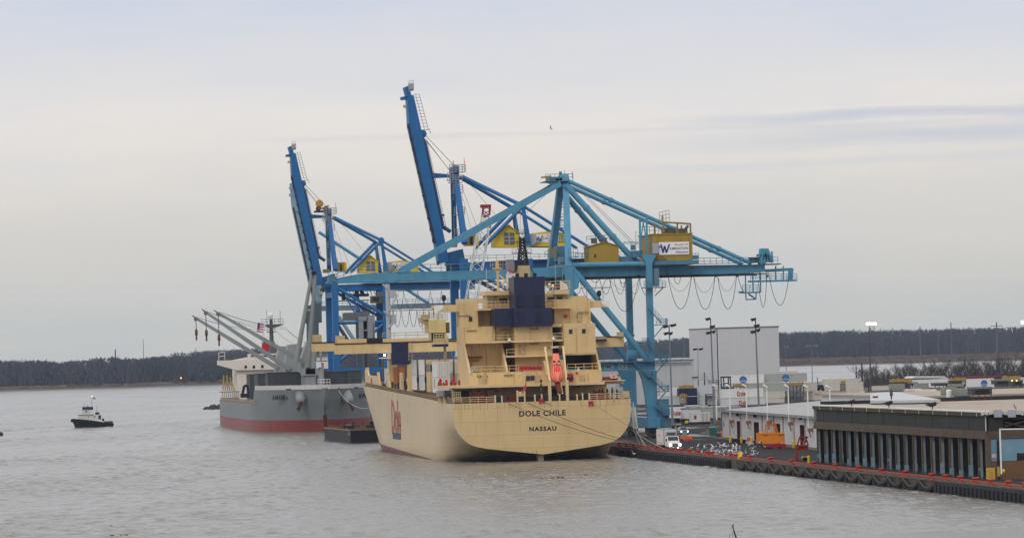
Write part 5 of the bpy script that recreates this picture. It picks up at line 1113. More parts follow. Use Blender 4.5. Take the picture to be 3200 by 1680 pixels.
b = B(); b.pbox('z7',1345,540,1425,588,888,892); b.cut().pbox('z7',1430,545,1545,590,888,892); b.cut(); b.beam(PY('z7',1520,560,887),PY('z7',1550,520,887),.5,.5); b.build('roof_winch', M('roof_winch_grey',(.10,.095,.09),.7,.3,1), A)
b = B(); b.rail([PY('z7',1300,500,886),PY('z7',1385,480,886)],2.2,.7,.05,(1,.66,.33)); b.beam(PY('z7',1325,435,886),PY('z7',1325,500,886),.35,.35); b.rail([PY('z7',1130,590,886),PY('z7',1330,595,886)],1.4,1,.05); b.ladder(PY('z7',1105,720,886),PY('z7',1105,565,886),.8); b.build('roof_railing', M('ochre_rail',(.32,.24,.07)), A)
for x_, ya, yb in ((1125,445,740),(1185,425,770)):
    b = B(); b.beam(PY('z7',x_,ya,885.6),PY('z7',x_+4,yb,885.6),.36,.36); b.build('stay_post', lblue, A)
b = B(); b.beam(PY('z7',1125,485,885.6),PY('z7',1187,478,885.6),.3,.3); b.cut(); b.beam(PY('z7',1155,490,885.6),PY('z7',1130,680,885.6),.2,.2); b.cut(); b.beam(PY('z7',1155,490,885.6),PY('z7',1180,640,885.6),.2,.2); b.build('post_brace', lblue, A)
b = B(); x0_, x1_ = PY('z7',676,760,887).x, PY('z7',940,760,887).x; zb_, ze_, zr_ = PY('z7',800,845,887).z, PY('z7',800,706,887).z, PY('z7',840,668,887).z; xr_ = x0_+(x1_-x0_)*.56
b.prism([(x0_,zb_),(x1_,zb_),(x1_,ze_),(xr_,zr_),(x0_,ze_)],'y',887,893); sh_ = b.build('boom_hoist_house', ochre, A)
b = B(); b.prism([(x0_-.15,ze_),(xr_,zr_),(x1_+.15,ze_),(x1_+.15,ze_+.14),(xr_,zr_+.15),(x0_-.15,ze_+.14)],'y',886.8,893.2); b.build('roof', M('ochre_roof',(.24,.14,.03)), sh_)
b = B(); b.pbox('z7',725,770,740,800,886.9,887); b.build('louvre', geard, sh_)
for x_ in (722,810):
    c_ = PY('z7',x_,660,889); B().lathe((c_.x,889,c_.z-.4),[(.62,0),(.62,1.0),(.3,1.15)],12).build('roof_fan', M('fan_grey',(.12,.11,.08)), sh_)
b = B(); b.rail([PY('z7',655,665,887),PY('z7',860,650,887)],1.1,1,.05); b.ladder(PY('z7',660,790,887),PY('z7',660,670,887),.8); b.cut(); b.pbox('z7',940,790,1100,840,888,895); b.cut(); b.pbox('z7',1060,740,1150,800,887,890); b.cut(); b.pbox('z7',1050,690,1090,735,888,889); b.cut(); b.rail([PY('z7',985,690,888),PY('z7',1110,690,888)],.6,1.4,.06); b.build('deck_gear', lblue_d, A)
# tail: sheave frames, lower service platform, hanging basket
for x_ in (1405,1445):
    b = B(); b.prism([xz('z8',x_,400,890),xz('z8',x_+28,398,890),xz('z8',x_+75,520,890),xz('z8',x_+52,520,890),xz('z8',x_+22,440,890),xz('z8',x_+14,520,890),xz('z8',x_-8,520,890)],'y',890,892); b.build('sheave_frame', lblue, A)
b = B(); b.pbox('z8',1380,450,1410,475,890,892); b.cut().pbox('z8',1395,505,1450,545,889.6,892); b.cut(); b.beam(PY('z8',1503,425,890),PY('z8',1512,510,890),.3,.3); b.build('tail_gear', lblue, A)
b = B(); b.pbox('z8',1315,480,1390,530,890,893); b.build('tail_winch', geard, A)
b = B(); b.pbox('z8',1430,538,1590,548,888.4,893); b.build('tail_deck', lblue_d, A)
b = B(); b.beam(PY('z8',1445,605,890),PY('z8',1690,590,890),.5,.6); b.cut(); b.beam(PY('z8',1680,580,890),PY('z8',1672,695,890),.9,.9); b.cut(); b.pbox('z8',1310,688,1735,704,889,892); b.cut(); b.rail([PY('z8',1310,690,889),PY('z8',1735,690,889)],1.3,1.1,.05,(1,.66,.33))
for x_ in (1330,1395,1540,1610): b.cut(); b.beam(PY('z8',x_,560,890),PY('z8',x_,690,890),.25,.25)
b.build('service_platform', lblue, A)
b = B(); b.pbox('z8',1240,795,1405,808,889,893); b.cut(); b.rail([PY('z8',1235,796,889),PY('z8',1405,796,889)],1.3,.7,.05,(1,.66,.33)); b.cut()
for x_ in (1262,1330,1400): b.beam(PY('z8',x_,640,890),PY('z8',x_+2,800,890),.22,.22); b.cut()
b.beam(PY('z8',1265,800,890),PY('z8',1268,870,890),.2,.2); b.cut(); b.beam(PY('z8',1360,800,890),PY('z8',1358,870,890),.2,.2); b.cut(); b.beam(PY('z8',1265,868,890),PY('z8',1360,866,890),.25,.25); b.cut(); b.beam(PY('z8',1290,815,890),PY('z8',1350,860,890),.3,.3); b.cut(); b.pbox('z8',1200,792,1245,803,889.5,890); b.build('service_basket', lblue, A)
zt8 = lambda x,y: xz('z8',x,y,888.6)
loops(A,'festoon_cable',[(zt8(10,668),zt8(285,660),7.2*.95),(zt8(285,660),zt8(365,805),1.6),(zt8(550,655),zt8(770,648),7.6*.58*1.7*.62+2),(zt8(785,650),zt8(985,645),6.8),(zt8(1005,645),zt8(1182,640),6.9),(zt8(1190,640),zt8(1262,800),1.0),(zt8(1380,690),zt8(1458,640),6.0),(zt8(1478,640),zt8(1656,690),5.6)],888.6,.055)
loops(A,'festoon_cable',[(zt8(105,655),zt8(168,655),2.2),(zt8(605,652),zt8(672,652),1.6),(zt8(515,655),zt8(430,800),-.6)],888.8,.05)
z7_ = lambda x,y: xz('z7',x,y,888.6)
loops(A,'festoon_cable',[(z7_(600,1030),z7_(720,1150),1.5),(z7_(545,1070),z7_(585,990),-.3),(z7_(775,1120),z7_(848,985),-.6),(z7_(690,978),z7_(780,975),1.0),(z7_(942,975),z7_(1010,973),1.3)],888.6,.05)
loops(A,'slack_cable',[(zt8(20,690),zt8(290,690),2.0),(zt8(555,665),zt8(768,660),2.8),(zt8(790,660),zt8(985,655),3.2),(zt8(1010,655),zt8(1180,650),3.0)],889,.03)
b = B()
for x_ in (285,545,775,992,1190,1466): b.pbox('z8',x_-9,643,x_+9,662,888.4,889); b.cut()
b.pbox('z7',838,972,858,992,888.4,889); b.build('festoon_carrier', cable, A)
# stair flights up the near landward leg
stair = lambda k,x,y,Yo=-1.6: PY(k,x,y,YN+Yo)
for (a_, c_) in (((200,5),(332,152)),((193,345),(342,520)),((60,525),(200,660)),((232,675),(360,800)),((250,940),(372,1030))):
    b = B(); p_, q_ = stair('b8',*a_), stair('b8',*c_); b.beam(p_,q_,.8,.16); b.rail([p_+Vector((0,-.4,0)),q_+Vector((0,-.4,0))],1.1,1.0,.04); b.build('stair_flight', lblue_d, A)
for (xa,xb,y) in ((275,382,165),(138,205,352),(290,385,525),(300,398,805),(340,405,1030),(190,240,662)):
    b = B(); p_, q_ = stair('b8',xa,y), stair('b8',xb,y); b.box(p_.x,q_.x,YN-2.4,YN+.5,p_.z-.15,p_.z); b.rail([(p_.x,YN-2.3,p_.z),(q_.x,YN-2.3,p_.z)],1.15,.7,.045,(1,.66,.33)); b.rail([(q_.x,YN-2.3,p_.z),(q_.x,YN+.4,p_.z)],1.15,.7,.045,(1,.66,.33))
    if xb > 300: b.beam((q_.x-.4,YN-1,p_.z-.1),(XL+.6,YN-1,p_.z-2.4),.18,.18)
    b.build('stair_landing', lblue_d, A)
b = B(); b.pbox('z8',420,580,470,745,884,886); b.build('lift_shaft', M('lift_blue_grey',(.12,.19,.25)), A); b = B(); c0 = PY('z8',325,755,883); c1 = PY('z8',525,752,883); b.box(c0.x,c1.x,882,885,c0.z-.2,c0.z); b.rail([(c0.x,882.1,c0.z),(c1.x,882.1,c0.z)],1.2,.8,.05,(1,.66,.33)); b.beam(PY('z8',505,760,883),PY('z8',432,832,883),.2,.2); b.build('upper_landing', lblue_d, A)
# ------------------------------------------------------------------ two royal blue cranes, booms raised
def blue_crane(Y0, label, full):
    """drawn once from the survey of both cranes (same rails, same type)"""
    t_ = thing('container_crane', label, 'container crane', (148.5,Y0+9,1.5), 'ship-to-shore cranes on the quay')
    Bx = lambda k,x,y: xz(k,x,y,1045.0); Cx = lambda k,x,y: xz(k,x,y,1335.0)
    at = lambda p,Y: Vector((p[0],Y,p[1]))
    XS_, XL_ = 141.0, 156.4; Ya, Yb = Y0, Y0+18
    b = B(); q = [Bx('z5',1100,140),Bx('z5',1113,390),Bx('z5',1330,1352),Bx('z6',1257,455),Bx('z6',1340,440),Bx('z5',1412,1352),Bx('z5',1226,470),Bx('z5',1150,135)]
    b.prism(q,'y',Y0+6,Y0+10.5); boom = b.build('boom', royal, t_)
    b = B(); q = [Bx('z5',1076,72),Bx('z5',1105,60),Bx('z5',1118,75),Bx('z5',1135,140),Bx('z5',1095,145)]; b.prism(q,'y',Y0+6.5,Y0+10); b.build('boom_tip', royal, boom)
    b = B(); b.prism([Bx('z5',1053,150),Bx('z5',1100,142),Bx('z5',1100,170),Bx('z5',1055,172)],'y',Y0+7,Y0+9.5); b.build('tip_bracket', royal, boom)
    b = B(); b.pbox('z5',1072,215,1098,238,1045,1046) if False else b.prism([Bx('z5',1072,215),Bx('z5',1100,215),Bx('z5',1100,238),Bx('z5',1072,238)],'y',Y0+7,Y0+8); b.build('tip_lamp', steel, boom)
    b = B(); b.rail([at(Bx('z5',1112,105),Y0+6),at(Bx('z5',1150,100),Y0+6)],2.4,.8,.06,(1,.66,.33)); b.lathe(at(Bx('z5',1134,100),Y0+7),[(.5,0),(.7,.3),(.7,1.6),(.3,2)],8); b.build('tip_platform', steel, boom)
    B().lathe(at(Bx('z5',1134,42),Y0+7),[(.10,0),(.10,.35)],6).build('aircraft_beacon', redlamp, boom)
    b = B(); b.path([at(Bx('z5',1108,390),Y0+5.9),at(Bx('z5',1326,1352),Y0+5.9)],.22,4)
    p_, q_ = at(Bx('z5',1108,390),Y0+5.8), at(Bx('z6',1250,450),Y0+5.8)
    for i in range(13): c_ = p_.lerp(q_,i/12); b.box(c_.x-.3,c_.x+.2,Y0+5.4,Y0+6,c_.z-.5,c_.z+.5)
    b.build('trolley_rail', geard, boom)
    b = B(); p_, q_ = at(Bx('z5',1165,130),Y0+6), at(Bx('z5',1240,420),Y0+6); b.rail([p_,q_],0.01,2.0,.05) if False else None
    for dx in (0,.9): b.tube(p_+Vector((dx,0,0)),q_+Vector((dx,0,0)),.06,4)
    for i in range(12): c_ = p_.lerp(q_,i/11); b.tube(c_+Vector((-.4,0,0)),c_+Vector((.9,0,0)),.05,4)
    p_, q_ = at(Bx('z5',1262,520),Y0+6), at(Bx('z5',1420,1240),Y0+6); b.tube(p_,q_,.06,4)
    for i in range(22): c_ = p_.lerp(q_,i/21); b.tube(c_,c_+Vector((-.7,0,.05)),.05,4)
    b.build('boom_ladder', M('ladder_grey',(.20,.22,.25)), boom)
    b = B(); b.path([at(Bx('z5',1255,420),Y0+7),at(Bx('z5',1285,412),Y0+7),at(Bx('z5',1292,445),Y0+7)],.09,4); b.build('davit_arm', geard, boom)
    b = B(); b.lathe(at(Bx('z5',1226,452),Y0+6.5),[(.1,0),(1.0,.1),(1.0,3.2),(.1,3.3)],12,ax='y'); b.build('boom_sheave', royal, boom)
    b = B(); b.prism([Bx('z5',1235,480),Bx('z5',1258,520),Bx('z5',1405,1210),Bx('z5',1392,1215)],'y',Y0+6.3,Y0+10.2); b.build('boom_backing', royal_d, boom)
    b = B(); b.prism([Bx('z5',1366,1110),Bx('z5',1400,1108),Bx('z5',1400,1125),Bx('z5',1366,1125)],'y',Y0+5.6,Y0+7); b.build('boom_box', royal_d, boom)
    # mast
    top = Bx('z5',1492,760)
    b = B(); b.beam(at(top,Y0+7),at(Bx('z5',1540,1352),Y0),1.1,1.0,w2=1.3,h2=1.3); b.cut(); b.beam(at(top,Y0+11),at((Bx('z5',1540,1352)[0],Bx('z5',1540,1352)[1]),Yb),1.1,1.0,w2=1.3,h2=1.3); b.build('mast_leg', royal, t_)
    b = B(); b.prism([Bx('z5',1470,800),Bx('z5',1462,730),Bx('z5',1490,708),Bx('z5',1522,712),Bx('z5',1525,800)],'y',Y0+6.5,Y0+11.5); b.build('mast_head', royal_d, t_)
    b = B(); c_ = at(Bx('z5',1480,740),Y0+7); b.tube(c_,c_+Vector((0,0,2.0)),.08,4); b.cut(); c_ = at(Bx('z5',1565,760),Y0+6); b.tube(c_,c_+Vector((0,0,3.2)),.05,4); b.build('mast_rod', geard, t_)
    B().lathe(at(Bx('z5',1568,692),Y0+6),[(.12,0),(.12,.4)],6).build('aircraft_beacon', redlamp, t_)
    b = B()
    for xa, xb, y in ((1440,1570,765),(1440,1545,850),(1470,1550,930),(1480,1565,1112),(1480,1580,1290),(1425,1470,830)):
        p_, q_ = at(Bx('z5',xa,y),Y0+5.5), at(Bx('z5',xb,y),Y0+5.5); b.box(p_.x,q_.x,Y0+5.2,Y0+8,p_.z-.12,p_.z); b.rail([(p_.x,Y0+5.2,p_.z),(q_.x,Y0+5.2,p_.z)],1.7,.8,.085,(1,.66,.33)); b.cut()
    for x, y0_, y1_ in ((1535,930,1000),(1545,1112,1190),(1490,1112,1260),(1465,860,1000)):
        p_ = at(Bx('z5',x,y1_),Y0+5.5); b.ladder(p_,(p_.x,p_.y,Bx('z5',x,y0_)[1]),.7); b.cut()
    b.build('mast_landing', M('galv_rail',(.30,.33,.37),.5), t_)
    b = B(); q = [Bx('z5',1300,768),Bx('z5',1310,812),Bx('z5',1465,805),Bx('z5',1465,782)]; b.prism(q,'y',Y0+7.4,Y0+9.2); b.build('latch_arm', royal, t_)
    b = B(); b.path([at(Bx('z5',1383,1185),Y0+8),at(Bx('z5',1400,1210),Y0+8),at(Bx('z5',1462,1250),Y0+8)],[.7,.5,.45],8); b.build('lower_latch', royal_d, t_)
    b = B()
    for a_, c_ in (((1245,450),(1485,705)),((1262,505),(1450,745)),((1255,490),(1445,740))): b.path([at(Bx('z5',*a_),Y0+8),at(Bx('z5',*c_),Y0+8)],.07,4); b.cut()
    for a_, c_ in (((430,150),(560,490)),((440,230),(500,460))): b.path([at(Cx('z6',*a_),Y0+8),at(Cx('z6',*c_),Y0+8)],.05,3); b.cut()
    b.path([at(Cx('z6',490,140),Y0+9),at(Cx('z6',740,440),Y0+9)],.05,3); b.build('hoist_rope', M('wire_grey',(.22,.23,.24)), t_)
    # stays, knee frame
    for dy in (0, 16):
        b = B(); b.tube(at(Cx('z6',428,92),Y0+8+(dy-8)*.25),at(Cx('z6',785,277),Y0+1+dy),.46,10); b.cut(); b.tube(at(Cx('z6',785,277),Y0+1+dy),at(Cx('z6',1185,525),Y0+1+dy),.36,8); b.build('back_stay', royal, t_)
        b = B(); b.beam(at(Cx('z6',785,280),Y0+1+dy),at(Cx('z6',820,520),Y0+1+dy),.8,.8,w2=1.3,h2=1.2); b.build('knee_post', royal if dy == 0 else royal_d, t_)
        b = B(); b.tube(at(Cx('z6',545,525),Y0+1+dy),at(Cx('z6',775,288),Y0+1+dy),.45,8); b.build('knee_strut', royal, t_)
    b = B(); b.lathe(at(Cx('z6',782,275),Y0+.5),[(.5,0),(.9,.1),(.9,1.1),(.5,1.2)],10,ax='y'); b.build('knee_joint', royal, t_)
    b = B(); b.ladder(at(Cx('z6',755,420),Y0+.5),at(Cx('z6',755,300),Y0+.5),1.0); b.build('knee_ladder', M('galv_rail',(.30,.33,.37)), t_)
    # girders, legs, braces
    zg0, zg1 = Cx('z6',1000,660)[1], Cx('z6',1000,608)[1]
    for dy in (4.5, 12):
        b = B(); b.box(138.5,184,Y0+dy,Y0+dy+1.4,zg0,zg1); b.build('back_girder', royal, t_)
    b = B(); b.box(150,182,Y0+3,Y0+15,zg1,zg1+.25); b.build('house_deck', royal_d, t_)
    b = B(); b.rail([(141,Y0+3,zg1+.3),(182,Y0+3,zg1+.3)],1.2,2,.05); b.build('deck_railing', lblue_d, t_)
    for Yl in (Ya, Yb):
        b = B(); b.box(XS_-.95,XS_+.95,Yl-.8,Yl+.8,5.5,41.5); b.build('sea_leg', royal, t_)
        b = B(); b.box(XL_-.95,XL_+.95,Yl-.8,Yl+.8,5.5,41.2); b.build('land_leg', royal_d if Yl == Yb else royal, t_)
        b = B(); b.tube((XS_,Yl,Cx('z6',450,640)[1]),(XL_,Yl,Cx('z6',780,870)[1]),.5,8); b.cut(); b.tube((XS_,Yl,Cx('z6',440,1240)[1]),(XL_-1,Yl,Cx('z6',800,930)[1]),.5,8); b.build('diagonal_brace', royal, t_)
        b = B(); b.tube((XS_,Yl,Cx('z6',440,922)[1]),(XL_,Yl,Cx('z6',790,912)[1]),.42,8); b.cut(); b.box(XS_,XL_,Yl-.6,Yl+.6,14,15.8); b.build('portal_beam', royal, t_)
    b = B(); b.box(XS_-.8,XS_+.8,Ya,Yb,37,38.6); b.cut(); b.box(XL_-.8,XL_+.8,Ya,Yb,37,38.6); b.cut(); b.box(XS_-1,XS_+1,Ya-3,Yb+3,3.4,5.5); b.cut(); b.box(XL_-1,XL_+1,Ya-3,Yb+3,3.4,5.5); b.build('sill_beam', royal, t_)
    for X in (XS_, XL_):
        for Yl in (Ya-2, Yb-3):
            b = B(); b.box(X-.7,X+.7,Yl,Yl+5,2.5,3.4)
            for i in range(4): b.lathe((X-.4,Yl+.6+i*1.25,2.05),[(.55,0),(.55,.8)],10,ax='x')
            b.build('bogie', geard, t_)
    # houses
    b = B(); q = [Cx('z6',612,530),Cx('z6',762,530),Cx('z6',762,446),Cx('z6',700,402),Cx('z6',612,458)]; b.prism(q,'y',Y0+2,Y0+8); gh = b.build('gable_house', yell, t_)
    b = B(); q = [Cx('z6',606,462),Cx('z6',700,398),Cx('z6',768,448),Cx('z6',768,442),Cx('z6',700,390),Cx('z6',606,454)]; b.prism(q,'y',Y0+1.7,Y0+8.3); b.build('roof', yell, gh)
    b = B(); q = [Cx('z6',672,515),Cx('z6',735,515),Cx('z6',735,440),Cx('z6',672,440)]; b.prism(q,'y',Y0+1.9,Y0+2.1); wn = b.build('louvre_window', M('louvre_grey',(.12,.13,.14),.5), gh)
    for f in (.33,.66): B().box(q[0][0],q[1][0],Y0+1.82,Y0+1.9,q[0][1]+(q[2][1]-q[0][1])*f-.06,q[0][1]+(q[2][1]-q[0][1])*f+.06).build('glazing_bar', M('bar_pale',(.5,.5,.45)), wn)
    xm_ = (q[0][0]+q[1][0])/2; B().box(xm_-.09,xm_+.09,Y0+1.8,Y0+1.9,q[0][1],q[2][1]).build('glazing_bar', M('bar_pale',(.5,.5,.45)), wn)
    b = B(); q = [Cx('z6',836,525),Cx('z6',1078,525),Cx('z6',1078,462),Cx('z6',1035,440),Cx('z6',935,433),Cx('z6',836,446)]; b.prism(q,'y',Y0+2.5,Y0+13); lh = b.build('machinery_house', yell, t_)
    c0, c1 = Cx('z6',858,502), Cx('z6',1012,447); wilmington(lh, c0[0], c1[0], c0[1], c1[1], Y0+2.4)
    c0, c1 = Cx('z6',834,525), Cx('z6',872,448); b = B(); b.box(c0[0],c1[0],Y0+2.3,Y0+2.42,c0[1],c1[1]); b.build('grey_door', M('door_grey',(.45,.45,.44)), lh)
    b = B(); b.beam(at(Cx('z6',838,525),Y0+2),at(Cx('z6',905,470),Y0+2),.9,.2); b.build('house_stair', M('galv_rail',(.30,.33,.37)), lh)
    c0, c1 = Cx('z6',440,520), Cx('z6',515,445); b = B(); b.box(c0[0],c1[0],Y0+4,Y0+8,c0[1],c1[1]); sh = b.build('switch_house', ochre, t_); B().box(c0[0]+1.1,c1[0]-1.2,Y0+3.9,Y0+4,c0[1]+.3,c1[1]-.6).build('doorway', geard, sh)
    B().box(c1[0]-.5,c1[0]+.2,Y0+3.8,Y0+4.4,c0[1],c1[1]-.3).build('yellow_cage', yell, sh)
    c0, c1 = Cx('z6',335,530), Cx('z6',385,500); b = B(); b.box(c0[0],c1[0],Y0+3,Y0+5,c0[1],c1[1]); b.build('hinge_cabin', M('hinge_olive',(.20,.16,.05)), t_)
    b = B(); q = [Cx('z6',340,640),Cx('z6',345,560),Cx('z6',420,540),Cx('z6',440,640)]; b.prism(q,'y',Y0+3,Y0+13); b.build('boom_hinge', royal_d, t_)
    # trolley and head block parked under the girder, operator's cab
    b = B()
    for (xa,ya,xb,yb,dy) in ((530,612,760,660,5),(560,690,700,715,6),(440,738,700,752,6),(600,660,625,735,7),(500,655,520,740,8),(640,655,660,700,6)):
        c0, c1 = Cx('z6',xa,yb), Cx('z6',xb,ya); b.box(c0[0],c1[0],Y0+dy,Y0+dy+3,c0[1],c1[1]); b.cut()
    for i in range(8): x_ = 535+i*28; b.beam(at(Cx('z6',x_,655),Y0+5),at(Cx('z6',x_+18,700),Y0+5),.18,.18); b.cut()
    b.build('trolley_frame', geard, t_)
    c0, c1 = Cx('z6',708,768), Cx('z6',792,708); b = B(); b.box(c0[0],c1[0],Y0+2,Y0+5,c0[1],c1[1]); cb = b.build('operator_cab', M('cab_dark_olive',(.14,.125,.03),.5), t_)
    B().box(c0[0]+.3,c0[0]+2.4,Y0+1.95,Y0+2.05,c0[1]+.5,c1[1]-.4).build('cab_window', M('cab_glass',(.02,.03,.05),.1), cb)
    b = B(); b.box(Cx('z6',850,680)[0],184,Y0+3.6,Y0+3.8,Cx('z6',1000,668)[1]-.1,Cx('z6',1000,668)[1]+.1); b.build('festoon_rail', cable, t_)
    pk = [Cx('z6',x,672) for x in (905,965,1075,1175,1262,1350,1440,1530)]
    loops(t_,'festoon_cable',[(a_,c_,5.6) for a_, c_ in zip(pk[:-1],pk[1:])],Y0+3.7,.055)
    return t_
C2 = blue_crane(1045.0, 'royal blue crane just behind the pale blue one, its taller-looking boom raised', True)
C3 = dup(C2, loc=(148.5,1335+9,1.5), label='farther royal blue crane with raised boom, rising behind the grey bulk carrier')
# cable reel and black sheaves perched on the farther crane's latch arm
rl = thing('cable_reel', 'orange reel with black sheaves perched on the farther royal blue crane', 'cable reel', tuple(PY('z5',385,1100,1343)))
b = B(); c_ = PY('z5',360,1030,1342); b.lathe((c_.x,1341.5,c_.z),[(.3,0),(1.1,.1),(1.2,.6),(1.1,1.1),(.3,1.2)],14,ax='y'); b.prism([(c_.x-.2,c_.z-1.5),(c_.x+3,c_.z-.4),(c_.x+2.4,c_.z-1.7)],'y',1341.6,1342.6); b.build('reel', M('reel_orange',(.48,.22,.03),.6,.3,1), rl)
for x in (352,410):
    b = B(); c_ = PY('z5',x,1070,1341); b.lathe((c_.x,1340.6,c_.z),[(.3,0),(.75,.1),(.75,1.5),(.3,1.6)],12,ax='y'); sh_ = b.build('sheave', geard, rl)
    B().lathe((c_.x,1340.5,c_.z),[(.4,0),(.4,.1)],10,ax='y').build('hub', M('hub_red',(.25,.06,.05)), sh_)
b = B(); b.pbox('z5',322,1085,440,1100,1341,1344); b.build('bracket', geard, rl)
# ------------------------------------------------------------------ farthest crane: grey-blue, boom raised, low girder
gblue = M('grey_blue_paint', (.21,.33,.42), .5, .08, .4, streak=.3, dirt=(.14,.20,.25)); gblue_d = M('grey_blue_dark', (.075,.10,.125), .55, .1, .5)  # dark copy paints shade onto the legs and far members
YD = 1400.0
D = thing('container_crane', 'grey-blue crane farthest along the quay, its raised boom beside the royal blue one', 'container crane', (148.5,YD+9,1.5), 'ship-to-shore cranes on the quay')
b = B(); q = [xz('z5',133,860,YD),xz('z5',160,855,YD),xz('z5',162,880,YD),xz('z6',335,640,YD),xz('z6',322,785,YD),xz('z6',272,797,YD),xz('z6',222,600,YD),xz('z6',93,10,YD)]; b.prism(q,'y',YD+4,YD+7); bo = b.build('boom', gblue, D)
for y in (905,960): b = B(); c_ = PY('z5',112,y,YD+4); c1 = PY('z5',140,y,YD+4); b.beam(c_,c1,.6,.7,w2=.9,h2=1.0); b.build('tip_bracket', gblue, bo)
b = B(); b.path([PY('z6',92,20,YD+3.8),PY('z6',218,600,YD+3.8),PY('z6',268,797,YD+3.8)],.25,4); b.build('boom_rail', geard, bo)
for i in range(6): 
    f = i/5; a_ = PY('z6',100+128*f,60+560*f,YD+3.9); c_ = PY('z6',150+128*f,50+560*f,YD+3.9); B().beam(a_,c_,.08,.2).build('boom_joint', gblue_d, bo)
b = B(); b.pbox('z6',238,520,268,545,YD+3,YD+4); b.build('hook_block', geard, D)
b = B(); b.pbox('z6',296,640,326,700,YD+3,YD+5); cb = b.build('operator_cab', M('cab_beige',(.38,.35,.28)), D); B().pbox('z6',302,652,320,672,YD+2.9,YD+3).build('cab_window', geard, cb)
for Yl in (YD, YD+18):
    b = B(); b.tube((141,Yl,3),(141.6,Yl,PY('z6',310,800,YD).z),1.05,12); b.prism([(140,30),(143.5,30),(143.5,36.5),(141,35.5)],'y',Yl-.8,Yl+.8); b.build('sea_leg', gblue_d, D)
    b = B(); b.box(156.2,157.8,Yl-.7,Yl+.7,3,36); b.build('land_leg', gblue_d, D)
    b = B(); p_, q_ = PY('z6',445,870,YD), PY('z6',570,1060,YD); b.tube((p_.x,Yl,p_.z),(q_.x,Yl,q_.z),.6,8); b.build('diagonal_brace', gblue_d if Yl > YD else gblue, D)
for dy in (4,12):
    b = B(); b.box(141,192,YD+dy,YD+dy+1.3,PY('z6',1100,806,YD).z,PY('z6',1100,768,YD).z); b.build('back_girder', gblue_d if dy > 5 else M('grey_blue_mid',(.15,.215,.27),.5,.1,.4,streak=.3), D)
b = B(); b.box(155,192,YD+3.2,YD+3.4,PY('z6',1100,820,YD).z-.1,PY('z6',1100,820,YD).z+.1); b.build('festoon_rail', cable, D)
b = B(); b.rail([(141,YD+3.6,PY('z6',1100,766,YD).z),(192,YD+3.6,PY('z6',1100,766,YD).z)],1.3,1.6,.06); b.build('girder_railing', lblue_d, D)
b = B(); p_, q_ = PY('z6',1010,665,YD), PY('z6',1190,785,YD); b.tube((p_.x-28,YD+5,p_.z+19),(q_.x,YD+5,q_.z),.5,8); b.build('back_stay', lblue, D)
pk = [xz('z6',x,822,YD) for x in (842,880,945,1010,1068,1122,1162,1200,1240)]
loops(D,'festoon_cable',[(a_,c_,5.2) for a_, c_ in zip(pk[:-1],pk[1:])],YD+3.3,.07)
# ------------------------------------------------------------------ lattice crawler crane behind the ship
mc = thing('crawler_crane', 'crawler crane with pale lattice boom and red head, standing between the blue cranes', 'crawler crane', (140.6,1030,1.5))
lat = M('lattice_white', (.60,.62,.64), .5, .1, 1); redh = M('head_red', (.28,.03,.035), .5, .15, 1)
Ym = 1030; foot, tip = PY('z0',1160,900,Ym), PY('z0',1222,540,Ym)
b = B(); b.lattice(foot, foot.lerp(tip,.85), 2.6, 2.6, 16, .13, .07); b.lattice(foot.lerp(tip,.85), tip, 2.6, 2.6, 3, .13, .07, 1.4, 1.4); b.build('lattice_boom', lat, mc)
b = B(); tp2 = PY('z0',1224,516,Ym); b.lattice(tip, tp2, 1.6, 1.6, 2, .14, .10); b.cut(); b.pbox('z0',1209,514,1235,522,Ym-.6,Ym+.6); b.cut(); b.pbox('z0',1212,540,1228,546,Ym-.6,Ym+.6); b.build('boom_head', redh, mc)
b = B(); b.box(foot.x-2.5,foot.x+4,Ym-3,Ym+3,3,6.5); b.build('cab_body', redh, mc)
for s_ in (-1,1): b = B(); b.box(foot.x-3.5,foot.x+4.5,Ym+s_*3-.6,Ym+s_*3+.6,1.5,2.9); b.build('track', geard, mc)
b = B(); b.beam((foot.x,Ym,5),(foot.x,Ym,foot.z+.3),1.2,1.2); b.build('boom_foot', lat, mc)
b = B(); b.tube(PY('z0',1231,525,Ym),PY('z0',1231,568,Ym),.05,4); hk = b.build('hoist_wire', cable, mc); c_ = PY('z0',1231,571,Ym); B().lathe((c_.x,Ym,c_.z-.3),[(.2,0),(.45,.4),(.2,1)],8).build('hook_block', ochre, hk)
b = B()
for dx in (0,6): b.path([PY('z0',1216+dx,528,Ym+.3),PY('z0',1166+dx,760,Ym+.3)],.05,3); b.cut()
b.build('pendant_rope', M('wire_grey',(.22,.23,.24)), mc)
# ------------------------------------------------------------------ grey harbour crane tower with counterweight
hc = thing('harbour_crane', 'grey mobile harbour crane tower with slotted mast and boxy counterweight behind the deck gantry', 'harbour crane', (141.5,1235,1.5))
hg = M('harbour_grey', (.26,.27,.30), .5, .1, .5, streak=.2); hgd = M('harbour_counterweight', (.13,.125,.115), .8, .15, .6)
Yh = 1235; zb_ = PY('z6',680,1055,Yh).z
x0, x1, x2, x3 = (PY('z6',x,950,Yh).x for x in (612,640,672,730))
b = B(); b.box(x0,x1,Yh,Yh+3,zb_,PY('z6',625,905,Yh).z); b.cut(); b.prism([(x2,zb_),(x3,zb_),(x3,PY('z6',720,855,Yh).z),(x2+.3,PY('z6',680,870,Yh).z),(x2,PY('z6',672,920,Yh).z)],'y',Yh,Yh+3); b.cut(); b.box(x0-.2,x2-.2,Yh-.1,Yh+3,PY('z6',640,905,Yh).z,PY('z6',640,872,Yh).z); b.cut(); b.box(x1,x2,Yh+.4,Yh+2.5,PY('z6',650,985,Yh).z,PY('z6',650,975,Yh).z); b.build('mast', hg, hc)
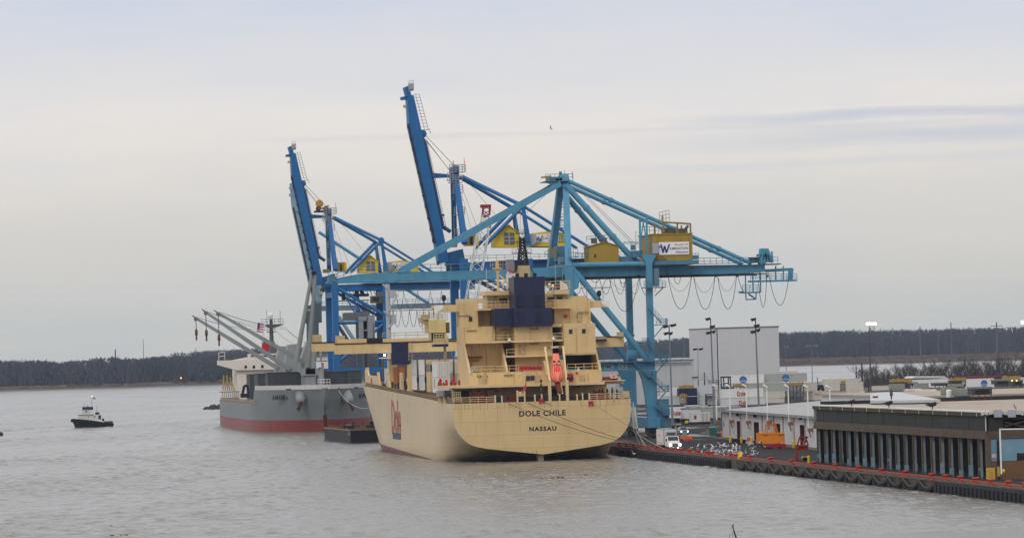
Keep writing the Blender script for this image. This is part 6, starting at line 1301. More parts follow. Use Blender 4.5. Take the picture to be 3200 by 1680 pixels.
b = B(); b.box(x1,x2,Yh+2.6,Yh+3,zb_,PY('z6',650,900,Yh).z); b.build('mast_slot', geard, hc)
b = B()
for i in range(6): b.pbox('z6',714,925+i*20,724,938+i*20,Yh-.05,Yh); b.cut()
b.build('mast_lettering', signk, hc)
b = B(); b.pbox('z6',490,840,690,903,Yh+3.2,Yh+8); b.build('counterweight', hgd, hc)
b = B(); b.box(x1+.2,x2-.2,Yh+1,Yh+3,3,zb_); b.build('base', geard, hc)
for s_ in (0,4): b = B(); b.lathe((x0+s_,Yh-2,2.2),[(.7,0),(.7,6)],10,ax='y'); b.build('wheel', geard, hc)
b = B(); p_, q_ = PY('z6',700,1040,Yh+4), PY('z6',520,700,Yh+4); b.lattice(p_,q_,1.6,1.6,9,.12,.08); b.build('lattice_jib', royal, hc)
pm = thing('floodlight_mast', 'pale grey slender mast with machinery boxes beside the farther blue crane\'s landward leg', 'mast', (PY('z6',828,1000,1320).x,1320,1.5))
palem = M('pale_mast', (.45,.45,.47), .5, .1, .6)
b = B(); c_ = PY('z6',828,620,1320); b.tube((c_.x,1320,1.5),(c_.x,1320,c_.z),.75,10,.7); b.build('mast', palem, pm)
b = B(); b.prism([xz('z6',845,665,1319),xz('z6',875,665,1319),xz('z6',905,700,1319),xz('z6',880,728,1319),xz('z6',845,725,1319)],'y',1319,1322); b.cut(); b.pbox('z6',862,860,895,930,1319,1322); b.build('machinery_box', palem, pm)
b = B()
for a_, c_ in (((905,705),(835,830)),((870,930),(835,960)),((790,620),(820,650)),((800,830),(835,860))): b.tube(PY('z6',*a_,1319),PY('z6',*c_,1319),.25,6); b.cut()
b.rail([PY('z6',880,725,1318),PY('z6',915,725,1318)],2.0,1,.06); b.cut(); b.rail([PY('z6',858,930,1318),PY('z6',900,930,1318)],5.5,1,.06,(1,.75,.5,.25)); b.build('arm', palem, pm)
# ================================================================== SHEDS AND YARD
brownw = M('weathered_timber', (.105,.080,.058), .9, .25, 1.2, streak=.4, dirt=(.03,.022,.018), bump=.3)
tarp = M('dark_cladding', (.026,.027,.024), .7, .2, .8, streak=.4, dirt=(.045,.043,.04))
olive = M('olive_fascia', (.075,.062,.030), .8, .2, 1, streak=.5, dirt=(.02,.018,.014))
roofg = M('gravel_roof', (.38,.315,.26), .95, .2, .5)
roofw = M('white_roof_edge', (.62,.60,.58), .8, .1, 1, streak=.2)
steelb = M('slate_steel', (.27,.315,.35), .6, .2, 1, streak=.4, dirt=(.07,.06,.05))
skyb = M('faded_blue_paint', (.22,.33,.40), .6, .3, 1.5, streak=.5, dirt=(.12,.12,.12), rust=.7)
# ---- open-fronted transit shed
SH0, SH1, SX = 561.2, 666.4, 142.8
shd = thing('transit_shed', 'long open-fronted shed with dark cladding over a row of blue-footed posts', 'shed', (SX+8,613,1.5))
for i in range(20):
    y_ = SH1-2.0-5.2*i; ln_ = random.uniform(-.10,.10) if i != 3 else .34
    p = B(); p.prism([(y_-.16-ln_,1.5),(y_+.16-ln_,1.5),(y_+.16,6.7),(y_-.16,6.7)],'x',SX-.05,SX+.17+random.uniform(-.03,.04)); po = p.build('post', brownw, shd)
    B().box(SX+.20,SX+.50+random.uniform(-.06,.06),y_-.10,y_+.14,1.5,6.7).build('post_channel', steelb, po)
    B().box(SX+.172,SX+.198,y_-.2,y_-.16,2.4,6.6).build('post_edge_strip', M('pale_strip',(.42,.46,.48)), po)
    h_ = 1.5+random.uniform(.9,1.75); B().box(SX-.07,SX+.52,y_-.19,y_-.165,1.75,h_).build('paint_band', skyb, po)
b = B(); b.box(SX-.12,SX+.5,SH0,SH1,6.7,7.15); b.cut().box(SX-.02,SX+.45,SH0,SH1,7.16,7.8); b.build('lintel_beam', brownw, shd)
n = 21
for i in range(n):
    a_ = SH0+(SH1-1.6-SH0)*i/n; c_ = SH0+(SH1-1.6-SH0)*(i+1)/n; B().box(SX+.12+.03*(i%2),SX+.3,a_+.02,c_-.02,7.82,9.62).build('cladding_panel', tarp, shd)
b = B(); b.box(SX+.05,SX+.3,SH1-1.6,SH1,7.82,9.62); b.build('torn_panel', M('torn_cladding',(.20,.19,.15),.8,.4,2.5), shd)
b = B()
for i in range(7): c_ = random.uniform(7.9,9.6); b.beam((SX-.05,SH1-1.5+random.random()*1.6,c_),(SX+.0,SH1-1.6+random.random()*1.9,c_-random.uniform(.3,.9)),.12,.04); b.cut()
b.build('torn_strip', M('torn_cladding',(.20,.19,.15)), shd)
b = B(); b.box(SX-.15,SX+.35,SH0-.3,SH1,9.64,10.12); fa = b.build('fascia', olive, shd)
for i in range(13): y_ = SH0+4+i*8; B().box(SX-.19,SX-.15,y_,y_+.16,9.64,10.12).build('fascia_joint', roofw, fa)
b = B(); b.box(SX-.25,SX+1.2,SH0-.4,SH1+.1,10.13,10.3); b.build('roof_edge', roofw, shd)
b = B(); b.box(SX+1.2,215,SH0-.4,SH1+.1,10.05,10.22); b.build('roof', roofg, shd)
b = B(); q0, q1, q2 = PZ('b5',0,1225,10.25), PZ('b5',1300,1185,10.25), PZ('b5',2576,1165,10.25)
b.box(SX+1.2,215,SH1+.1,SH1+.6,8,10.75); b.build('roof_parapet', M('bitumen_edge',(.018,.022,.028),.6), shd)
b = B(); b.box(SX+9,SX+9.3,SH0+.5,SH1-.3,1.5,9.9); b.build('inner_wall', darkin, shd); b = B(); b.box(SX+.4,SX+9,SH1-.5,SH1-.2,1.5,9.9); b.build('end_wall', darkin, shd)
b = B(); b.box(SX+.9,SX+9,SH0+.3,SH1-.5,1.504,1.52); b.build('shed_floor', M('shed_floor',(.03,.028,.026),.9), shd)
b = B(); c_ = PY('b4',72,640,590); b.box(150,150.4,588,590,3.9,5.4); b.build('crate_inside', M('crate_orange',(.30,.10,.04)), shd)
# gable end facing the viewer
G = SH0
xa = lambda x,y=800: PY('b4',x,y,G-.1)
b = B(); b.box(xa(805).x,xa(864).x,G-.2,G+.4,1.5,7.0); b.build('corner_post', brownw, shd)
b = B(); b.box(xa(864).x,190,G,G+.3,3.9,6.75); gw = b.build('blue_wall', M('gable_blue',(.17,.30,.40),.6,.12,.6,streak=.2,dirt=(.08,.14,.2)), shd)
c0 = xa(1186,745); B().box(c0.x,190,G-.03,G,3.9,xa(1186,695).z).build('wall_opening', darkin, gw)
c0, c1 = xa(870,750), xa(928,705); B().box(c0.x,c1.x,G-.04,G,c0.z,c1.z).build('notice', M('notice_pink',(.62,.48,.46)), gw)
b = B(); b.box(xa(864).x,190,G-.05,G+.35,1.5,3.88); b.build('plank_wall', M('rusty_planks',(.17,.088,.045),.9,.3,.8,streak=.5,dirt=(.05,.03,.02)), shd)
c0, c1 = xa(805,1035), xa(908,872); b = B(); b.box(c0.x-.02,c1.x,G-.26,G-.2,1.6,c1.z); b.build('yellow_paint_patch', M('flaking_yellow',(.50,.32,.05),.8,.25,1.2,rust=1.0,rustc=(.10,.05,.02)), shd)
c0 = xa(945,700); b = B(); b.tube((c0.x,G-.35,1.5),(c0.x,G-.35,6.6),.16,8); pp = b.build('downpipe', blackp, shd); B().tube((c0.x,G-.35,1.95),(c0.x,G-.35,3.2),.175,8).build('yellow_sleeve', M('flaking_yellow',(.50,.32,.05)), pp)
b = B(); b.box(xa(805).x,190,G-.12,G+.3,6.76,7.15); b.cut().box(xa(805).x,190,G-.02,G+.3,7.16,7.78); b.build('gable_beam', brownw, shd)
b = B(); b.box(xa(820).x,xa(1030).x,G+.02,G+.25,7.8,9.62); b.cut(); b.box(xa(1030).x,190,G+.02,G+.25,9.2,9.62); b.build('gable_cladding', tarp, shd)
b = B(); b.box(xa(806).x,xa(818).x,G-.05,G+.02,7.8,9.62); b.build('corner_strip', roofw, shd)
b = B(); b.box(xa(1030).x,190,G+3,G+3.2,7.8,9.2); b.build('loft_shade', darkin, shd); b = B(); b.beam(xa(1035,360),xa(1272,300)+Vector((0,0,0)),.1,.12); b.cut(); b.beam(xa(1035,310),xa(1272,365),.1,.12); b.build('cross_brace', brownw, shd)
b = B()
for x in (940,1110): c_ = xa(x,205); b.box(c_.x-.5,c_.x+.5,G-.6,G-.35,c_.z-.45,c_.z+.5); b.cut()
b.build('eave_box', M('box_grey',(.36,.38,.42)), shd)
b = B()
for i in range(24): x_ = 740+i*23+random.randint(-6,6); c_ = xa(x_,185+random.randint(-5,14)); b.box(c_.x-.12,c_.x+.12,G-.45,G-.41,c_.z-.3,c_.z+.12); b.cut()
b.build('peeling_strip', roofw, shd)
for k, x, y, Y in (('b3',575,100,652),('b3',1138,122,624),('b4',125,115,589)):
    c_ = PX(k,x,y,SX-.1); f_ = thing('roof_floodlight', {575:'dark floodlight on the shed\'s eave, farthest of three',1138:'dark floodlight on the shed\'s eave, middle of three',125:'dark floodlight on the shed\'s eave, nearest of three'}[x], 'floodlight', (SX,c_.y,10.3), 'floodlights along the shed eave')
    b = B(); b.tube((SX,c_.y,10.3),(SX,c_.y,10.75),.07,5); b.build('stem', blackp, f_); b = B(); b.prism([(SX-1.0,10.95),(SX+.4,11.3),(SX+.5,10.85),(SX-.1,10.6)],'y',c_.y-.4,c_.y+.4); b.build('lamp_head', blackp, f_)
# white pipe frame in front of the gable
pf = thing('pipe_frame', 'white pipe goalpost standing before the blue end of the open shed', 'pipe frame', (PZ('b4',990,955,1.6).x,555,1.6))
b = B(); p0_, p1_ = PY('b4',972,398,555), PY('b4',991,955,555); b.beam(p0_,p1_,.17,.17); b.build('upright', whitep, pf); b = B(); b.beam(p0_-Vector((.08,0,0)),PY('b4',1400,392,555),.17,.17); b.build('crossbar', whitep, pf)
hy = thing('hydrant', 'small yellow-topped hydrant beside the white pipe goalpost', 'hydrant', (PY('b4',1020,1000,557).x,557,1.6))
c_ = PY('b4',1020,935,557); b = B(); b.lathe((c_.x,557,c_.z),[(.13,0),(.18,.08),(.18,.3),(.08,.45)],10); b.build('cap', yell, hy); b = B()
for dx in (-.22,.22): b.tube((c_.x+dx,557,1.6),(c_.x+dx,557,c_.z),.1,6); b.cut()
b.build('leg', M('hydrant_rust',(.12,.05,.03)), hy)
# ---- white warehouse with cargo doors (wall runs nearly along the quay)
ww = thing('white_warehouse', 'long white metal warehouse with dark cargo doors beyond the open shed', 'warehouse', (162,780,1.5))
wa, wb = Vector((164.6,852,0)), Vector((157.2,694,0)); wd = (wb-wa).normalized(); wn_ = Vector((wd.y,-wd.x,0)); wn_ = wn_ if wn_.x < 0 else -wn_
wwm = M('warehouse_white', (.66,.66,.69), .5, .05, .5, streak=.3, dirt=(.42,.41,.42), rust=.15)
wt = 7.0
def wpt(s, off=0, z=0): p_ = wa+wd*s+wn_*off; return Vector((p_.x,p_.y,z))
def wbox(b, s0, s1, o0, o1, z0, z1):
    vs_ = [wpt(s0,o0,z0),wpt(s1,o0,z0),wpt(s1,o1,z0),wpt(s0,o1,z0),wpt(s0,o0,z1),wpt(s1,o0,z1),wpt(s1,o1,z1),wpt(s0,o1,z1)]
    b.add(vs_,[(0,3,2,1),(4,5,6,7),(0,1,5,4),(1,2,6,5),(2,3,7,6),(3,0,4,7)]); return b
def sof(k,x,y):                                            # distance along the wall where a sight line meets it
    d_ = ray(k,x,y); t_ = (wa-EYE).dot(wn_)/d_.dot(wn_); p_ = EYE+d_*t_; return (p_-wa).dot(wd), p_.z
LW = (wb-wa).length
doors = [(sof('b2',350,600)[0],sof('b2',426,600)[0],sof('b2',390,420)[1]),(sof('b2',650,600)[0],sof('b2',742,600)[0],sof('b2',700,440)[1]),(sof('b2',1030,600)[0],sof('b2',1118,600)[0],sof('b2',1080,465)[1]),(sof('b2',1458,600)[0],sof('b2',1548,600)[0],sof('b2',1500,488)[1])]
s_ = 0
for (d0,d1,dz) in doors+[(LW,LW,0)]:
    k_ = max(1, round((d0-s_)/5.0))
    for i in range(k_):
        a_, c_ = s_+(d0-s_)*i/k_, s_+(d0-s_)*(i+1)/k_; wbox(B(),a_+.03,c_-.03,.0,-.3,1.6,wt).build('wall_panel', wwm, ww)
    if dz:
        wbox(B(),d0,d1,.0,-.3,dz,wt).build('wall_panel', wwm, ww)
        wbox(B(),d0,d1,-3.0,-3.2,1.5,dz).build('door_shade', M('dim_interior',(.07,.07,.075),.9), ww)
        wbox(B(),d0,d0+.25,-.05,-2.9,1.6,dz).build('door_leaf', M('door_oxide',(.075,.018,.022),.6,.2,1), ww)
    s_ = d1
wbox(B(),0,LW,.03,-.28,1.5,1.95).build('plinth', M('plinth_grey',(.20,.18,.16),.9,.2,1), ww)
for f in (sof('b2',238,500)[0],sof('b2',430,400)[0],sof('b2',805,400)[0],sof('b2',1005,350)[0],sof('b2',1175,450)[0],sof('b2',1368,450)[0],sof('b2',1562,450)[0]):
    B().tube(wpt(f,.12,1.8),wpt(f,.12,wt-.2),.13,6).build('downpipe', whitep if int(f)%2 else M('pipe_stained',(.40,.33,.27)), ww)
rz_ = PX('z3',1840,690,186); 
b = B(); ridge = 24; zr_ = 8.7
b.add([wpt(-.5,.6,wt+.15),wpt(LW,.6,wt+.15),wpt(LW,-ridge,zr_),wpt(-.5,-ridge,zr_),wpt(-.5,.6,wt),wpt(LW,.6,wt),wpt(LW,-2*ridge,wt),wpt(-.5,-2*ridge,wt)],[(0,1,2,3),(3,2,6,7),(0,4,5,1),(0,3,7,4),(4,7,6,5)]); b.build('roof', M('warehouse_roof',(.33,.33,.325),.6,.08,.3,streak=.1,dirt=(.38,.36,.34)), ww)
wbox(B(),-.5,LW,.75,.58,wt-.15,wt+.3).build('gutter', M('gutter_grey',(.30,.31,.34)), ww)
wbox(B(),-.05,.25,.02,-47,1.5,wt).build('end_wall', wwm, ww)
for (x,y) in ((385,300),(690,318),(1497,362)):
    s1_, z1_ = sof('b2',x,y); b = B(); wbox(b,s1_-.35,s1_+.35,.5,.02,z1_-.35,z1_+.3); b.build('wall_lamp', blackp, ww)
for (x,y) in ((125,470),(228,515)): s1_, z1_ = sof('b2',x,y); b = B(); wbox(b,s1_-.3,s1_+.3,.1,.0,z1_-.6,z1_+.5); b.build('meter_box', M('meter_grey',(.16,.16,.17)), ww)
# wall-mounted lamp posts
for i, (k,xt,yt,xb,yb) in enumerate((('z3',1024,552,1032,850),('z3',1152,552,1157,850),('z3',1300,552,1311,858),('z3',1493,556,1501,858),('z3',1692,556,1699,868),('z3',1866,560,1873,700),('b7',1583,590,1588,870))):
    s1_, z1_ = sof(k,xb,yb); 
    if i > 4: z1_ = 5.3
    p_ = wpt(s1_,.7,z1_); 
    zt_ = (EYE+ray(k,xt,yt)*(p_.y/ray(k,xt,yt).y)).z
    t_ = thing('lamp_post', ['white lamp post at the white warehouse\'s far corner, leftmost of its row','white lamp post left of the first cargo door of the warehouse','white lamp post between the first two cargo doors of the warehouse','white lamp post rising behind the orange grab bucket','white lamp post rising above the red steel frame','white lamp post rising from behind the open shed\'s torn corner','rightmost white lamp post, rising from behind the open shed roof'][i], 'lamp post', (p_.x,p_.y,z1_), 'white lamp posts along the warehouse wall')
    b = B(); b.tube((p_.x,p_.y,z1_-.6),(p_.x,p_.y,zt_),.13,8,.09); b.build('pole', whitep, t_)
    b = B(); b.prism([(p_.x-.75,zt_+.35),(p_.x-.5,zt_+.6),(p_.x+.15,zt_+.1),(p_.x+.1,zt_-.12)],'y',p_.y-.28,p_.y+.28); b.build('lamp_head', whitep, t_); b = B(); b.beam((p_.x-.7,p_.y,zt_+.34),(p_.x-.02,p_.y,zt_-.12),.4,.06); b.build('lens', M('lens_dim',(.25,.25,.24),.3), t_)
    b = B(); wbox(b,s1_-.1,s1_+.55,.9,.0,z1_-.7,z1_-.1); b.beam(wpt(s1_-.5,.7,z1_+.2),wpt(s1_+.7,.5,z1_-1.6),.22,.16); b.build('bracket', M('rusty_bracket2',(.26,.15,.10),.8,.3,2,rust=.6), t_)
# ---- flat-roofed building with roof plant behind the shed
fb = thing('flat_roof_building', 'flat gravel-roofed building crowded with air handling units behind the open shed', 'building', (200,740,1.5)); FZ = 10.8
fa0, fa1, fa2 = PZ('b5',620,1064,FZ), PZ('b5',1200,1025,FZ), PZ('b5',2576,1000,FZ)
b = B(); b.box(164.4,330,690,760,1.5,FZ-.3); b.build('wall', wwm, fb); b = B(); b.box(164,331,689.5,760.5,FZ-.3,FZ); b.build('roof', roofg, fb)
b = B(); q = [PZ('b5',x,y,FZ+.02) for x, y in ((285,1088),(590,1066),(780,1085),(1330,1178),(900,1190),(285,1195))]; b.prism([(p.x,p.y) for p in q],'z',FZ-.4,FZ+.02); b.build('white_membrane', M('white_membrane',(.46,.48,.51),.6,.06,.5,streak=.1), fb)
acm = M('air_unit_grey', (.23,.235,.21), .6, .08, .6, streak=.25, dirt=(.15,.15,.13)); acd = M('air_unit_dark', (.05,.055,.06), .6, .3, 1)
units = ((612,800,948,1058,acm,'grey box'),(985,1155,935,1042,acm,'grey box'),(1388,1580,998,1112,acm,'grey box'),(1583,1780,1022,1142,acm,'grey box'),(1455,1680,950,1000,acm,'louvred unit'),(1240,1450,925,1005,acd,'condenser'),(1800,2100,990,1175,acd,'chiller'),(905,990,920,1000,acd,'condenser'),(2140,2400,880,990,acd,'condenser'),(2400,2560,880,1010,acd,'chiller'))
ulab = ['squat grey box unit at the left end of the roof plant','grey box unit second from the left on the gravel roof','grey box unit with a white tank at its foot','widest grey box unit, left of the dark chiller','low grey louvred unit behind the two middle grey boxes','dark condenser with a black opening, between two grey boxes','large dark chiller on red legs near the parapet','small dark condenser between the two leftmost grey boxes','dark condenser in front of the white container with the blue disc','dark chiller with two small amber lamps at the right']
for i, (x0,x1,y0,y1,mt,kd) in enumerate(units):
    g_ = PZ('b5',(x0+x1)/2,y1,FZ); Yu = g_.y; t_ = thing('air_unit', ulab[i], 'air unit', (g_.x,Yu,FZ), 'air handling units on the flat roof')
    P0, P1 = PY('b5',x0,(y0+y1)/2,Yu), PY('b5',x1,(y0+y1)/2,Yu); zt_ = PY('b5',(x0+x1)/2,y0,Yu).z; dp = 2.6
    if mt is acm:
        B().box(P0.x,P1.x,Yu,Yu+dp,FZ+.15,zt_).build('casing', mt, t_); B().box(P0.x+.05,P1.x-.05,Yu+.05,Yu+dp-.05,FZ,FZ+.15).build('plinth', acd, t_)
        for j in range(3): x_ = P0.x+.15+j*(P1.x-P0.x-.3)/3; B().box(x_+.04,x_+(P1.x-P0.x-.3)/3-.04,Yu-.03,Yu,FZ+.35,zt_-.12).build('panel', mt, t_)
    else:
        zl = FZ+(zt_-FZ)*.35; B().box(P0.x,P1.x,Yu,Yu+dp,zl,zt_-.25).build('casing', mt, t_); b = B(); b.box(P0.x-.1,P1.x+.1,Yu-.1,Yu+dp+.1,zt_-.25,zt_); b.build('top_grille', M('grille_grey',(.16,.18,.20),.5,.2,2), t_)
        for j in range(4): x_ = P0.x+.1+j*(P1.x-P0.x-.3)/3; B().box(x_,x_+.12,Yu,Yu+.12,FZ,zl).build('leg', redox if i == 6 else acd, t_)
        B().box(P0.x+.5,P1.x-.4,Yu-.04,Yu,zl+.1,zt_-.45).build('opening', darkin, t_)
        if i == 9:
            for x in (2398,2465): c_ = PY('b5',x,900,Yu-.1); B().lathe((c_.x,Yu-.1,c_.z),[(.12,0),(.12,-.05)],8,ax='y').build('amber_lamp', M('amber_lamp',(1,.45,.08),.4,0,emit=4), t_)
tk = PZ('b5',1457,1145,FZ); tag(B().lathe((tk.x,tk.y,FZ),[(.42,0),(.42,1.0),(.3,1.15)],12).build('white_tank', whitep, base=(tk.x,tk.y,FZ)), 'small white drum on the gravel roof before the grey boxes', 'drum')
for x, y, w_, h_, lb_ in ((920,1052,1.6,.3,'flat pale skylight curb left of the second grey box'),(1125,1062,1.8,.3,'flat pale skylight curb below the second grey box')):
    c_ = PZ('b5',x,y,FZ); tag(B().box(c_.x-w_,c_.x+w_,c_.y,c_.y+1.2,FZ,FZ+h_).box(c_.x-w_+.15,c_.x+w_-.15,c_.y+.15,c_.y+1.05,FZ+h_,FZ+h_+.08).build('skylight', roofw, base=(c_.x,c_.y,FZ)), lb_, 'skylight')
c_ = PZ('b5',362,1205,10.3); tag(B().box(c_.x-.35,c_.x+.35,c_.y-.3,c_.y+.3,10.2,11.0).box(c_.x-.42,c_.x+.42,c_.y-.38,c_.y+.38,11.0,11.1).build('chimney', M('brick_red',(.20,.045,.03),.9,.2,4), base=(c_.x,c_.y,10.2)), 'small red brick chimney stub at the shed parapet', 'chimney')
c_ = PZ('b5',600,1180,FZ); tag(B().tube((c_.x,c_.y,FZ-.4),(c_.x,c_.y,FZ+1.6),.12,6).lathe((c_.x,c_.y,FZ+.5),[(.15,0),(.24,.1),(.24,.7),(.15,.8)],8).build('vent_pipe', M('vent_brown',(.09,.05,.03)), base=(c_.x,c_.y,FZ)), 'dark vent pipe standing at the edge of the white roof membrane', 'vent pipe')
# ---- tall windowless building and its low annexe
YB = 1440.0
tb = thing('tall_store', 'tall windowless pale grey store with green roof trim beyond the containers', 'building', (PY('z3',1200,400,YB).x,YB+20,1.5))
tallm = M('pale_cladding', (.57,.57,.59), .55, .03, .08, streak=.04, dirt=(.44,.44,.46)); tall2 = M('pale_cladding_paler', (.60,.60,.62), .55, .03, .08, streak=.05, dirt=(.40,.40,.42))  # second, paler copy offsets the shade on the side walls
cx0, cx1, ztp = PY('z3',1002,250,YB).x, PY('z3',1573,250,YB).x, PY('z3',1290,4,YB).z
n_ = 5
for i in range(n_): B().box(cx0+(cx1-cx0)*i/n_,cx0+(cx1-cx0)*(i+1)/n_-.012,YB,YB+.3,1.5,ztp-.25).build('cladding_panel', tallm, tb)
B().box(cx0,cx1,YB-.02,YB,(ztp)*.55,(ztp)*.55+.05).build('flashing', tall2, tb)
q = PY('z3',746,150,YB+58)
for i in range(9):
    f0, f1 = i/9, (i+1)/9; a_ = Vector((cx0+(q.x-cx0)*f0,YB+58*f0,0)); c_ = Vector((cx0+(q.x-cx0)*f1,YB+58*f1-.05,0))
    B().add([(a_.x,a_.y,1.5),(c_.x,c_.y,1.5),(c_.x,c_.y,ztp-.25),(a_.x,a_.y,ztp-.25),(a_.x+.3,a_.y,1.5),(c_.x+.3,c_.y,1.5),(c_.x+.3,c_.y,ztp-.25),(a_.x+.3,a_.y,ztp-.25)],[(3,2,1,0),(0,1,5,4),(1,2,6,5),(2,3,7,6),(3,0,4,7)]).build('cladding_panel', tall2, tb)
b = B(); b.add([(cx0-.15,YB-.15,ztp-.25),(cx1+.15,YB-.15,ztp-.25),(cx1+.15,YB+58,ztp-.25),(q.x-.1,YB+58,ztp-.25),(cx0-.15,YB-.15,ztp+.15),(cx1+.15,YB-.15,ztp+.15),(cx1+.15,YB+58,ztp+.15),(q.x-.1,YB+58,ztp+.15)],[(0,3,2,1),(4,5,6,7),(0,1,5,4),(1,2,6,5),(2,3,7,6),(3,0,4,7)]); b.build('roof_trim', M('trim_green',(.13,.20,.19),.5), tb)
b = B(); b.box(cx1-.3,cx1,YB+.3,YB+58,1.5,ztp-.25); b.build('side_wall', tall2, tb)
YL = 1400
lw = thing('low_store', 'low pale grey annexe store with cream roof edge, left of the tall store', 'building', (PY('z3',600,450,YL).x,YL+8,1.5))
xl0, xl1 = PY('z3',-260,300,YL).x, PY('z3',792,450,YL).x; zl_ = PY('z3',640,288,YL).z
for i in range(12): B().box(xl0+(xl1-xl0)*i/12,xl0+(xl1-xl0)*(i+1)/12-.03,YL,YL+.3,1.5,zl_-.5).build('wall_panel', M('annexe_grey',(.50,.50,.51),.55,.04,.2,streak=.1,dirt=(.38,.37,.37)), lw)
b = B(); b.box(xl0-.3,xl1+.3,YL-.5,YL+26,zl_-.5,zl_); b.build('roof', M('cream_roof',(.60,.55,.47),.6,.05), lw); b = B(); b.box(xl0,xl1-1,YL-.7,YL-.5,zl_-1.7,zl_-1.35); b.build('gutter', M('gutter_teal',(.12,.20,.23)), lw)
# ---- containers in the yard
GY = 'containers stacked in the yard behind the white warehouse'
logo_r = M('logo_red', (.50,.03,.035), .5); logo_y = M('logo_yellow', (.75,.42,.05), .5); logo_b = M('logo_blue', (.035,.13,.36), .5); rust_c = M('container_rust', (.16,.085,.035), .8, .3, .8, streak=.5, dirt=(.07,.04,.02))
cont_c = M('container_cream', (.60,.56,.49), .5, .07, .5, streak=.3, dirt=(.4,.35,.28)); cont_s = M('container_sage', (.36,.37,.33), .5, .08, .5, streak=.3, dirt=(.25,.24,.2))
def cont(k,xa,ya,xb,yb,Y,mat,label,mark=None,mx=None,dp=2.44,doors=None,group=GY):
    P0, P1 = PY(k,xa,(ya+yb)/2,Y), PY(k,xb,(ya+yb)/2,Y); zt_, zb_ = PY(k,(xa+xb)/2,ya,Y).z, PY(k,(xa+xb)/2,yb,Y).z
    t_ = container(P0.x,P1.x,Y,Y+dp,zb_,zt_-zb_,mat,label,group,doors=doors,roof=cont_w2 if mat in (cont_w,cont_w2,cont_c) else None)
    if mark:
        c_ = PY(k,mx[0],mx[1],Y-.03)
        if mark == 'dole':
            w_ = (mx[2] if len(mx) > 2 else 2.4); h_ = w_*.46
            text('red_lettering','Dole',logo_r,t_,(c_.x-w_/2,Y-.06,c_.z-h_/2),(1,0,0),(0,0,1),w_,h_,.03,thick=0); B().lathe((c_.x-w_*.10,Y-.07,c_.z-h_*.16),[(w_*.085,0),(w_*.085,-.01)],12,ax='y').build('sun_dot', logo_y, t_); B().box(c_.x-w_/2,c_.x+w_*.45,Y-.06,Y-.04,c_.z-h_*.68,c_.z-h_*.6).build('underline', M('logo_navy',(.03,.035,.08)), t_)
        if mark == 'disc':
            r_ = mx[2]; B().lathe((c_.x,Y-.05,c_.z),[(r_,0),(r_,-.02)],18,ax='y').build('blue_disc', logo_b, t_); B().lathe((c_.x,Y-.08,c_.z),[(r_*.42,0),(r_*.42,-.01)],12,ax='y').build('disc_figure', M('logo_blue2',(.07,.22,.48)), t_); B().box(c_.x-r_*.7,c_.x+r_*.7,Y-.085,Y-.07,c_.z-r_*.52,c_.z-r_*.22).build('disc_band', M('logo_pale',(.45,.55,.62)), t_)
        if mark == 'D': text('red_lettering','D',logo_r,t_,(c_.x-.55,Y-.06,c_.z-.6),(1,0,0),(0,0,1),1.0,1.2,.03,thick=0)
        if mark == 'tiny':
            for i_ in range(6): B().box(c_.x-1.2+i_*.42,c_.x-.9+i_*.42,Y-.06,Y-.03,c_.z-.22,c_.z+.22).build('red_mark', M('logo_pink',(.45,.16,.15)), t_)
    return t_
cont('b6',1245,65,2112,232,1352,cont_w2,'white container with a blue disc, topmost, beside the dark reach-stacker mast','disc',(1690,165,1.15))
cont('b7',185,298,1042,468,1354,cont_g,'grey container with a blue disc, topmost of the stacks','disc',(615,385,1.1))
cont('b7',30,262,860,298,1362,cont_c,'cream container roof showing above the topmost grey one')
cont('b6',1640,236,2576,402,1346,cont_s,'long sage grey container under the topmost grey one')
cont('b6',1250,345,2096,515,1322,cont_w2,'white container with bright red lettering, upper of a lettered pair','dole',(1650,438,2.55))
cont('b6',1252,530,2135,690,1322,cont_w,'white container with bright red lettering, lower of a lettered pair','dole',(1690,622,2.55))
cont('b7',185,660,600,782,1340,cont_c,'cream container in the middle tier right of the lettered pair')
cont('b7',205,790,590,885,1340,cont_c,'cream container on the ground right of the lettered pair')
cont('b6',55,322,388,492,1345,cont_w2,'white container left of the navy ones, upper tier'); cont('b6',60,500,418,672,1345,cont_w,'white container left of the rusty rack, on the ground')
cont('b6',-120,500,50,600,1335,cont_w2,'white container with cropped red lettering beside the pale crane\'s leg','dole',(30,572,1.6))
cont('b6',388,338,762,494,1340,cont_navy,'navy container in the upper tier under a yellow rack roof'); cont('b6',566,505,766,680,1340,cont_navy,'navy container on the ground beside the rusty rack')
cont('b6',770,312,1172,486,1342,cont_w,'white container showing a red letter beside the dark gate','D',(1142,390)); cont('b6',772,495,935,668,1342,cont_w,'white container on the ground left of the dark gate'); cont('b6',962,480,1168,660,1344,cont_w,'white container end framed by the dark gate')
cont('b7',975,475,1248,650,1360,cont_c,'cream container behind the navy rack, middle tier'); cont('b7',990,655,1150,830,1358,M('container_tan',(.38,.32,.27),.6,.1,.5,streak=.3,dirt=(.25,.2,.16)),'tan container behind the navy rack, on the ground')
cont('b7',1245,490,1720,650,1385,cont_c,'cream container behind the stubby truck, middle tier'); cont('b7',1380,405,2095,490,1395,cont_c,'cream container far back above the second yellow rack'); cont('b7',1185,665,2080,820,1370,cont_c,'long cream container with small red lettering, right of the navy rack','tiny',(1270,715))
cont('b7',2085,640,2200,800,1372,cont_w2,'short white container end at the right of the long cream one'); cont('b7',2070,460,2178,635,1392,cont_c,'cream container end beside the second yellow rack')
cont('b5',1728,868,2130,1010,1290,cont_w2,'white container with blue disc under a red roof, right side','disc',(1982,940,1.0))
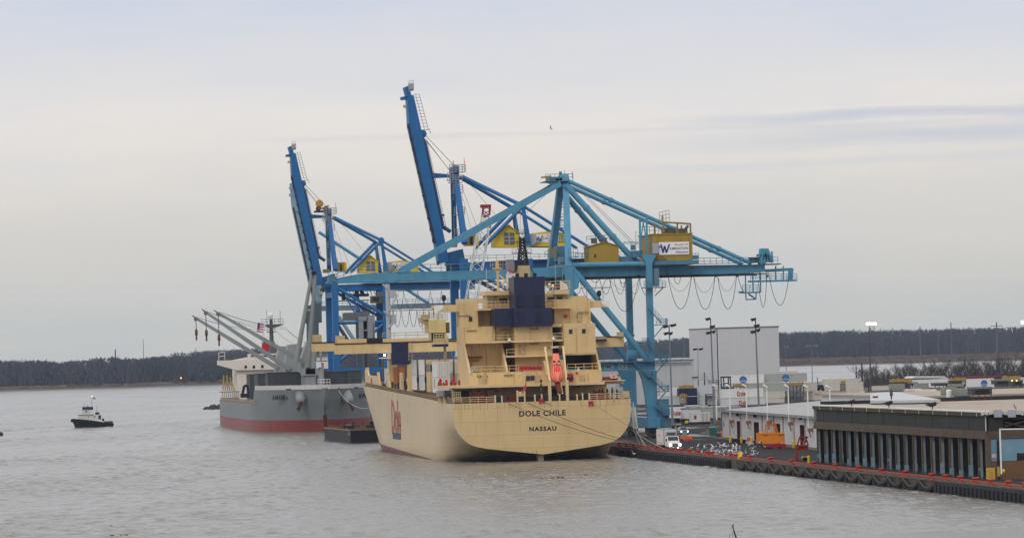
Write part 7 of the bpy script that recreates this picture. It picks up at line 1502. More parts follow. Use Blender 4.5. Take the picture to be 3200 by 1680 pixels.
cont('b5',915,880,1450,1000,1300,cont_w2,'long white container behind the roof plant'); cont('b5',320,975,620,1040,1330,cont_c,'pale container low behind the white membrane roof'); cont('b5',-60,870,120,1170,1345,cont_c,'cream container end left of the lit floodlight pole'); cont('b5',2440,850,2700,940,1290,cont_w2,'white container at the far right behind the roof plant')
cont('z1',1880,615,2105,690,930,cont_w,'pale grey container between the ship\'s quarter and the crane leg',group=GY); cont('z1',1985,700,2118,800,925,cont_w2,'white container with a blue disc just behind the ship\'s quarter','disc',(2040,718,.62),group=GY)
cont('b5',1360,862,1450,880,1310,cont_s,'thin sage container roof left of the red roof')
# sheds with roofs among them
rb = thing('red_roof_shed', 'low shed with a dull red roof behind the roof plant', 'shed', tuple(PY('b5',1980,860,1330))); b = B(); b.pbox('b5',1690,832,2290,868,1330,1338); b.build('roof', M('dull_red_roof',(.15,.025,.03),.7,.1), rb); b = B(); b.pbox('b5',1720,868,2260,940,1331,1337); b.build('wall', cont_w, rb)
wrf = thing('white_roof_shed', 'low shed with a white roof in front of the scrub trees', 'shed', tuple(PY('b5',1150,860,1420))); b = B(); q = [PY('b5',x,y,1420) for x,y in ((905,862),(960,835),(1390,832),(1440,862))]; b.prism([(p.x,p.z) for p in q],'y',1420,1432); b.build('roof', roofw, wrf); b = B(); b.pbox('b5',905,862,1450,925,1421,1431); b.build('wall', cont_s, wrf)
# container racks with yellow tops
def rack(k,xa,ya,xb,yb,yc,Y,label,leg=M('rack_navy',(.022,.03,.075),.6,.2,1)):
    P0, P1 = PY(k,xa,(ya+yc)/2,Y), PY(k,xb,(ya+yc)/2,Y); zt_, zm_, zb_ = PY(k,xa,ya,Y).z, PY(k,xa,yb,Y).z, PY(k,xa,yc,Y).z
    t_ = thing('gantry_rack', label, 'rack', (P0.x,Y,zb_), 'yellow topped steel racks in the container yard')
    n_ = 5
    for i in range(n_):
        x_ = P0.x+(P1.x-P0.x-.2)*i/(n_-1)
        if i < n_: B().box(x_,x_+.2,Y,Y+.2,zb_,zm_).build('leg', leg, t_)
    yel = M('rack_yellow',(.40,.26,.07),.7,.25,1.5,streak=.4,dirt=(.2,.13,.06))
    for i in range(9): x_ = P0.x+(P1.x-P0.x)*i/9; B().box(x_+.03,x_+(P1.x-P0.x)/9-.03,Y-.2,Y+.1,zm_,zt_-random.uniform(0,.3)).build('guard_panel', yel, t_)
    B().box(P0.x,P1.x,Y+.25,Y+1.8,zm_-.12,zm_).build('platform', leg, t_); B().beam((P0.x+.1,Y+.1,zb_+.3),(P1.x-.1,Y+.1,zm_-.2),.12,.12).build('brace', leg, t_)
    return t_
rack('b6',385,268,700,340,360,1334,'yellow topped rack deck on the navy containers',rust_c)
rack('b6',415,440,562,520,685,1332,'rusty rack standing between white and navy containers',rust_c)
rack('b7',690,465,985,540,850,1334,'navy legged rack with yellow top, in front of the sage containers')
rack('b7',1715,430,2075,510,665,1365,'navy legged rack with yellow top, nearest the scrub trees')
rack('b6',1480,235,1780,300,330,1330,'low yellow rack deck above the lettered container pair',rust_c)
rack('b5',570,868,910,925,1010,1280,'yellow topped rack left above the grey roof units'); rack('b5',1450,850,1710,905,990,1275,'yellow topped rack left of the red roof'); rack('b5',2250,822,2530,890,1000,1270,'yellow topped rack at the far right with a small amber lamp')
# dark gate, reach stacker, stubby truck
gt = thing('steel_gate', 'dark blue steel gate frame among the white containers', 'gate', tuple(PY('b6',1040,665,1338)))
gm = M('gate_dark', (.03,.038,.055), .6, .15, 1)
b = B(); b.pbox('b6',925,450,1165,468,1338,1338.5); b.build('head', gm, gt)
for x in (930,1185): b = B(); b.pbox('b6',x,468 if x < 1000 else 350,x+28,665,1338,1338.5); b.build('post', gm if x < 1000 else M('post_weathered',(.30,.28,.27),.8,.4,3), gt)
rs = thing('reach_stacker', 'dark teal mast frame of a container stacker standing on the lettered pair', 'stacker', tuple(PY('b6',1345,345,1330)))
sm = M('stacker_teal', (.018,.04,.055), .5, .2, 1)
for x in (1240,1290,1385,1425): b = B(); b.pbox('b6',x,100,x+20,345,1330,1330.5); b.build('mast_rail', sm, rs)
b = B(); b.pbox('b6',1235,96,1448,128,1330.5,1331); b.cut().pbox('b6',1290,228,1400,245,1330.5,1331); b.cut().pbox('b6',1260,312,1448,350,1330.5,1332); b.cut().pbox('b6',1440,315,1510,340,1331,1332); b.build('carriage', sm, rs)
yt = thing('yard_truck', 'stubby dark yard tractor parked between cream containers', 'tractor', tuple(PY('b7',1315,620,1380)))
b = B(); q = [PY('b7',x,y,1380) for x, y in ((1262,618),(1258,545),(1290,520),(1355,520),(1385,560),(1385,618))]; b.prism([(p.x,p.z) for p in q],'y',1380,1383); b.build('body', M('tractor_navy',(.02,.03,.05),.5,.2,1), yt); b = B(); b.pbox('b7',1312,540,1350,565,1379.9,1380); b.build('window', M('boat_window',(.05,.045,.04)), yt); b = B(); b.beam(PY('b7',1265,540,1380),PY('b7',1248,375,1380),.2,.2); b.build('exhaust', gm, yt)
for x in (1275,1365): c_ = PY('b7',x,615,1379.8); B().lathe((c_.x,1379.6,c_.z),[(.5,0),(.5,.4)],10,ax='y').build('wheel', blackp, yt)
rm = thing('parking_ramp', 'green and grey elevated platform with railing left of the reefer plugs', 'platform', tuple(PY('b6',830,275,1390)))
b = B(); b.pbox('b6',690,105,780,135,1390,1393); b.build('green_panel', M('panel_green',(.02,.07,.05)), rm); b = B(); b.pbox('b6',690,150,970,168,1390,1393); b.build('deck', cont_s, rm); b = B(); b.rail([PY('b6',700,105,1390),PY('b6',790,105,1390)],1.6,1.5,.08); b.rail([PY('b6',790,150,1390),PY('b6',960,155,1390)],1.2,1.5,.06); b.build('railing', cont_g, rm)
for x in (780,905): b = B(); b.pbox('b6',x,20 if x > 800 else 160,x+18,275,1391,1391.5); b.build('post', gm, rm)
pg = thing('plug_rack', 'rack of dark reefer plugs beside the dark stacker mast', 'plug rack', tuple(PY('b6',1100,270,1360)))
b = B(); b.pbox('b6',960,165,1230,172,1360.3,1360.6); b.cut().pbox('b6',960,205,1230,212,1360.3,1360.6); b.build('rail', steel, pg)
for r_ in range(3):
    for i in range(9): x_ = 985+i*27; b = B(); b.pbox('b6',x_,172+r_*30,x_+13,190+r_*30,1360,1360.3); b.build('plug', gm, pg)
# row of trailers
TR = 'trailers and boxes parked behind the ship crane'
chs = M('chassis_dark', (.02,.022,.028), .7, .2, 1)
def trailer(k,xa,ya,xb,yb,Y,mat,label,mark=None,mx=None,doors=None):
    t_ = cont(k,xa,ya,xb,yb,Y,mat,label,mark,mx,group=TR,doors=doors); P0, P1 = PY(k,xa,yb,Y), PY(k,xb,yb,Y); z_ = P0.z
    B().box(P0.x+.3,P1.x-.3,Y+.4,Y+2.0,z_-.35,z_).build('chassis', chs, t_)
    for f in (.12,.2,.8,.88): c_ = P0.x+(P1.x-P0.x)*f; B().lathe((c_,Y+.1,2.02),[(.5,0),(.52,.05),(.52,.5),(.5,.55)],12,ax='y').build('wheel', blackp, t_)
    B().box(P0.x+1.0,P0.x+1.3,Y+.3,Y+.5,1.6,z_-.3).build('landing_leg', chs, t_); return t_
trailer('b6',95,742,432,936,1050,cont_w2,'white lettered box on a trailer behind the first tall lamp pole','dole',(335,828,2.3))
trailer('b6',438,768,832,948,1052,cont_w,'plain white box on a trailer between two tall lamp poles')
trailer('b6',860,745,1240,935,1075,cont_g,'grey box on a trailer behind the second tall lamp pole')
c_ = cont('b6',640,826,822,1012,1018,cont_w,'white box with a red mark and ribbed double doors, in front of the trailers',group=TR); 
P0, P1 = PY('b6',822,920,1018), PY('b6',1022,920,1018); zb_, zt_ = PY('b6',900,1012,1018).z, PY('b6',900,822,1018).z
for i in range(5):
    B().box(P0.x+(P1.x-P0.x)*i/5+.03,P0.x+(P1.x-P0.x)*(i+1)/5-.03,1017.9,1020.4,zb_+.05,zt_-.03).build('door', cont_c if i % 2 else cont_w2, c_)
    x_ = P0.x+(P1.x-P0.x)*(i+.5)/5; B().tube((x_,1017.8,zb_+.1),(x_,1017.8,zt_-.1),.05,5).build('lock_rod', steel, c_)
B().box(P0.x-.1,P1.x+.1,1017.9,1020.3,zb_-.2,zb_).build('red_sill', redox, c_); B().box(P0.x-4,P1.x,1018,1020.3,1.5,zb_-.2).build('trestle', chs, c_)
m_ = PY('b6',728,915,1017.9); B().prism([(m_.x-.3,m_.z-.5),(m_.x+.25,m_.z-.35),(m_.x+.3,m_.z+.35),(m_.x-.28,m_.z+.5)],'y',1017.92,1017.95).build('red_mark', logo_r, c_)
for i,(xa,xb,y,lb_) in enumerate(((180,560,728,'long pale flat roof sheet behind the trailers, left'),(575,830,690,'cream flat roof strip behind the rusty rack'),(850,985,692,'white flat roof strip below the dark gate'),(1115,1420,700,'white flat roof strip left of the lettered pair\'s foot'),(640,1640,718,'long grey low roof behind the trailer row'))):
    b = B(); b.pbox('b6',xa,y-8,xb,y+12,1180+i*9,1186+i*9); b.cut(); P_ = PY('b6',xa+10,y,1180+i*9); Q_ = PY('b6',xb-10,y,1180+i*9)
    t_ = thing('flat_canopy', lb_, 'canopy', (P_.x,1180+i*9,1.5), 'low flat canopies behind the trailers'); b.build('roof', roofw if i != 4 else M('canopy_grey',(.36,.36,.36)), t_)
    for x_ in (P_.x,Q_.x-.2): B().box(x_,x_+.2,1182+i*9,1182.2+i*9,1.5,P_.z-.2).build('post', steel, t_)
# ================================================================== QUAY EDGE
redb = M('bollard_red', (.40,.045,.025), .6, .15, 1.5, streak=.2, rust=.3)
rubber = M('fender_rubber', (.012,.014,.018), .75, .2, 1.5)
KZ = 1.62
by = [797.3,789.6,781.9,773.7,757.9,750.1,742.2,734.3,726.1,722.4,706.3,701.5,690.3,674.4,658.8,643.0,628.2,613.1,598.8,584.7,569.9,562.5,554.6,546.7,538.7,530.7,805.0,813,522.5]
def lab_b(y):
    i = sorted(by,reverse=True).index(y)
    if y == 797.3: return 'red bollard at the foot of the cream ship\'s stern lines, beside the hull'
    if y in (701.5,706.3): return 'red bollard %s the yellow ladder head on the quay edge' % ('just left of' if y == 701.5 else 'one step left of')
    if y in (757.9,): return 'red bollard below the white box truck on the quay edge'
    return ['farthest red bollard, half hidden by the ship','red bollard next to the farthest one by the hull','','red bollard holding the two steep mooring lines','red bollard right of the steep mooring lines','red bollard where the long slack mooring line lands','','red bollard just right of the truck\'s headlights','red bollard at the left edge of the flock of gulls','red bollard under the left half of the gull flock','red bollard under the middle of the gull flock, left of a close pair','red bollard under the gull flock, right of a close pair','','','red bollard right of the yellow ladder head','red bollard below the orange grab bucket','red bollard below the red steel frame','red bollard below the open shed\'s far corner','red bollard before the shed\'s far posts','red bollard before the middle of the shed, first of two','red bollard before the middle of the shed, second of two','red bollard before the shed\'s near posts','red bollard at the end of the hanging fenders','red bollard at the start of the near ribbed fender','red bollard before the shed\'s near corner','red bollard below the shed\'s yellow corner patch','red bollard below the white pipe goalpost','red bollard nearest the viewer in the frame','red bollard cut by the picture\'s right edge'][i]
def bollard(y, label):
    t_ = thing('bollard', label, 'bollard', (137.6,y,KZ), 'red bollards along the quay edge')
    B().lathe((137.6,y,KZ),[(.42,0),(.42,.08),(.27,.12),(.27,.5)],12).build('column', redb, t_); B().lathe((137.6,y,KZ+.5),[(.27,0),(.44,.08),(.44,.2),(.3,.26)],12).build('cap', redb, t_); return t_
bl0 = bollard(by[0], lab_b(by[0]))
for y in by[1:]: dup(bl0, loc=(137.6,y,KZ), label=lab_b(y))
sb = sorted(by+[828,505])
rl_ = thing('bull_rail', 'red bull rail running along the quay edge between the bollards', 'rail', (137.6,670,KZ))
for a_, c_ in zip(sb[:-1],sb[1:]):
    if c_-a_ < 4: continue
    B().box(137.42,137.75,a_+.75,c_-.75,KZ+.12,KZ+.36).box(137.45,137.72,a_+.9,a_+1.2,KZ,KZ+.12).box(137.45,137.72,c_-1.2,c_-.9,KZ,KZ+.12).build('rail_beam', M('rail_red',(.34,.06,.035),.7,.2,1,rust=.4), rl_)
# ribbed rubber fenders
def ribfender(y0, y1, step, label):
    t_ = thing('ribbed_fender', label, 'fender', (136.9,(y0+y1)/2,.6))
    B().box(136.55,136.9,y0,y1,-.4,1.25).build('backing', rubber, t_)
    n_ = int((y1-y0)/step); 
    b0 = B().box(136.05,136.55,y0+.15,y0+step*.62,-.3,1.15); o = b0.build('rib', rubber, t_)
    for i in range(1,n_): c_ = o.copy(); COL.objects.link(c_); c_.parent = t_; c_.location = (0,i*step,0)
ribfender(703,806,2.1,'black ribbed rubber fender along the quay below the truck and gulls')
ribfender(509,564,2.1,'black ribbed rubber fender along the quay at the near right corner')
sg = 'rope fenders slung along the quay wall'
net = M('net_dark', (.022,.021,.02), .95, .35, 3)
def slung(y0, y1, label):
    t_ = thing('slung_fender', label, 'fender', (136.8,(y0+y1)/2,.6), sg)
    b = B(); pts = arc((136.6,y1,1.35),(136.6,y0,1.35),1.15,12); rr = [.14+.2*math.sin(math.pi*i/12) for i in range(13)]; b.path(pts,rr,7); b.build('roll', net, t_)
    b = B(); b.prism([(y0-1.2,-.5),(y0+1.2,-.5),(y0+.35,1.4),(y0-.35,1.4)],'x',136.45,136.85); b.build('pad', net, t_)
    b = B(); b.path(arc((136.35,y1,1.5),(136.35,y0,1.5),.95,10),.05,4); b.build('chain', M('chain_grey',(.09,.085,.08)), t_)
ys = [697-8.9*i for i in range(16)]
wd_ = ['below the yellow ladder head','right of the yellow ladder head','below the grab bucket\'s left end','below the grab bucket','below the red base','left of the red steel frame','below the red steel frame','below the shed\'s far corner','below the shed\'s third post','before the shed\'s far third','left of the shed\'s middle','at the shed\'s middle','right of the shed\'s middle','before the shed\'s near third','last before the near ribbed fender']
for i in range(15): slung(ys[i+1], ys[i], 'dark slung rope fender on the quay wall %s' % wd_[i])
yl = thing('ladder_head', 'yellow slanted ladder head on the quay edge beside the gulls', 'ladder', (137.3,694,KZ))
b = B(); b.beam(PX('b2',378,965,137.3),PX('b2',378,1112,137.3),.5,.12); b.cut(); b.beam(PX('b2',405,965,137.6),PX('b2',425,1112,137.6),.5,.12); b.build('stile', yell, yl); b = B()
for f in (.2,.5,.8): b.tube(PX('b2',378,965+f*145,137.3),PX('b2',405+f*18,965+f*145,137.6),.07,5); b.cut()
b.build('rung', yell, yl)
# ================================================================== MOORING LINES
ml = 'mooring lines of the cream ship'
def line(pts, label, r=.055, m=rope, sag=0):
    b = B(); b.path(pts if len(pts) > 2 else arc(pts[0],pts[1],sag,10), r, 4); c_ = pts[0]; tag(b.build('mooring_line', m, base=tuple(c_)), label, 'mooring line', ml)
qb = lambda y: (137.6,y,KZ+.45)
line([PY('z1',1180,868,YT-.1),qb(773.7)],'brown mooring line crossing the stern lowest, under the ship\'s name', sag=1.0)
line([PY('z1',1325,862,YT-.1),qb(781.9)],'brown mooring line starting left of the red fairlead, crossing the ship\'s name', sag=.6)
line([PY('z1',1450,855,YT-.1),qb(789.6)],'brown mooring line starting at the red fairlead, uppermost of three long ones', sag=.5)
line([PY('z1',1808,862,YT-.1),qb(757.9)],'thin brown mooring line from the right-hand red bracket', .04, sag=.4)
for i, (x0,y0,yb,lb_) in enumerate(((75,460,789.6,'steep pale mooring line, left of the pair beside the stern'),(95,440,785,'steep pale mooring line, right of the pair beside the stern'),(180,600,783,'steep pale mooring line farthest from the hull'),(60,560,766,'pale mooring line slanting to the bollard by the truck'))):
    line([PY('b1',x0,y0,800),(137.6,yb,KZ+.4)],lb_,.05,rope_l,sag=.25)
line([PY('z2',1395,835,1160),PY('z2',1670,1000,1010)],'pale bow line of the grey bulk carrier running behind the cream hull',.07,rope_l,sag=1.5)
gw_ = thing('gangway', 'pale aluminium gangway hanging between the cream ship\'s quarter and the quay', 'gangway', (137,805,1.6))
b = B(); p_, q_ = PY('b1',105,180,812), PY('b1',150,560,806); b.rail([p_,q_],1.0,1.5,.06,(1,.5)); b.build('railing', steel, gw_); b = B(); b.beam(p_,q_,.9,.2); b.build('walkway', M('walk_grey',(.3,.3,.3)), gw_)
b = B(); 
for x,ya,yb in ((140,180,330),(155,340,580)): b.tube(PY('b1',x,ya,808),PY('b1',x+5,yb,808),.09,6); b.cut()
b.build('post', whitep, gw_)
# ================================================================== VEHICLES
headl = M('headlight_lit', (1,.97,.9), .3, 0, emit=3); tyre = M('tyre', (.012,.012,.013), .85, .2, 3); chrome = M('chrome', (.45,.45,.46), .25, .05, 1, metal=.8)
wind = M('windscreen', (.02,.03,.035), .08, .1); truckw = M('truck_white', (.72,.72,.71), .35, .03, .6, streak=.15, dirt=(.5,.47,.43))
tx = PZ('b1',852,948,1.5); TX, TY = tx.x-.1, tx.y+1.1; rz = .07
tr_ = thing('box_truck', 'white refrigerated box truck with headlights lit, facing the viewer on the quay', 'truck', (TX,TY,1.5))
Rm = Matrix.Rotation(rz, 4, 'Z')
def tp(v): q = Rm @ Vector(v); return (q.x+TX, q.y+TY, q.z+1.5)
def tb_(nm, boxes, m, par=tr_):
    b = B()
    for bx in boxes:
        if len(bx) == 6:
            x0,x1,y0,y1,z0,z1 = bx; pts = [(x0,y0,z0),(x1,y0,z0),(x1,y1,z0),(x0,y1,z0),(x0,y0,z1),(x1,y0,z1),(x1,y1,z1),(x0,y1,z1)]
            b.add([tp(p) for p in pts],[(0,3,2,1),(4,5,6,7),(0,1,5,4),(1,2,6,5),(2,3,7,6),(3,0,4,7)])
    return b.build(nm, m, par)
def tprism(nm, yz, x0, x1, m, par=tr_):
    b = B(); n_ = len(yz); b.add([tp((x0,y,z)) for y, z in yz]+[tp((x1,y,z)) for y, z in yz],[tuple(range(n_)),tuple(range(2*n_-1,n_-1,-1))]+[(i,n_+i,n_+(i+1)%n_,(i+1)%n_) for i in range(n_)]); return b.build(nm, m, par)
bd_ = tb_('cargo_box', [(-1.2,1.2,2.2,7.4,1.0,3.75)], truckw)
tb_('box_frame', [(-1.24,-1.12,2.14,2.22,1.0,3.8),(1.12,1.24,2.14,2.22,1.0,3.8),(-1.24,1.24,2.14,2.22,3.68,3.8),(-1.24,1.24,2.2,7.44,3.75,3.8),(-1.24,1.24,2.2,7.44,.95,1.05)], chrome, bd_)
tb_('cooling_unit', [(-.95,.95,1.6,2.2,2.75,3.5)], M('reefer_unit',(.50,.52,.54),.5), bd_); tb_('unit_grille', [(-.8,.8,1.55,1.6,2.8,3.2)], M('unit_dark',(.06,.06,.06)), bd_); tb_('unit_top', [(-.9,.9,1.58,1.62,3.25,3.45)], M('unit_blue',(.35,.45,.55)), bd_)
cab = tprism('cab', [(2.0,.75),(2.0,2.55),(.75,2.55),(.15,1.75),(-.05,1.7),(-.05,.75)], -1.05, 1.05, truckw)
tprism('windscreen', [(.73,2.45),(.20,1.80),(.16,1.83),(.69,2.48)], -.92, .92, wind, cab)
hd_ = tprism('bonnet', [(.15,.75),(.15,1.72),(-.9,1.55),(-1.05,1.3),(-1.05,.72)], -.72, .72, truckw); tb_('grille', [(-.48,.48,-1.10,-1.05,.75,1.32)], chrome, hd_)
for i in range(5): tb_('grille_bar', [(-.45,.45,-1.12,-1.10,.80+i*.11,.84+i*.11)], M('unit_dark',(.06,.06,.06)), hd_)
for s_ in (-1,1):
    tprism('wing', [(.3,.7),(.3,1.35),(-.6,1.35),(-1.0,1.15),(-1.05,.7)], s_*.72, s_*1.12, truckw)
    b = B(); b.lathe((0,0,0),[(.21,0),(.21,-.08)],14,ax='y'); b.v = [tp((p[0]+s_*.86,p[1]-1.06,p[2]+1.12)) for p in b.v]; b.build('headlight', headl, tr_)
    b = B(); b.lathe((0,0,0),[(.10,0),(.10,-.06)],10,ax='y'); b.v = [tp((p[0]+s_*.42,p[1]-1.22,p[2]+.58)) for p in b.v]; b.build('fog_lamp', headl, tr_)
    tb_('mirror', [(s_*1.2-.08,s_*1.2+.08,.5,.6,1.7,2.2)], blackp)
    for y_ in (-.35,5.2):
        b = B(); b.lathe((s_*.78-.14,y_,.48),[(.3,0),(.48,.02),(.48,.26),(.3,.28)],14,ax='x'); b.v = [tp(p) for p in b.v]; w_ = b.build('wheel', tyre, tr_); b = B(); b.lathe((s_*.93-.02,y_,.48),[(.24,0),(.24,.04)],10,ax='x'); b.v = [tp(p) for p in b.v]; b.build('hub', chrome, w_)
tb_('bumper', [(-1.1,1.1,-1.2,-1.05,.45,.72)], chrome); tb_('frame', [(-.5,.5,-.9,7.2,.55,.85)], chs)
tb_('side_mark', [(-1.22,-1.2,5.3,5.6,2.6,2.95),(-1.22,-1.2,4.9,5.15,2.6,2.8)], M('mark_red',(.45,.16,.13)), bd_)
# silver car
cp_ = PZ('b1',1012,665,1.5); car = thing('parked_car', 'silver car with headlights on behind the grey post', 'car', (cp_.x,cp_.y,1.5))
silver = M('silver_paint', (.42,.46,.48), .3, .04, 1, metal=.3); X_, Y_ = cp_.x, cp_.y
b = B(); b.prism([(Y_-.0,1.85),(Y_,2.25),(Y_+.25,2.42),(Y_+1.2,2.52),(Y_+4.4,2.5),(Y_+4.5,1.85)],'x',X_-.9,X_+.9); b.build('body', silver, car)
b = B(); b.add([(X_-.85,Y_+1.0,2.5),(X_+.85,Y_+1.0,2.5),(X_+.62,Y_+1.75,3.08),(X_-.62,Y_+1.75,3.08),(X_-.85,Y_+4.2,2.5),(X_+.85,Y_+4.2,2.5),(X_+.62,Y_+3.6,3.08),(X_-.62,Y_+3.6,3.08)],[(0,1,2,3),(3,2,6,7),(4,7,6,5),(0,3,7,4),(1,5,6,2)]); b.build('cabin', silver, car)
b = B(); b.add([(X_-.74,Y_+1.06,2.56),(X_+.74,Y_+1.06,2.56),(X_+.58,Y_+1.66,3.04),(X_-.58,Y_+1.66,3.04)],[(0,1,2,3)]); o = b.build('windscreen', wind, car); o.location = (0,-.02,.02)
for s_ in (-1,1): B().lathe((X_+s_*.66,Y_+.0,2.24),[(.16,0),(.14,-.06)],10,ax='y').build('headlight', headl, car)
b = B(); b.box(X_-.45,X_+.45,Y_-.04,Y_,1.98,2.2); b.build('grille', blackp, car)
for s_ in (-1,1):
    for y_ in (.8,3.6): B().lathe((X_+s_*.8-.1,Y_+y_,1.82),[(.2,0),(.33,.02),(.33,.2),(.2,.22)],12,ax='x').build('wheel', tyre, car)
# orange barriers, concrete post, toilet and bits
ob = M('barrier_orange', (.62,.085,.03), .5, .1, 1)
def barrier(k,xa,xb,y0,y1,label):
    g_ = PZ(k,(xa+xb)/2,y1,1.5); P0, P1 = PY(k,xa,y1,g_.y), PY(k,xb,y1,g_.y); zt_ = PY(k,(xa+xb)/2,y0,g_.y).z; w_ = P1.x-P0.x
    t_ = thing('traffic_barrier', label, 'barrier', (g_.x,g_.y,1.5), 'orange traffic barriers by the truck')
    b = B(); b.prism([(g_.y-.3,1.5),(g_.y+.3,1.5),(g_.y+.25,1.8),(g_.y+.1,zt_),(g_.y-.1,zt_),(g_.y-.25,1.8)],'x',P0.x,P1.x); b.build('body', ob, t_)
    for f in (.25,.55,.8): B().box(P0.x+w_*f-.1,P0.x+w_*f+.1,g_.y-.31,g_.y-.26,1.55,1.75).build('fork_slot', darkin, t_)
barrier('b1',1010,1148,682,765,'orange plastic barrier right of the grey post'); barrier('b1',925,985,690,760,'orange plastic barrier behind the truck\'s cab'); barrier('b1',470,560,635,665,'orange barrier at the crane wheels, left of the truck')
g_ = PZ('b1',1022,752,1.5); pc = thing('concrete_post', 'upright grey concrete post in front of the silver car', 'post', (g_.x,g_.y,1.5)); b = B(); b.pbox('b1',986,592,1060,752,g_.y,g_.y+.7); b.build('shaft', M('post_concrete',(.30,.29,.27),.9,.12,1), pc); b = B(); P_ = PY('b1',1022,592,g_.y); b.box(P_.x-.55,P_.x+.55,g_.y-.05,g_.y+.75,P_.z,P_.z+.08); b.build('cap', M('post_concrete',(.30,.29,.27)), pc)
g_ = PZ('b1',1520,682,1.5); tl_ = thing('portable_toilet', 'teal portable toilet beside the white warehouse\'s far corner', 'toilet', (g_.x,g_.y,1.5)); teal = M('toilet_teal',(.010,.13,.115),.5,.08,1)
P0, P1 = PY('b1',1462,600,g_.y), PY('b1',1578,600,g_.y); zt_ = PY('b1',1520,515,g_.y).z
b = B(); b.box(P0.x,P1.x,g_.y,g_.y+1.2,1.55,zt_-.25); b.build('cabin', teal, tl_); b = B(); b.prism([(P0.x-.05,zt_-.25),(P1.x+.05,zt_-.25),(P1.x-.15,zt_),(P0.x+.15,zt_)],'y',g_.y-.05,g_.y+1.25); b.build('roof', M('toilet_roof',(.25,.33,.33)), tl_); b = B(); b.box(P0.x+.25,P1.x-.25,g_.y-.04,g_.y,1.65,zt_-.4); d_ = b.build('door', M('toilet_teal2',(.012,.10,.09)), tl_); b = B(); b.box(P1.x-.42,P1.x-.34,g_.y-.07,g_.y-.04,2.4,2.6); b.build('handle', blackp, d_)
g_ = PZ('b1',1420,662,1.5); tag(B().pbox('b1',1392,590,1448,662,g_.y,g_.y+.9).pbox('b1',1405,560,1430,590,g_.y,g_.y+.5).build('pallet_stack', M('pallet_tan',(.30,.20,.11),.9,.3,3), base=tuple(g_)), 'tan stack of pallets left of the teal toilet', 'pallets')
g_ = PZ('b1',850,560,1.5); fl_ = thing('flatbed_cart', 'low ochre flatbed cart behind the white box truck', 'cart', (g_.x,g_.y,1.5)); b = B(); b.pbox('b1',790,522,922,552,g_.y,g_.y+2); b.build('deck', ochre, fl_)
for x in (810,900): c_ = PY('b1',x,560,g_.y); B().lathe((c_.x,g_.y,1.85),[(.35,0),(.35,.3)],10,ax='y').build('wheel', tyre, fl_)
g_ = PZ('b1',1050,450,1.5); tag(B().pbox('b1',1030,420,1075,460,1030,1031).pbox('b1',1036,412,1068,420,1030.1,1030.9).build('yellow_box', yell, base=(PY('b1',1052,450,1030).x,1030,1.5)), 'small yellow box under the white trailers', 'box')
# guard posts along the warehouse
gp = 'yellow guard posts along the warehouse wall'
for i,(x,y0,y1,lb_) in enumerate(((240,680,792,'yellow guard post left of the first warehouse door'),(432,700,806,'yellow guard post right of the first warehouse door'),(610,700,832,'yellow guard post left of the second warehouse door, tallest'),(1355,762,892,'yellow guard post left of the last warehouse door'))):
    g_ = PZ('b2',x,y1,1.5); zt_ = PY('b2',x,y0,g_.y).z; t_ = thing('guard_post', lb_, 'guard post', (g_.x,g_.y,1.5), gp); B().lathe((g_.x,g_.y,1.5),[(.24,0),(.24,zt_-1.65),(.12,zt_-1.52)],12).build('post', yell, t_); B().lathe((g_.x+.55,g_.y+.2,1.5),[(.25,0),(.25,.55),(.1,.65)],10).build('bumper', tyre, t_)
g_ = PZ('b2',100,718,1.5); tag(B().lathe((g_.x,g_.y,1.5),[(.28,0),(.28,1.3),(.15,1.45)],12).build('drum_post', M('post_orange',(.55,.19,.04)), base=tuple(g_)), 'orange guard post at the warehouse\'s far corner', 'guard post')
g_ = PZ('b2',560,815,1.5); tag(B().lathe((g_.x,g_.y,1.5),[(.32,0),(.32,.25),(.28,.3),(.3,.75),(.26,1.1)],12).build('traffic_drum', ob, base=tuple(g_)), 'orange traffic drum between the second and third guard posts', 'traffic drum')
g_ = PZ('b2',365,830,1.5); ds_ = thing('dark_skip', 'dark red low skip in front of the first warehouse door', 'skip', (g_.x,g_.y,1.5)); b = B(); b.pbox('b2',312,742,415,828,g_.y,g_.y+1.6); b.build('tub', M('skip_dark',(.035,.012,.014),.7,.2,1), ds_); b = B(); P_ = PY('b2',312,742,g_.y); Q_ = PY('b2',415,742,g_.y); b.box(P_.x-.05,Q_.x+.05,g_.y-.05,g_.y+1.65,P_.z,P_.z+.08); b.build('rim', M('skip_dark',(.035,.012,.014)), ds_)
g_ = PZ('b2',40,700,1.5); tag(B().pbox('b2',0,655,88,705,g_.y,g_.y+1).pbox('b2',20,635,60,655,g_.y+.2,g_.y+.8).build('red_crate', M('crate_red',(.12,.03,.03),.8,.3,2), base=tuple(g_)), 'dull red crate at the warehouse\'s far corner', 'crate')
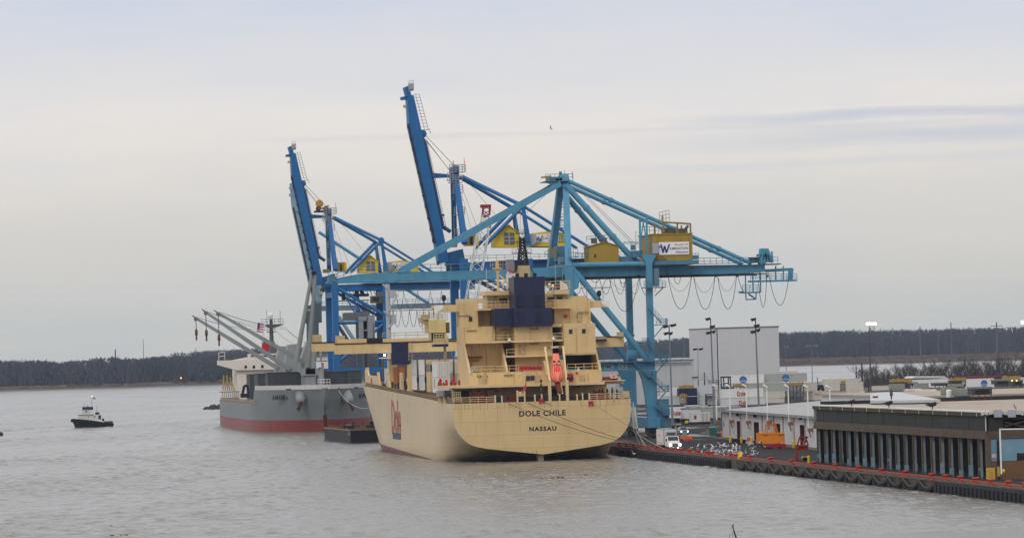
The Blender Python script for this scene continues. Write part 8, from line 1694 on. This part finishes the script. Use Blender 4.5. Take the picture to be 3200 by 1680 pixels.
# orange clamshell grab
g_ = PZ('b2',1000,905,1.5); GX, GYy = g_.x, g_.y
gr = thing('grab_bucket', 'orange clamshell grab bucket with yoke resting on a red stand', 'grab bucket', (GX,GYy,1.5)); oran = M('grab_orange',(.72,.235,.015),.45,.08,.8,streak=.2,dirt=(.5,.14,.02)); 
gx = lambda x,y: xz('b2',x,y,GYy)
b = B(); b.prism([gx(735,640),gx(1195,640),gx(1200,800),gx(800,818),gx(770,740),gx(738,810)],'y',GYy,GYy+2.2); b.build('shell', oran, gr)
b = B(); b.prism([gx(735,628),gx(1185,628),gx(1196,650),gx(740,655)],'y',GYy-.08,GYy+2.28); b.build('top_plate', oran, gr)
for a_,c_ in (((870,485),(845,632)),((905,485),(890,632)),((1030,485),(1075,632)),((1000,485),(1040,632))): b = B(); b.beam(PY('b2',*a_,GYy+1),PY('b2',*c_,GYy+1),.22,.22); b.build('yoke_leg', M('yoke_orange',(.50,.15,.02),.6,.2,1.5,rust=.4), gr)
b = B(); b.pbox('b2',855,478,1055,500,GYy+.8,GYy+1.2); b.build('yoke_beam', M('yoke_orange',(.50,.15,.02)), gr)
b = B(); b.beam(PY('b2',945,410,GYy+1),PY('b2',950,480,GYy+1),.2,.2); b.cut(); b.beam(PY('b2',995,410,GYy+1),PY('b2',1015,480,GYy+1),.2,.2); b.cut(); b.pbox('b2',940,402,1005,418,GYy+.9,GYy+1.1); b.build('shackle', M('yoke_rust',(.22,.08,.03)), gr)
b = B()
for x in (925,950,975): b.pbox('b2',x,608,x+18,630,GYy+.5,GYy+1.0); b.cut()
b.build('lug', M('lug_yellow',(.50,.33,.05)), gr)
for xa,xb in ((815,910),(1075,1170)): b = B(); b.pbox('b2',xa,664,xb,674,GYy-.03,GYy+.02); b.build('slot', M('unit_dark',(.06,.06,.06)), gr)
st = thing('grab_stand', 'red steel stand under the orange grab bucket', 'stand', (GX,GYy-.3,1.5)); b = B(); b.prism([gx(790,842),gx(1200,818),gx(1218,840),gx(1215,905),gx(1000,908),gx(850,900)],'y',GYy-.5,GYy+2); b.build('frame', M('stand_red',(.33,.018,.028),.6,.15,1), st); b = B(); b.pbox('b2',1080,868,1140,898,GYy-.55,GYy-.5); b.cut().pbox('b2',870,880,990,904,GYy-.55,GYy-.5); b.build('pocket', darkin, st)
# red steel frame by the shed
rf = thing('lifting_stand', 'red oxide steel frame stood at the open shed\'s far corner', 'frame', (143.5,680,1.5)); YR = 680; rfm = M('frame_red',(.26,.035,.015),.7,.2,1.5,rust=.5)
for a_,c_ in (((1392,850),(1395,1110)),((1425,860),(1425,1120)),((1395,850),(1610,850)),((1395,920),(1610,935)),((1415,850),(1465,690)),((1560,700),(1610,845)),((1455,700),(1610,700)),((1470,780),(1580,780)),((1400,1110),(1610,1135)),((1590,690),(1560,790))): b = B(); b.beam(PY('b2',*a_,YR),PY('b2',*c_,YR),.2,.2); b.build('bar', rfm, rf)
b = B(); b.pbox('b2',1440,855,1610,920,YR+.3,YR+.5); b.build('plate', rfm, rf); b = B(); b.prism([xz('b2',1515,845,YR+.2),xz('b2',1560,845,YR+.2),xz('b2',1540,760,YR+.2)],'y',YR+.2,YR+.6); b.build('cone', M('cone_orange',(.6,.22,.04)), rf)
g_ = PZ('b2',1560,1125,1.5); hw = thing('hose_cart', 'worn yellow hose cart at the foot of the red frame', 'cart', (g_.x,g_.y,1.5)); b = B(); b.pbox('b2',1508,1040,1612,1075,g_.y,g_.y+1); b.build('tank', M('worn_yellow',(.42,.30,.10),.8,.3,2,rust=.6), hw); b = B(); b.pbox('b2',1515,1075,1530,1105,g_.y,g_.y+.3); b.cut().pbox('b2',1590,1075,1605,1110,g_.y,g_.y+.3); b.build('leg', M('worn_yellow',(.42,.30,.10)), hw)
for x in (1545,1580): c_ = PY('b2',x,1108,g_.y); B().lathe((c_.x,g_.y-.1,1.8),[(.3,0),(.3,.2)],10,ax='y').build('wheel', tyre, hw)
g_ = PZ('b2',1620,1155,1.5); tag(B().lathe((g_.x,g_.y,1.5),[(.2,0),(.2,1.0),(.1,1.1)],10).build('guard_post', yell, base=tuple(g_)), 'short yellow guard post at the open shed\'s far corner', 'guard post')
# ================================================================== LAMP POLES
polem = M('pole_steel', (.17,.20,.235), .5, .1, .6, streak=.2); lampd = M('lamp_housing', (.02,.022,.024), .6)
hm = 'high floodlight poles over the terminal'
def mast(Y,k,xt,yt,xb,yb,heads,label,r=.26,mat=polem):
    t0, b0 = PY(k,xt,yt,Y), PY(k,xb,yb,Y); t_ = thing('floodlight_pole', label, 'floodlight pole', (b0.x,Y,1.5), hm); B().tube((b0.x,Y,1.5),(t0.x,Y,t0.z),r,10,r*.55).build('pole', mat, t_)
    if heads and max(h[1] for h in heads) > .5: B().tube((t0.x,Y,t0.z-.1),(t0.x,Y,t0.z+max(h[1] for h in heads)+.2),.12,6).build('spindle', lampd, t_)
    for (dx,dz,w_,m_) in heads:
        b = B(); x_, z_ = t0.x+dx, t0.z+dz; b.prism([(x_-w_/2,z_+.35),(x_+w_/2,z_+.55),(x_+w_/2-.1,z_),(x_-w_/2+.35,z_-.25)],'y',Y-.5,Y+.4); h_ = b.build('lamp_head', m_, t_); B().beam((t0.x,Y,z_+.1),(x_,Y,z_+.1),.14,.14).build('arm', lampd, h_)
    return t_
M1 = mast(1017,'z3',563,45,592,905,((-.9,1.0,1.3,lampd),(.9,1.25,1.5,lampd),(-.8,-.6,1.2,lampd),(.3,-.6,.9,lampd)),'tall lamp pole nearest the pale crane\'s landward leg, four dark lamps')
mast(1022,'z3',946,55,978,890,((-.7,3.0,1.2,lampd),(.3,1.2,1.3,lampd),(-.6,-.2,1.4,lampd),(.6,0,.9,lampd)),'tall lamp pole rising in front of the tall store\'s left edge')
mast(960,'z3',1357,50,1387,715,((-.5,2.6,1.2,lampd),(.2,1.2,1.3,lampd),(-.6,-.1,1.3,lampd),(.5,.2,.9,lampd)),'tall lamp pole in front of the tall store\'s right half')
mast(1380,'z3',825,215,828,535,((-.9,.1,1.5,lampd),(.9,.1,1.5,lampd)),'thin lamp pole with a flat double head, left of the tall store',.14)
mast(1150,'z3',216,75,222,260,((-.3,.6,1.2,lampd),(.2,-.4,1.1,lampd),(.1,1.4,1.0,lampd)),'lamp pole behind the pale crane\'s diagonal braces',.2)
mast(1480,'z3',1634,195,1637,410,((-.5,.1,.9,polem),(.6,.1,.9,polem)),'thin hazy lamp pole just right of the tall store',.14)
mast(1490,'z3',1870,185,1875,500,((-1.6,.1,1.0,polem),(-.5,.1,.9,polem),(.6,.1,.9,polem),(1.6,.1,1.0,polem)),'hazy lamp pole with a four-lamp head, right of the tall store',.16)
litm = M('floodlight_lit', (1,.99,.96), .3, 0, emit=8)
t_ = mast(1250,'b5',270,85,292,1100,(), 'lit floodlight pole with a caged platform in front of the scrub',.26,M('pole_brown',(.09,.075,.075),.7,.15,1))
for i in range(3): b = B(); b.pbox('b5',236+i*48,38,236+i*48+40,70,1249,1250); b.build('lamp_head', litm, t_)
b = B(); c0_, c1_ = PY('b5',285,150,1249), PY('b5',350,80,1249); b.rail([(c0_.x,1249,c0_.z),(c1_.x,1249,c0_.z)],c1_.z-c0_.z,.9,.07); b.beam((c0_.x,1249,c0_.z),(c1_.x,1249,c1_.z),.1,.1); b.build('cage', M('cage_tan',(.3,.26,.2)), t_); b = B(); b.beam(PY('b5',240,352,1250),PY('b5',325,350,1250),.2,.2); b.cut(); b.beam(PY('b5',238,862,1250),PY('b5',378,862,1250),.14,.14); b.build('cross_arm', M('pole_brown',(.09,.075,.075)), t_)
t_ = mast(1240,'b5',2585,70,2590,900,(), 'lit floodlight at the picture\'s right edge',.26)
for i in range(2): b = B(); b.pbox('b5',2548+i*48,10,2588+i*48,48,1239,1240); b.build('lamp_head', litm, t_)
for i,(x,yt,yb,lb_) in enumerate(((72,680,860,'short dark timber pole left of the scrub'),(157,635,890,'dark timber pole at the scrub\'s left end'),(255,880,1160,'dark timber pole beside the lit floodlight pole'))):
    t0_ = PY('b5',x,yt,1450 if i < 2 else 1240); tag(B().tube((t0_.x,t0_.y,1.5),(t0_.x,t0_.y,t0_.z),.24,8,.18).box(t0_.x-.3,t0_.x+.3,t0_.y-.05,t0_.y+.05,t0_.z-.9,t0_.z-.75).build('timber_pole', M('timber_dark',(.045,.038,.038),.9,.2,1), base=(t0_.x,t0_.y,1.5)), lb_, 'pole')
# ================================================================== POWER LINE POLES AND MASTS ON THE FAR SHORE
fp = M('far_pole', (.10,.10,.115), .8); far = 'far utility poles above the wooded shore'
for (k,x,yt,Y,r_,arm,lb_) in (('b5',1025,95,4300,.9,3,'far dark utility pole, left of three tall ones above the ridge'),('b5',1292,128,4300,.6,0,'far thin utility pole between two taller ones'),('b5',1485,30,4300,.8,0,'far tall utility pole above the middle of the right ridge'),('b5',2165,28,4300,1.0,6,'far utility pole with a crossarm near the right edge'),('b5',858,420,3900,.55,0,'far pale marker pole standing on the reed marsh'),('b5',1862,295,3900,.6,4,'far twin pole, left one, on the reed marsh'),('b5',1903,295,3900,.6,4,'far twin pole, right one, on the reed marsh'),('c1',1288,108,3600,.9,0,'far dark mast above the left ridge'),('c1',1600,0,3700,.35,0,'faint tall thin mast above the left ridge'),('c1',1792,385,3330,.45,0,'pale channel marker pole on the left shore'),('z3',697,98,3800,.8,0,'far pole stub between the crane and the tall store')):
    p_ = PY(k,x,yt,Y); t_ = thing('utility_pole', lb_, 'utility pole', (p_.x,Y,1.5), far); B().tube((p_.x,Y,1.5),(p_.x,Y,p_.z),r_,6,r_*.6).build('shaft', fp, t_)
    if arm: B().box(p_.x-arm,p_.x+arm,Y-.2,Y+.2,p_.z-4,p_.z-3.4).build('crossarm', fp, t_)
c_ = PY('c1',2022,430,3360); t_ = thing('shore_beacon', 'tiny orange navigation light on the left far shore', 'beacon', (c_.x,3360,1.3)); B().tube((c_.x,3360,1.3),(c_.x,3360,c_.z-.3),.25,6).build('post', fp, t_); B().lathe((c_.x,3360,c_.z-.4),[(.5,0),(.6,.4),(.4,.8)],8).build('lamp', M('beacon_lamp',(1,.30,.08),.4,0,emit=5), t_)
p_, q_ = PY('c1',2172,155,3900), PY('c1',2195,95,3900); t_ = thing('far_crane_jib', 'faint far jib tip slanting above the left ridge', 'jib', (p_.x,3900,1.5)); B().tube((p_.x,3900,1.5),p_,.4,5).build('tower', fp, t_); B().tube(p_,q_,.4,5,.25).build('jib', fp, t_)
# ================================================================== SCRUB AND BARE TREES
twig = [M('twig_dark',(.062,.052,.052),.95,.3,.5), M('twig_warm',(.085,.068,.062),.95,.3,.5)]
def bare_tree(x,y,h,seed,spread=1.0):
    r = random.Random(seed); b = B(); tw = B()
    def grow(p,d,L_,rad,lv):
        q = p+d*L_; (b if lv < 2 else tw).tube(p,q,rad,5 if lv < 2 else 3,rad*.6,caps=False,mi=0 if lv < 2 else r.randrange(2))
        if lv == 4: return
        for _ in range((3,4,3,3)[lv]):
            nd_ = (d+Vector((r.uniform(-1,1)*spread,r.uniform(-1,1)*spread,r.uniform(-.1,.75)))*.62).normalized(); grow(p.lerp(q,r.uniform(.45,1)),nd_,L_*r.uniform(.55,.8),max(rad*.55,.022),lv+1)
    for s_ in range(r.choice((2,3,3))): grow(Vector((x+r.uniform(-.5,.5),y,1.4)),Vector((r.uniform(-.3,.3),r.uniform(-.2,.2),1)).normalized(),h*.36,h*.018,0)
    return b, tw
protos = []
for s_ in range(4):
    t_ = thing('bare_tree','x','tree',(0,0,0),'bare scrub trees beyond the roof plant'); b, tw = bare_tree(0,0,10.5,20+s_,1.15)
    o = b.build('trunk', twig[0], t_, base=(0,0,1.4)); o2 = tw.build('crown', twig, t_, base=(0,0,1.4)); protos.append(t_)
rt = random.Random(11); spots = []
for i in range(46):
    f = i/45; x5 = 150+f*2480+rt.uniform(-30,30); Y = rt.uniform(1690,1800) if f < .55 else rt.uniform(1590,1800); spots.append((x5,Y,rt.uniform(.78,1.15)*(.88+.35*f)))
for i,(x5,Y,sc) in enumerate(spots):
    p_ = PY('b5',x5,800,Y); src = protos[i % 4]
    o = src if i < 4 else dup(src); o.location = (p_.x,Y,1.45); o.rotation_euler = (0,0,rt.uniform(0,6.28)); o.scale = (sc*1.15,sc*1.15,sc)
    o['label'] = 'bare leafless scrub tree in the thicket beyond the roof plant'
b = B(); r = random.Random(8)
for i in range(5200):
    f = r.random(); x5 = 120+f*2600; Y = r.uniform(1600,1830) if f > .25 else r.uniform(1700,1830); p_ = PY('b5',x5,900,Y); h_ = r.uniform(1.5,6.2)*(.8+.3*f)*(.55 if f < .04 else 1); l_ = r.uniform(-.9,.9); s_ = r.uniform(.05,.11)
    b.add([(p_.x-s_,Y,1.4),(p_.x+s_,Y,1.4),(p_.x+l_,Y+r.uniform(-1,1),1.4+h_)],[(0,1,2)],r.randrange(2)); b.add([(p_.x+l_*.4-s_*.7,Y,1.4+h_*.45),(p_.x+l_*.4+s_*.7,Y,1.4+h_*.45),(p_.x-l_*1.3,Y,1.4+h_*.95)],[(0,1,2)],r.randrange(2))
b.build('scrub_undergrowth', twig, base=(400,1700,1.4), kind='stuff')
b = B(); b.poly([(350,1570,1.53),(900,1570,1.53),(900,1990,1.53),(356,1990,1.53)]); b.build('scrub_ground', M('scrub_soil',(.08,.068,.055),.95,.3,.2), base=(0,0,0), kind='structure')
# ================================================================== TUG, BARGE, FAR BITS ON THE WATER
tug = thing('tugboat', 'small dark-hulled tug with white deckhouse heading left across the river', 'tugboat', tuple(PZ('c2',900,1185,0))); TYy = tug.location.y; th = M('tug_hull',(.010,.016,.022),.6,.2,1); tw_ = M('tug_white',(.60,.59,.60),.5,.08,1); td = M('tug_dark',(.05,.07,.085),.6,.2,1)
hx = lambda x,y: xz('c2',x,y,TYy)
L0, L1 = hx(235,1050)[0], hx(1625,1060)[0]; nst = 14; vs_ = []; prof = [(0,2.75,.05),(.06,2.7,1.3),(.15,2.6,1.95),(.3,2.4,2.3),(.5,2.05,2.4),(.68,1.65,2.4),(.8,1.25,2.35),(.93,1.1,2.1),(1,1.0,1.5)]
for f,zt_,hb in prof:
    x_ = L0+(L1-L0)*f; xw = x_+(1.3*(1-f/.15) if f < .15 else (-.5 if f > .95 else 0)); vs_ += [(x_,TYy-hb,zt_),(xw,TYy-hb*.85,-.3),(xw,TYy+hb*.85,-.3),(x_,TYy+hb,zt_)]
b = B(); b.add(vs_,[(i*4+j,i*4+j+1,(i+1)*4+j+1,(i+1)*4+j) for i in range(len(prof)-1) for j in range(3)]+[(i*4,(i+1)*4,(i+1)*4+3,i*4+3) for i in range(len(prof)-1)]+[(32,33,34,35)]); b.build('hull', th, tug)
for i in range(11):
    f = .02+i*.075; x_ = L0+(L1-L0)*f; hb = 0
    for (f0,z0,h0),(f1,z1,h1) in zip(prof[:-1],prof[1:]):
        if f0 <= f <= f1: q = (f-f0)/(f1-f0); hb = h0+(h1-h0)*q; zz = z0+(z1-z0)*q
    B().lathe((x_,TYy-hb-.22,zz-.6),[(.2,0),(.48,.05),(.48,.25),(.2,.3)],10,ax='y').build('tyre_fender', tyre, tug)
def tbx(nm,xa,ya,xb,yb,hw,m,par=tug): P0, P1 = hx(xa,(ya+yb)/2), hx(xb,(ya+yb)/2); return B().box(P0[0],P1[0],TYy-hw,TYy+hw,hx((xa+xb)/2,yb)[1],hx((xa+xb)/2,ya)[1]).build(nm,m,par)
tbx('deckhouse',470,785,1110,940,1.7,tw_); tbx('upper_house',585,655,850,770,1.3,tw_); ph = tbx('pilothouse',598,545,940,628,1.5,td); tbx('pilothouse_roof',590,520,930,545,1.7,td)
for xa,xb in ((690,745),(965,1000),(780,795)): tbx('window',xa,655 if xa == 690 else 815,xb,695 if xa == 690 else 860,1.75 if xa > 690 else 1.33,td)
tbx('deck_rail_band',465,768,960,785,1.9,M('tug_tan',(.3,.25,.18))); tbx('funnel',1020,700,1150,770,.8,th); tbx('winch',1240,900,1300,985,.7,th); tbx('bulwark',1300,985,1580,1050,1.6,td); tbx('after_house',1110,790,1200,930,1.3,M('tug_plum',(.10,.06,.075)))
b = B(); 
for (xa,ya,xb,yb,r_) in ((1065,520,1068,700,.06),(905,230,905,520,.05),(765,470,765,520,.12),(660,430,660,520,.05)): p_, q_ = hx(xa,ya), hx(xb,yb); b.tube((p_[0],TYy,p_[1]),(q_[0],TYy,q_[1]),r_,5); b.cut()
b.build('mast', td, tug); b = B(); p_ = hx(940,225); q_ = hx(1020,270); b.box(p_[0],q_[0],TYy,TYy+.04,q_[1],p_[1]); b.build('ensign', M('tug_flag',(.30,.06,.11)), tug); b = B(); p_ = hx(905,195); b.lathe((p_[0],TYy,p_[1]),[(.1,0),(.14,.15),(.1,.3)],6); b.build('mast_lamp', M('mast_lamp',(1,.8,.7),.4,0,emit=1.5), tug)
# wake of the tug: churned pale water
# barge
bg_ = thing('deck_barge', 'low black barge with rusty deck moored across the bow of the cream ship', 'barge', (108,1015,0)); bk = M('barge_black',(.012,.014,.022),.6,.25,.5,streak=.3,dirt=(.022,.020,.02)); pA, pB = PZ('c5',390,870,0), PZ('c5',1060,960,0)
dA = Vector((pA.x,pA.y,0)); dB = Vector((pB.x,pB.y,0)); dC = dB+Vector((24,6,0)); zt_ = PY('c5',1060,600,dB.y).z
b = B(); poly = [(dA.x-.6,dA.y),(dB.x,dB.y-.4),(dC.x,dC.y),(dC.x-3,dC.y+24),(dA.x+2,dA.y+14)]
b.add([(p[0],p[1],-.5) for p in poly]+[(p[0],p[1],zt_) for p in poly],[(4,3,2,1,0),(5,6,7,8,9)]+[(i,(i+1)%5,5+(i+1)%5,5+i) for i in range(5)]); b.build('hull', bk, bg_)
b = B(); 
for p_, q_ in zip(poly[:2]+[poly[1]],poly[1:3]+[poly[2]]): b.beam((p_[0],p_[1]+.1,zt_+.12),(q_[0],q_[1]+.1,zt_+.12),.3,.22); b.cut()
b.build('coaming', M('barge_rust',(.30,.20,.12),.9,.35,1.5,rust=1), bg_)
r = random.Random(4); junk = M('deck_junk',(.16,.09,.045),.9,.4,1.5,rust=.8)
for i in range(26):
    f = r.random(); c_ = dA.lerp(dB,f)+Vector((r.uniform(.5,6),r.uniform(1,8),0)); w_ = r.uniform(.2,.8); B().box(c_.x-w_,c_.x+w_,c_.y-.4,c_.y+.4,zt_,zt_+r.uniform(.2,.9)).build('deck_gear', junk, bg_)
b = B(); b.pbox('c5',860,440,1800,545,1020,1022); b.build('pipe_stack', M('pipe_black',(.02,.018,.018),.7,.3,1), bg_); b = B(); b.pbox('c5',910,410,1110,460,1022,1023); b.build('grey_box', M('pipe_grey',(.22,.17,.15)), bg_)
for x in (900,1120,1170,1405): b = B(); b.beam(PY('c5',x,340,1021),PY('c5',x,540,1021),.3,.3); b.build('stake', M('stake_red',(.09,.02,.02)), bg_)
b = B(); b.beam(PY('c5',1230,580,1001),PY('c5',1700,545,1006),.25,.15); b.build('plank', M('plank_tan',(.30,.24,.17),.9,.2,2), bg_); B().pbox('c5',990,640,1050,720,dB.y-.6,dB.y-.45).build('paint_scuff', M('scuff',(.2,.2,.21)), bg_)
# dark raft of debris left of the bulk carrier
jt = thing('rock_jetty', 'low dark rock jetty showing left of the grey bulk carrier', 'jetty', tuple(PZ('c1',2380,780,0))); r = random.Random(2); Yj = jt.location.y
for i in range(34):
    f = r.random(); p_ = PY('c1',2275+f*260,775,Yj+r.uniform(0,14)); s_ = r.uniform(.7,1.7)*(.6+.6*f); b = B(); b.lathe((p_.x,p_.y,-.4),[(s_*.9,0),(s_,s_*.5),(s_*.6,s_*1.1+f*.6),(s_*.15,s_*1.35+f*.8)],6); b.build('rock', M('jetty_rock',(.045,.035,.035),.95,.4,1.5), jt)
c_ = PZ('c1',3,1075,0); bb = thing('mooring_buoy', 'dark buoy cut by the picture\'s left edge', 'buoy', tuple(c_)); B().lathe((c_.x-.55,c_.y,-.3),[(1.1,0),(1.4,.5),(1.3,1.1),(.5,1.5)],12).build('float', M('buoy_dark',(.012,.014,.03),.5), bb); B().tube((c_.x-.55,c_.y,1.0),(c_.x-.55,c_.y,2.6),.16,6).build('staff', M('buoy_dark',(.012,.014,.03)), bb)
# ================================================================== BIRDS
gw1 = M('gull_white',(.68,.66,.67),.8,.05); gw2 = M('gull_wing_grey',(.42,.42,.45),.8,.05)
def bird(nm,label,cat,group,pose,mats):
    t_ = thing(nm,label,cat,(0,0,0),group); b = B(); prof_ = [(.02,-.28),(.07,-.2),(.095,-.05),(.085,.08),(.05,.16),(.06,.21),(.045,.26),(.012,.33)]; b.lathe((0,0,0),prof_,8,ax='y'); b.build('body', mats[0], t_, smooth=True); b = B(); b.add([(-.06,-.25,0),(.06,-.25,0),(.09,-.42,.01),(-.09,-.42,.01),(-.06,-.25,.02),(.06,-.25,.02)],[(0,1,2,3),(4,3,2,5)]); b.build('tail', mats[0], t_)
    for s_ in (-1,1):
        e, w_ = pose; b = B(); b.add([(s_*.05,.12,.04),(s_*.05,-.12,.04),(s_*.34,-.06,.04+e),(s_*.34,.17,.04+e),(s_*.74,-.16,.04+w_),(s_*.70,-.02,.05+w_)],[(0,1,2,3),(3,2,4,5)]); b.add([(p[0],p[1],p[2]-.02) for p in b.v[:6]],[(3,2,1,0),(5,4,2,3)]); b.build('wing', mats[1], t_)
    return t_
gl = 'gulls wheeling low over the quay'; glab = 'white gull in the flock wheeling low over the quay by the truck'
gpro = [bird('gull',glab,'gull',gl,p,(gw1,gw1 if i < 2 else gw2)) for i,p in enumerate(((.20,.42),(.16,.02),(.28,.60),(.05,-.22)))]
rg = random.Random(21)
for i in range(96):
    if i < 74: x3, y3 = min(1330,max(770,rg.gauss(1020,165))), rg.uniform(1085,1205)
    else: x3, y3 = rg.uniform(760,1440), rg.uniform(1055,1190)
    zb_ = 1.5+abs(rg.gauss(.2,1.1))+.12; p_ = PZ('z3',x3,y3,zb_)
    if p_.x < 138.2: p_ = PX('z3',x3,y3,138.4+rg.random()*2)
    o = gpro[i % 4] if i < 4 else dup(gpro[i % 4]); o.location = p_; o.rotation_euler = (rg.uniform(-.3,.3),rg.uniform(-.5,.5),rg.uniform(0,6.28)); s_ = rg.uniform(.65,.95); o.scale = (s_,s_,s_)
def lone(k,x,y,Y,label,sc=1.2,pose=(.2,.4),mats=(gw1,gw2),rz=.5):
    o = bird('gull',label,'gull',None,pose,mats); o.location = PY(k,x,y,Y); o.rotation_euler = (.1,.4,rz); o.scale = (sc,)*3
lone('s',1722,404,800,'lone gull gliding high in the sky left of the crane apex',.9,(.22,.40),(gw1,M('gull_dark',(.14,.14,.15))),1.1)
lone('b1',118,995,786,'lone white gull flying below the bollards by the ship\'s stern',1.3)
lone('b4',1180,160,556,'white gull perched over the shed\'s near eave',1.2)
dk1 = M('goose_dark',(.045,.032,.028),.8,.2,3); dk2 = M('goose_brown',(.085,.05,.04),.8,.2,3)
def swimmer(x,y,label,k='c7',group='waterbirds swimming in front of the stern',s=1.0):
    p_ = PZ(k,x,y,0); t_ = thing('waterbird',label,'waterbird',(p_.x,p_.y,0),group); b = B(); b.lathe((p_.x,p_.y,.08),[(.03,-.42*s),(.15*s,-.25*s),(.2*s,0),(.16*s,.22*s),(.05,.38*s)],8,ax='x'); b.build('body', dk2, t_, smooth=True); b = B(); b.path([(p_.x-.32*s,p_.y,.12),(p_.x-.42*s,p_.y,.38*s),(p_.x-.38*s,p_.y,.48*s),(p_.x-.52*s,p_.y,.46*s)],[.07*s,.05*s,.07*s,.03*s],6); b.build('neck', dk1, t_)
for x,y,lb_ in ((180,190,'leftmost dark waterbird of the line in front of the stern'),(238,186,'second dark waterbird from the left in front of the stern'),(295,184,'third dark waterbird from the left in front of the stern'),(358,176,'dark waterbird touching the reddish one, left of it'),(402,180,'reddish dark waterbird at the right end of the line'),(648,150,'lone dark waterbird swimming right of the line')): swimmer(x,y,lb_,s=.75 if x == 402 else .6)
for x,y,lb_ in ((1240,1225,'waterbird swimming above the row at the bottom left'),(1250,1330,'first waterbird of the row at the bottom left edge'),(1355,1328,'second waterbird of the row at the bottom left edge'),(1405,1325,'third waterbird of the row at the bottom left edge')): swimmer(x,y,lb_,'c6','waterbirds at the picture\'s bottom left',.5)
for x,y,lb_ in ((290,990,'dark bird low over the tug\'s bow wave, leftmost'),(555,988,'dark bird low over the tug\'s bow wave, middle'),(680,975,'dark bird low over the tug\'s bow wave, nearest the tug')):
    p_ = PZ('c1',x,y+6,.9); o = bird('water_skimmer',lb_,'bird','dark birds skimming ahead of the tug',(.3,.7),(dk1,dk1)); o.location = p_; o.scale = (1.0,)*3
# ================================================================== BARE SAPLING ON THE NEAR BANK
sp0 = PY('s',2300,1676,62); tg = thing('bare_sapling', 'bare forked twig tip of a sapling at the bottom edge', 'sapling', (sp0.x,62,0)); b = B(); s1 = PY('c7',2240,813,62); s2 = PY('c7',2218,745,62); s3 = PY('c7',2204,700,62)
b.path([(sp0.x+.35,62,-.2),(sp0.x+.3,62.1,6),(sp0.x+.2,62,12),s1+Vector((.12,0,-1.6)),s1,s2,s3],[.09,.075,.055,.03,.012,.010,.008],6); b.build('trunk', M('sapling_bark',(.035,.03,.028),.9), tg)
b = B(); b.path([s3,PY('c7',2193,675,62)],.006,4); b.cut(); b.path([s3,PY('c7',2212,662,62)],.006,4); b.build('twig', M('sapling_bark',(.035,.03,.028)), tg)
b = B(); b.path([s1+Vector((.05,0,-.9)),PY('c7',2205,800,62),PY('c7',2200,740,62)],.004,4); b.cut(); b.path([s1+Vector((0,0,-1.2)),PY('c7',2170,800,62),PY('c7',2168,770,62)],.004,4); b.build('side_twig', M('sapling_bark2',(.12,.11,.10),.9), tg)
b = B(); b.lathe((sp0.x+.3,62,-.6),[(3.2,0),(2.2,.5),(.5,.85)],12); b.build('bank_mound', M('bank_soil',(.09,.075,.055),.95,.3,1), base=(sp0.x,62,0), kind='structure')
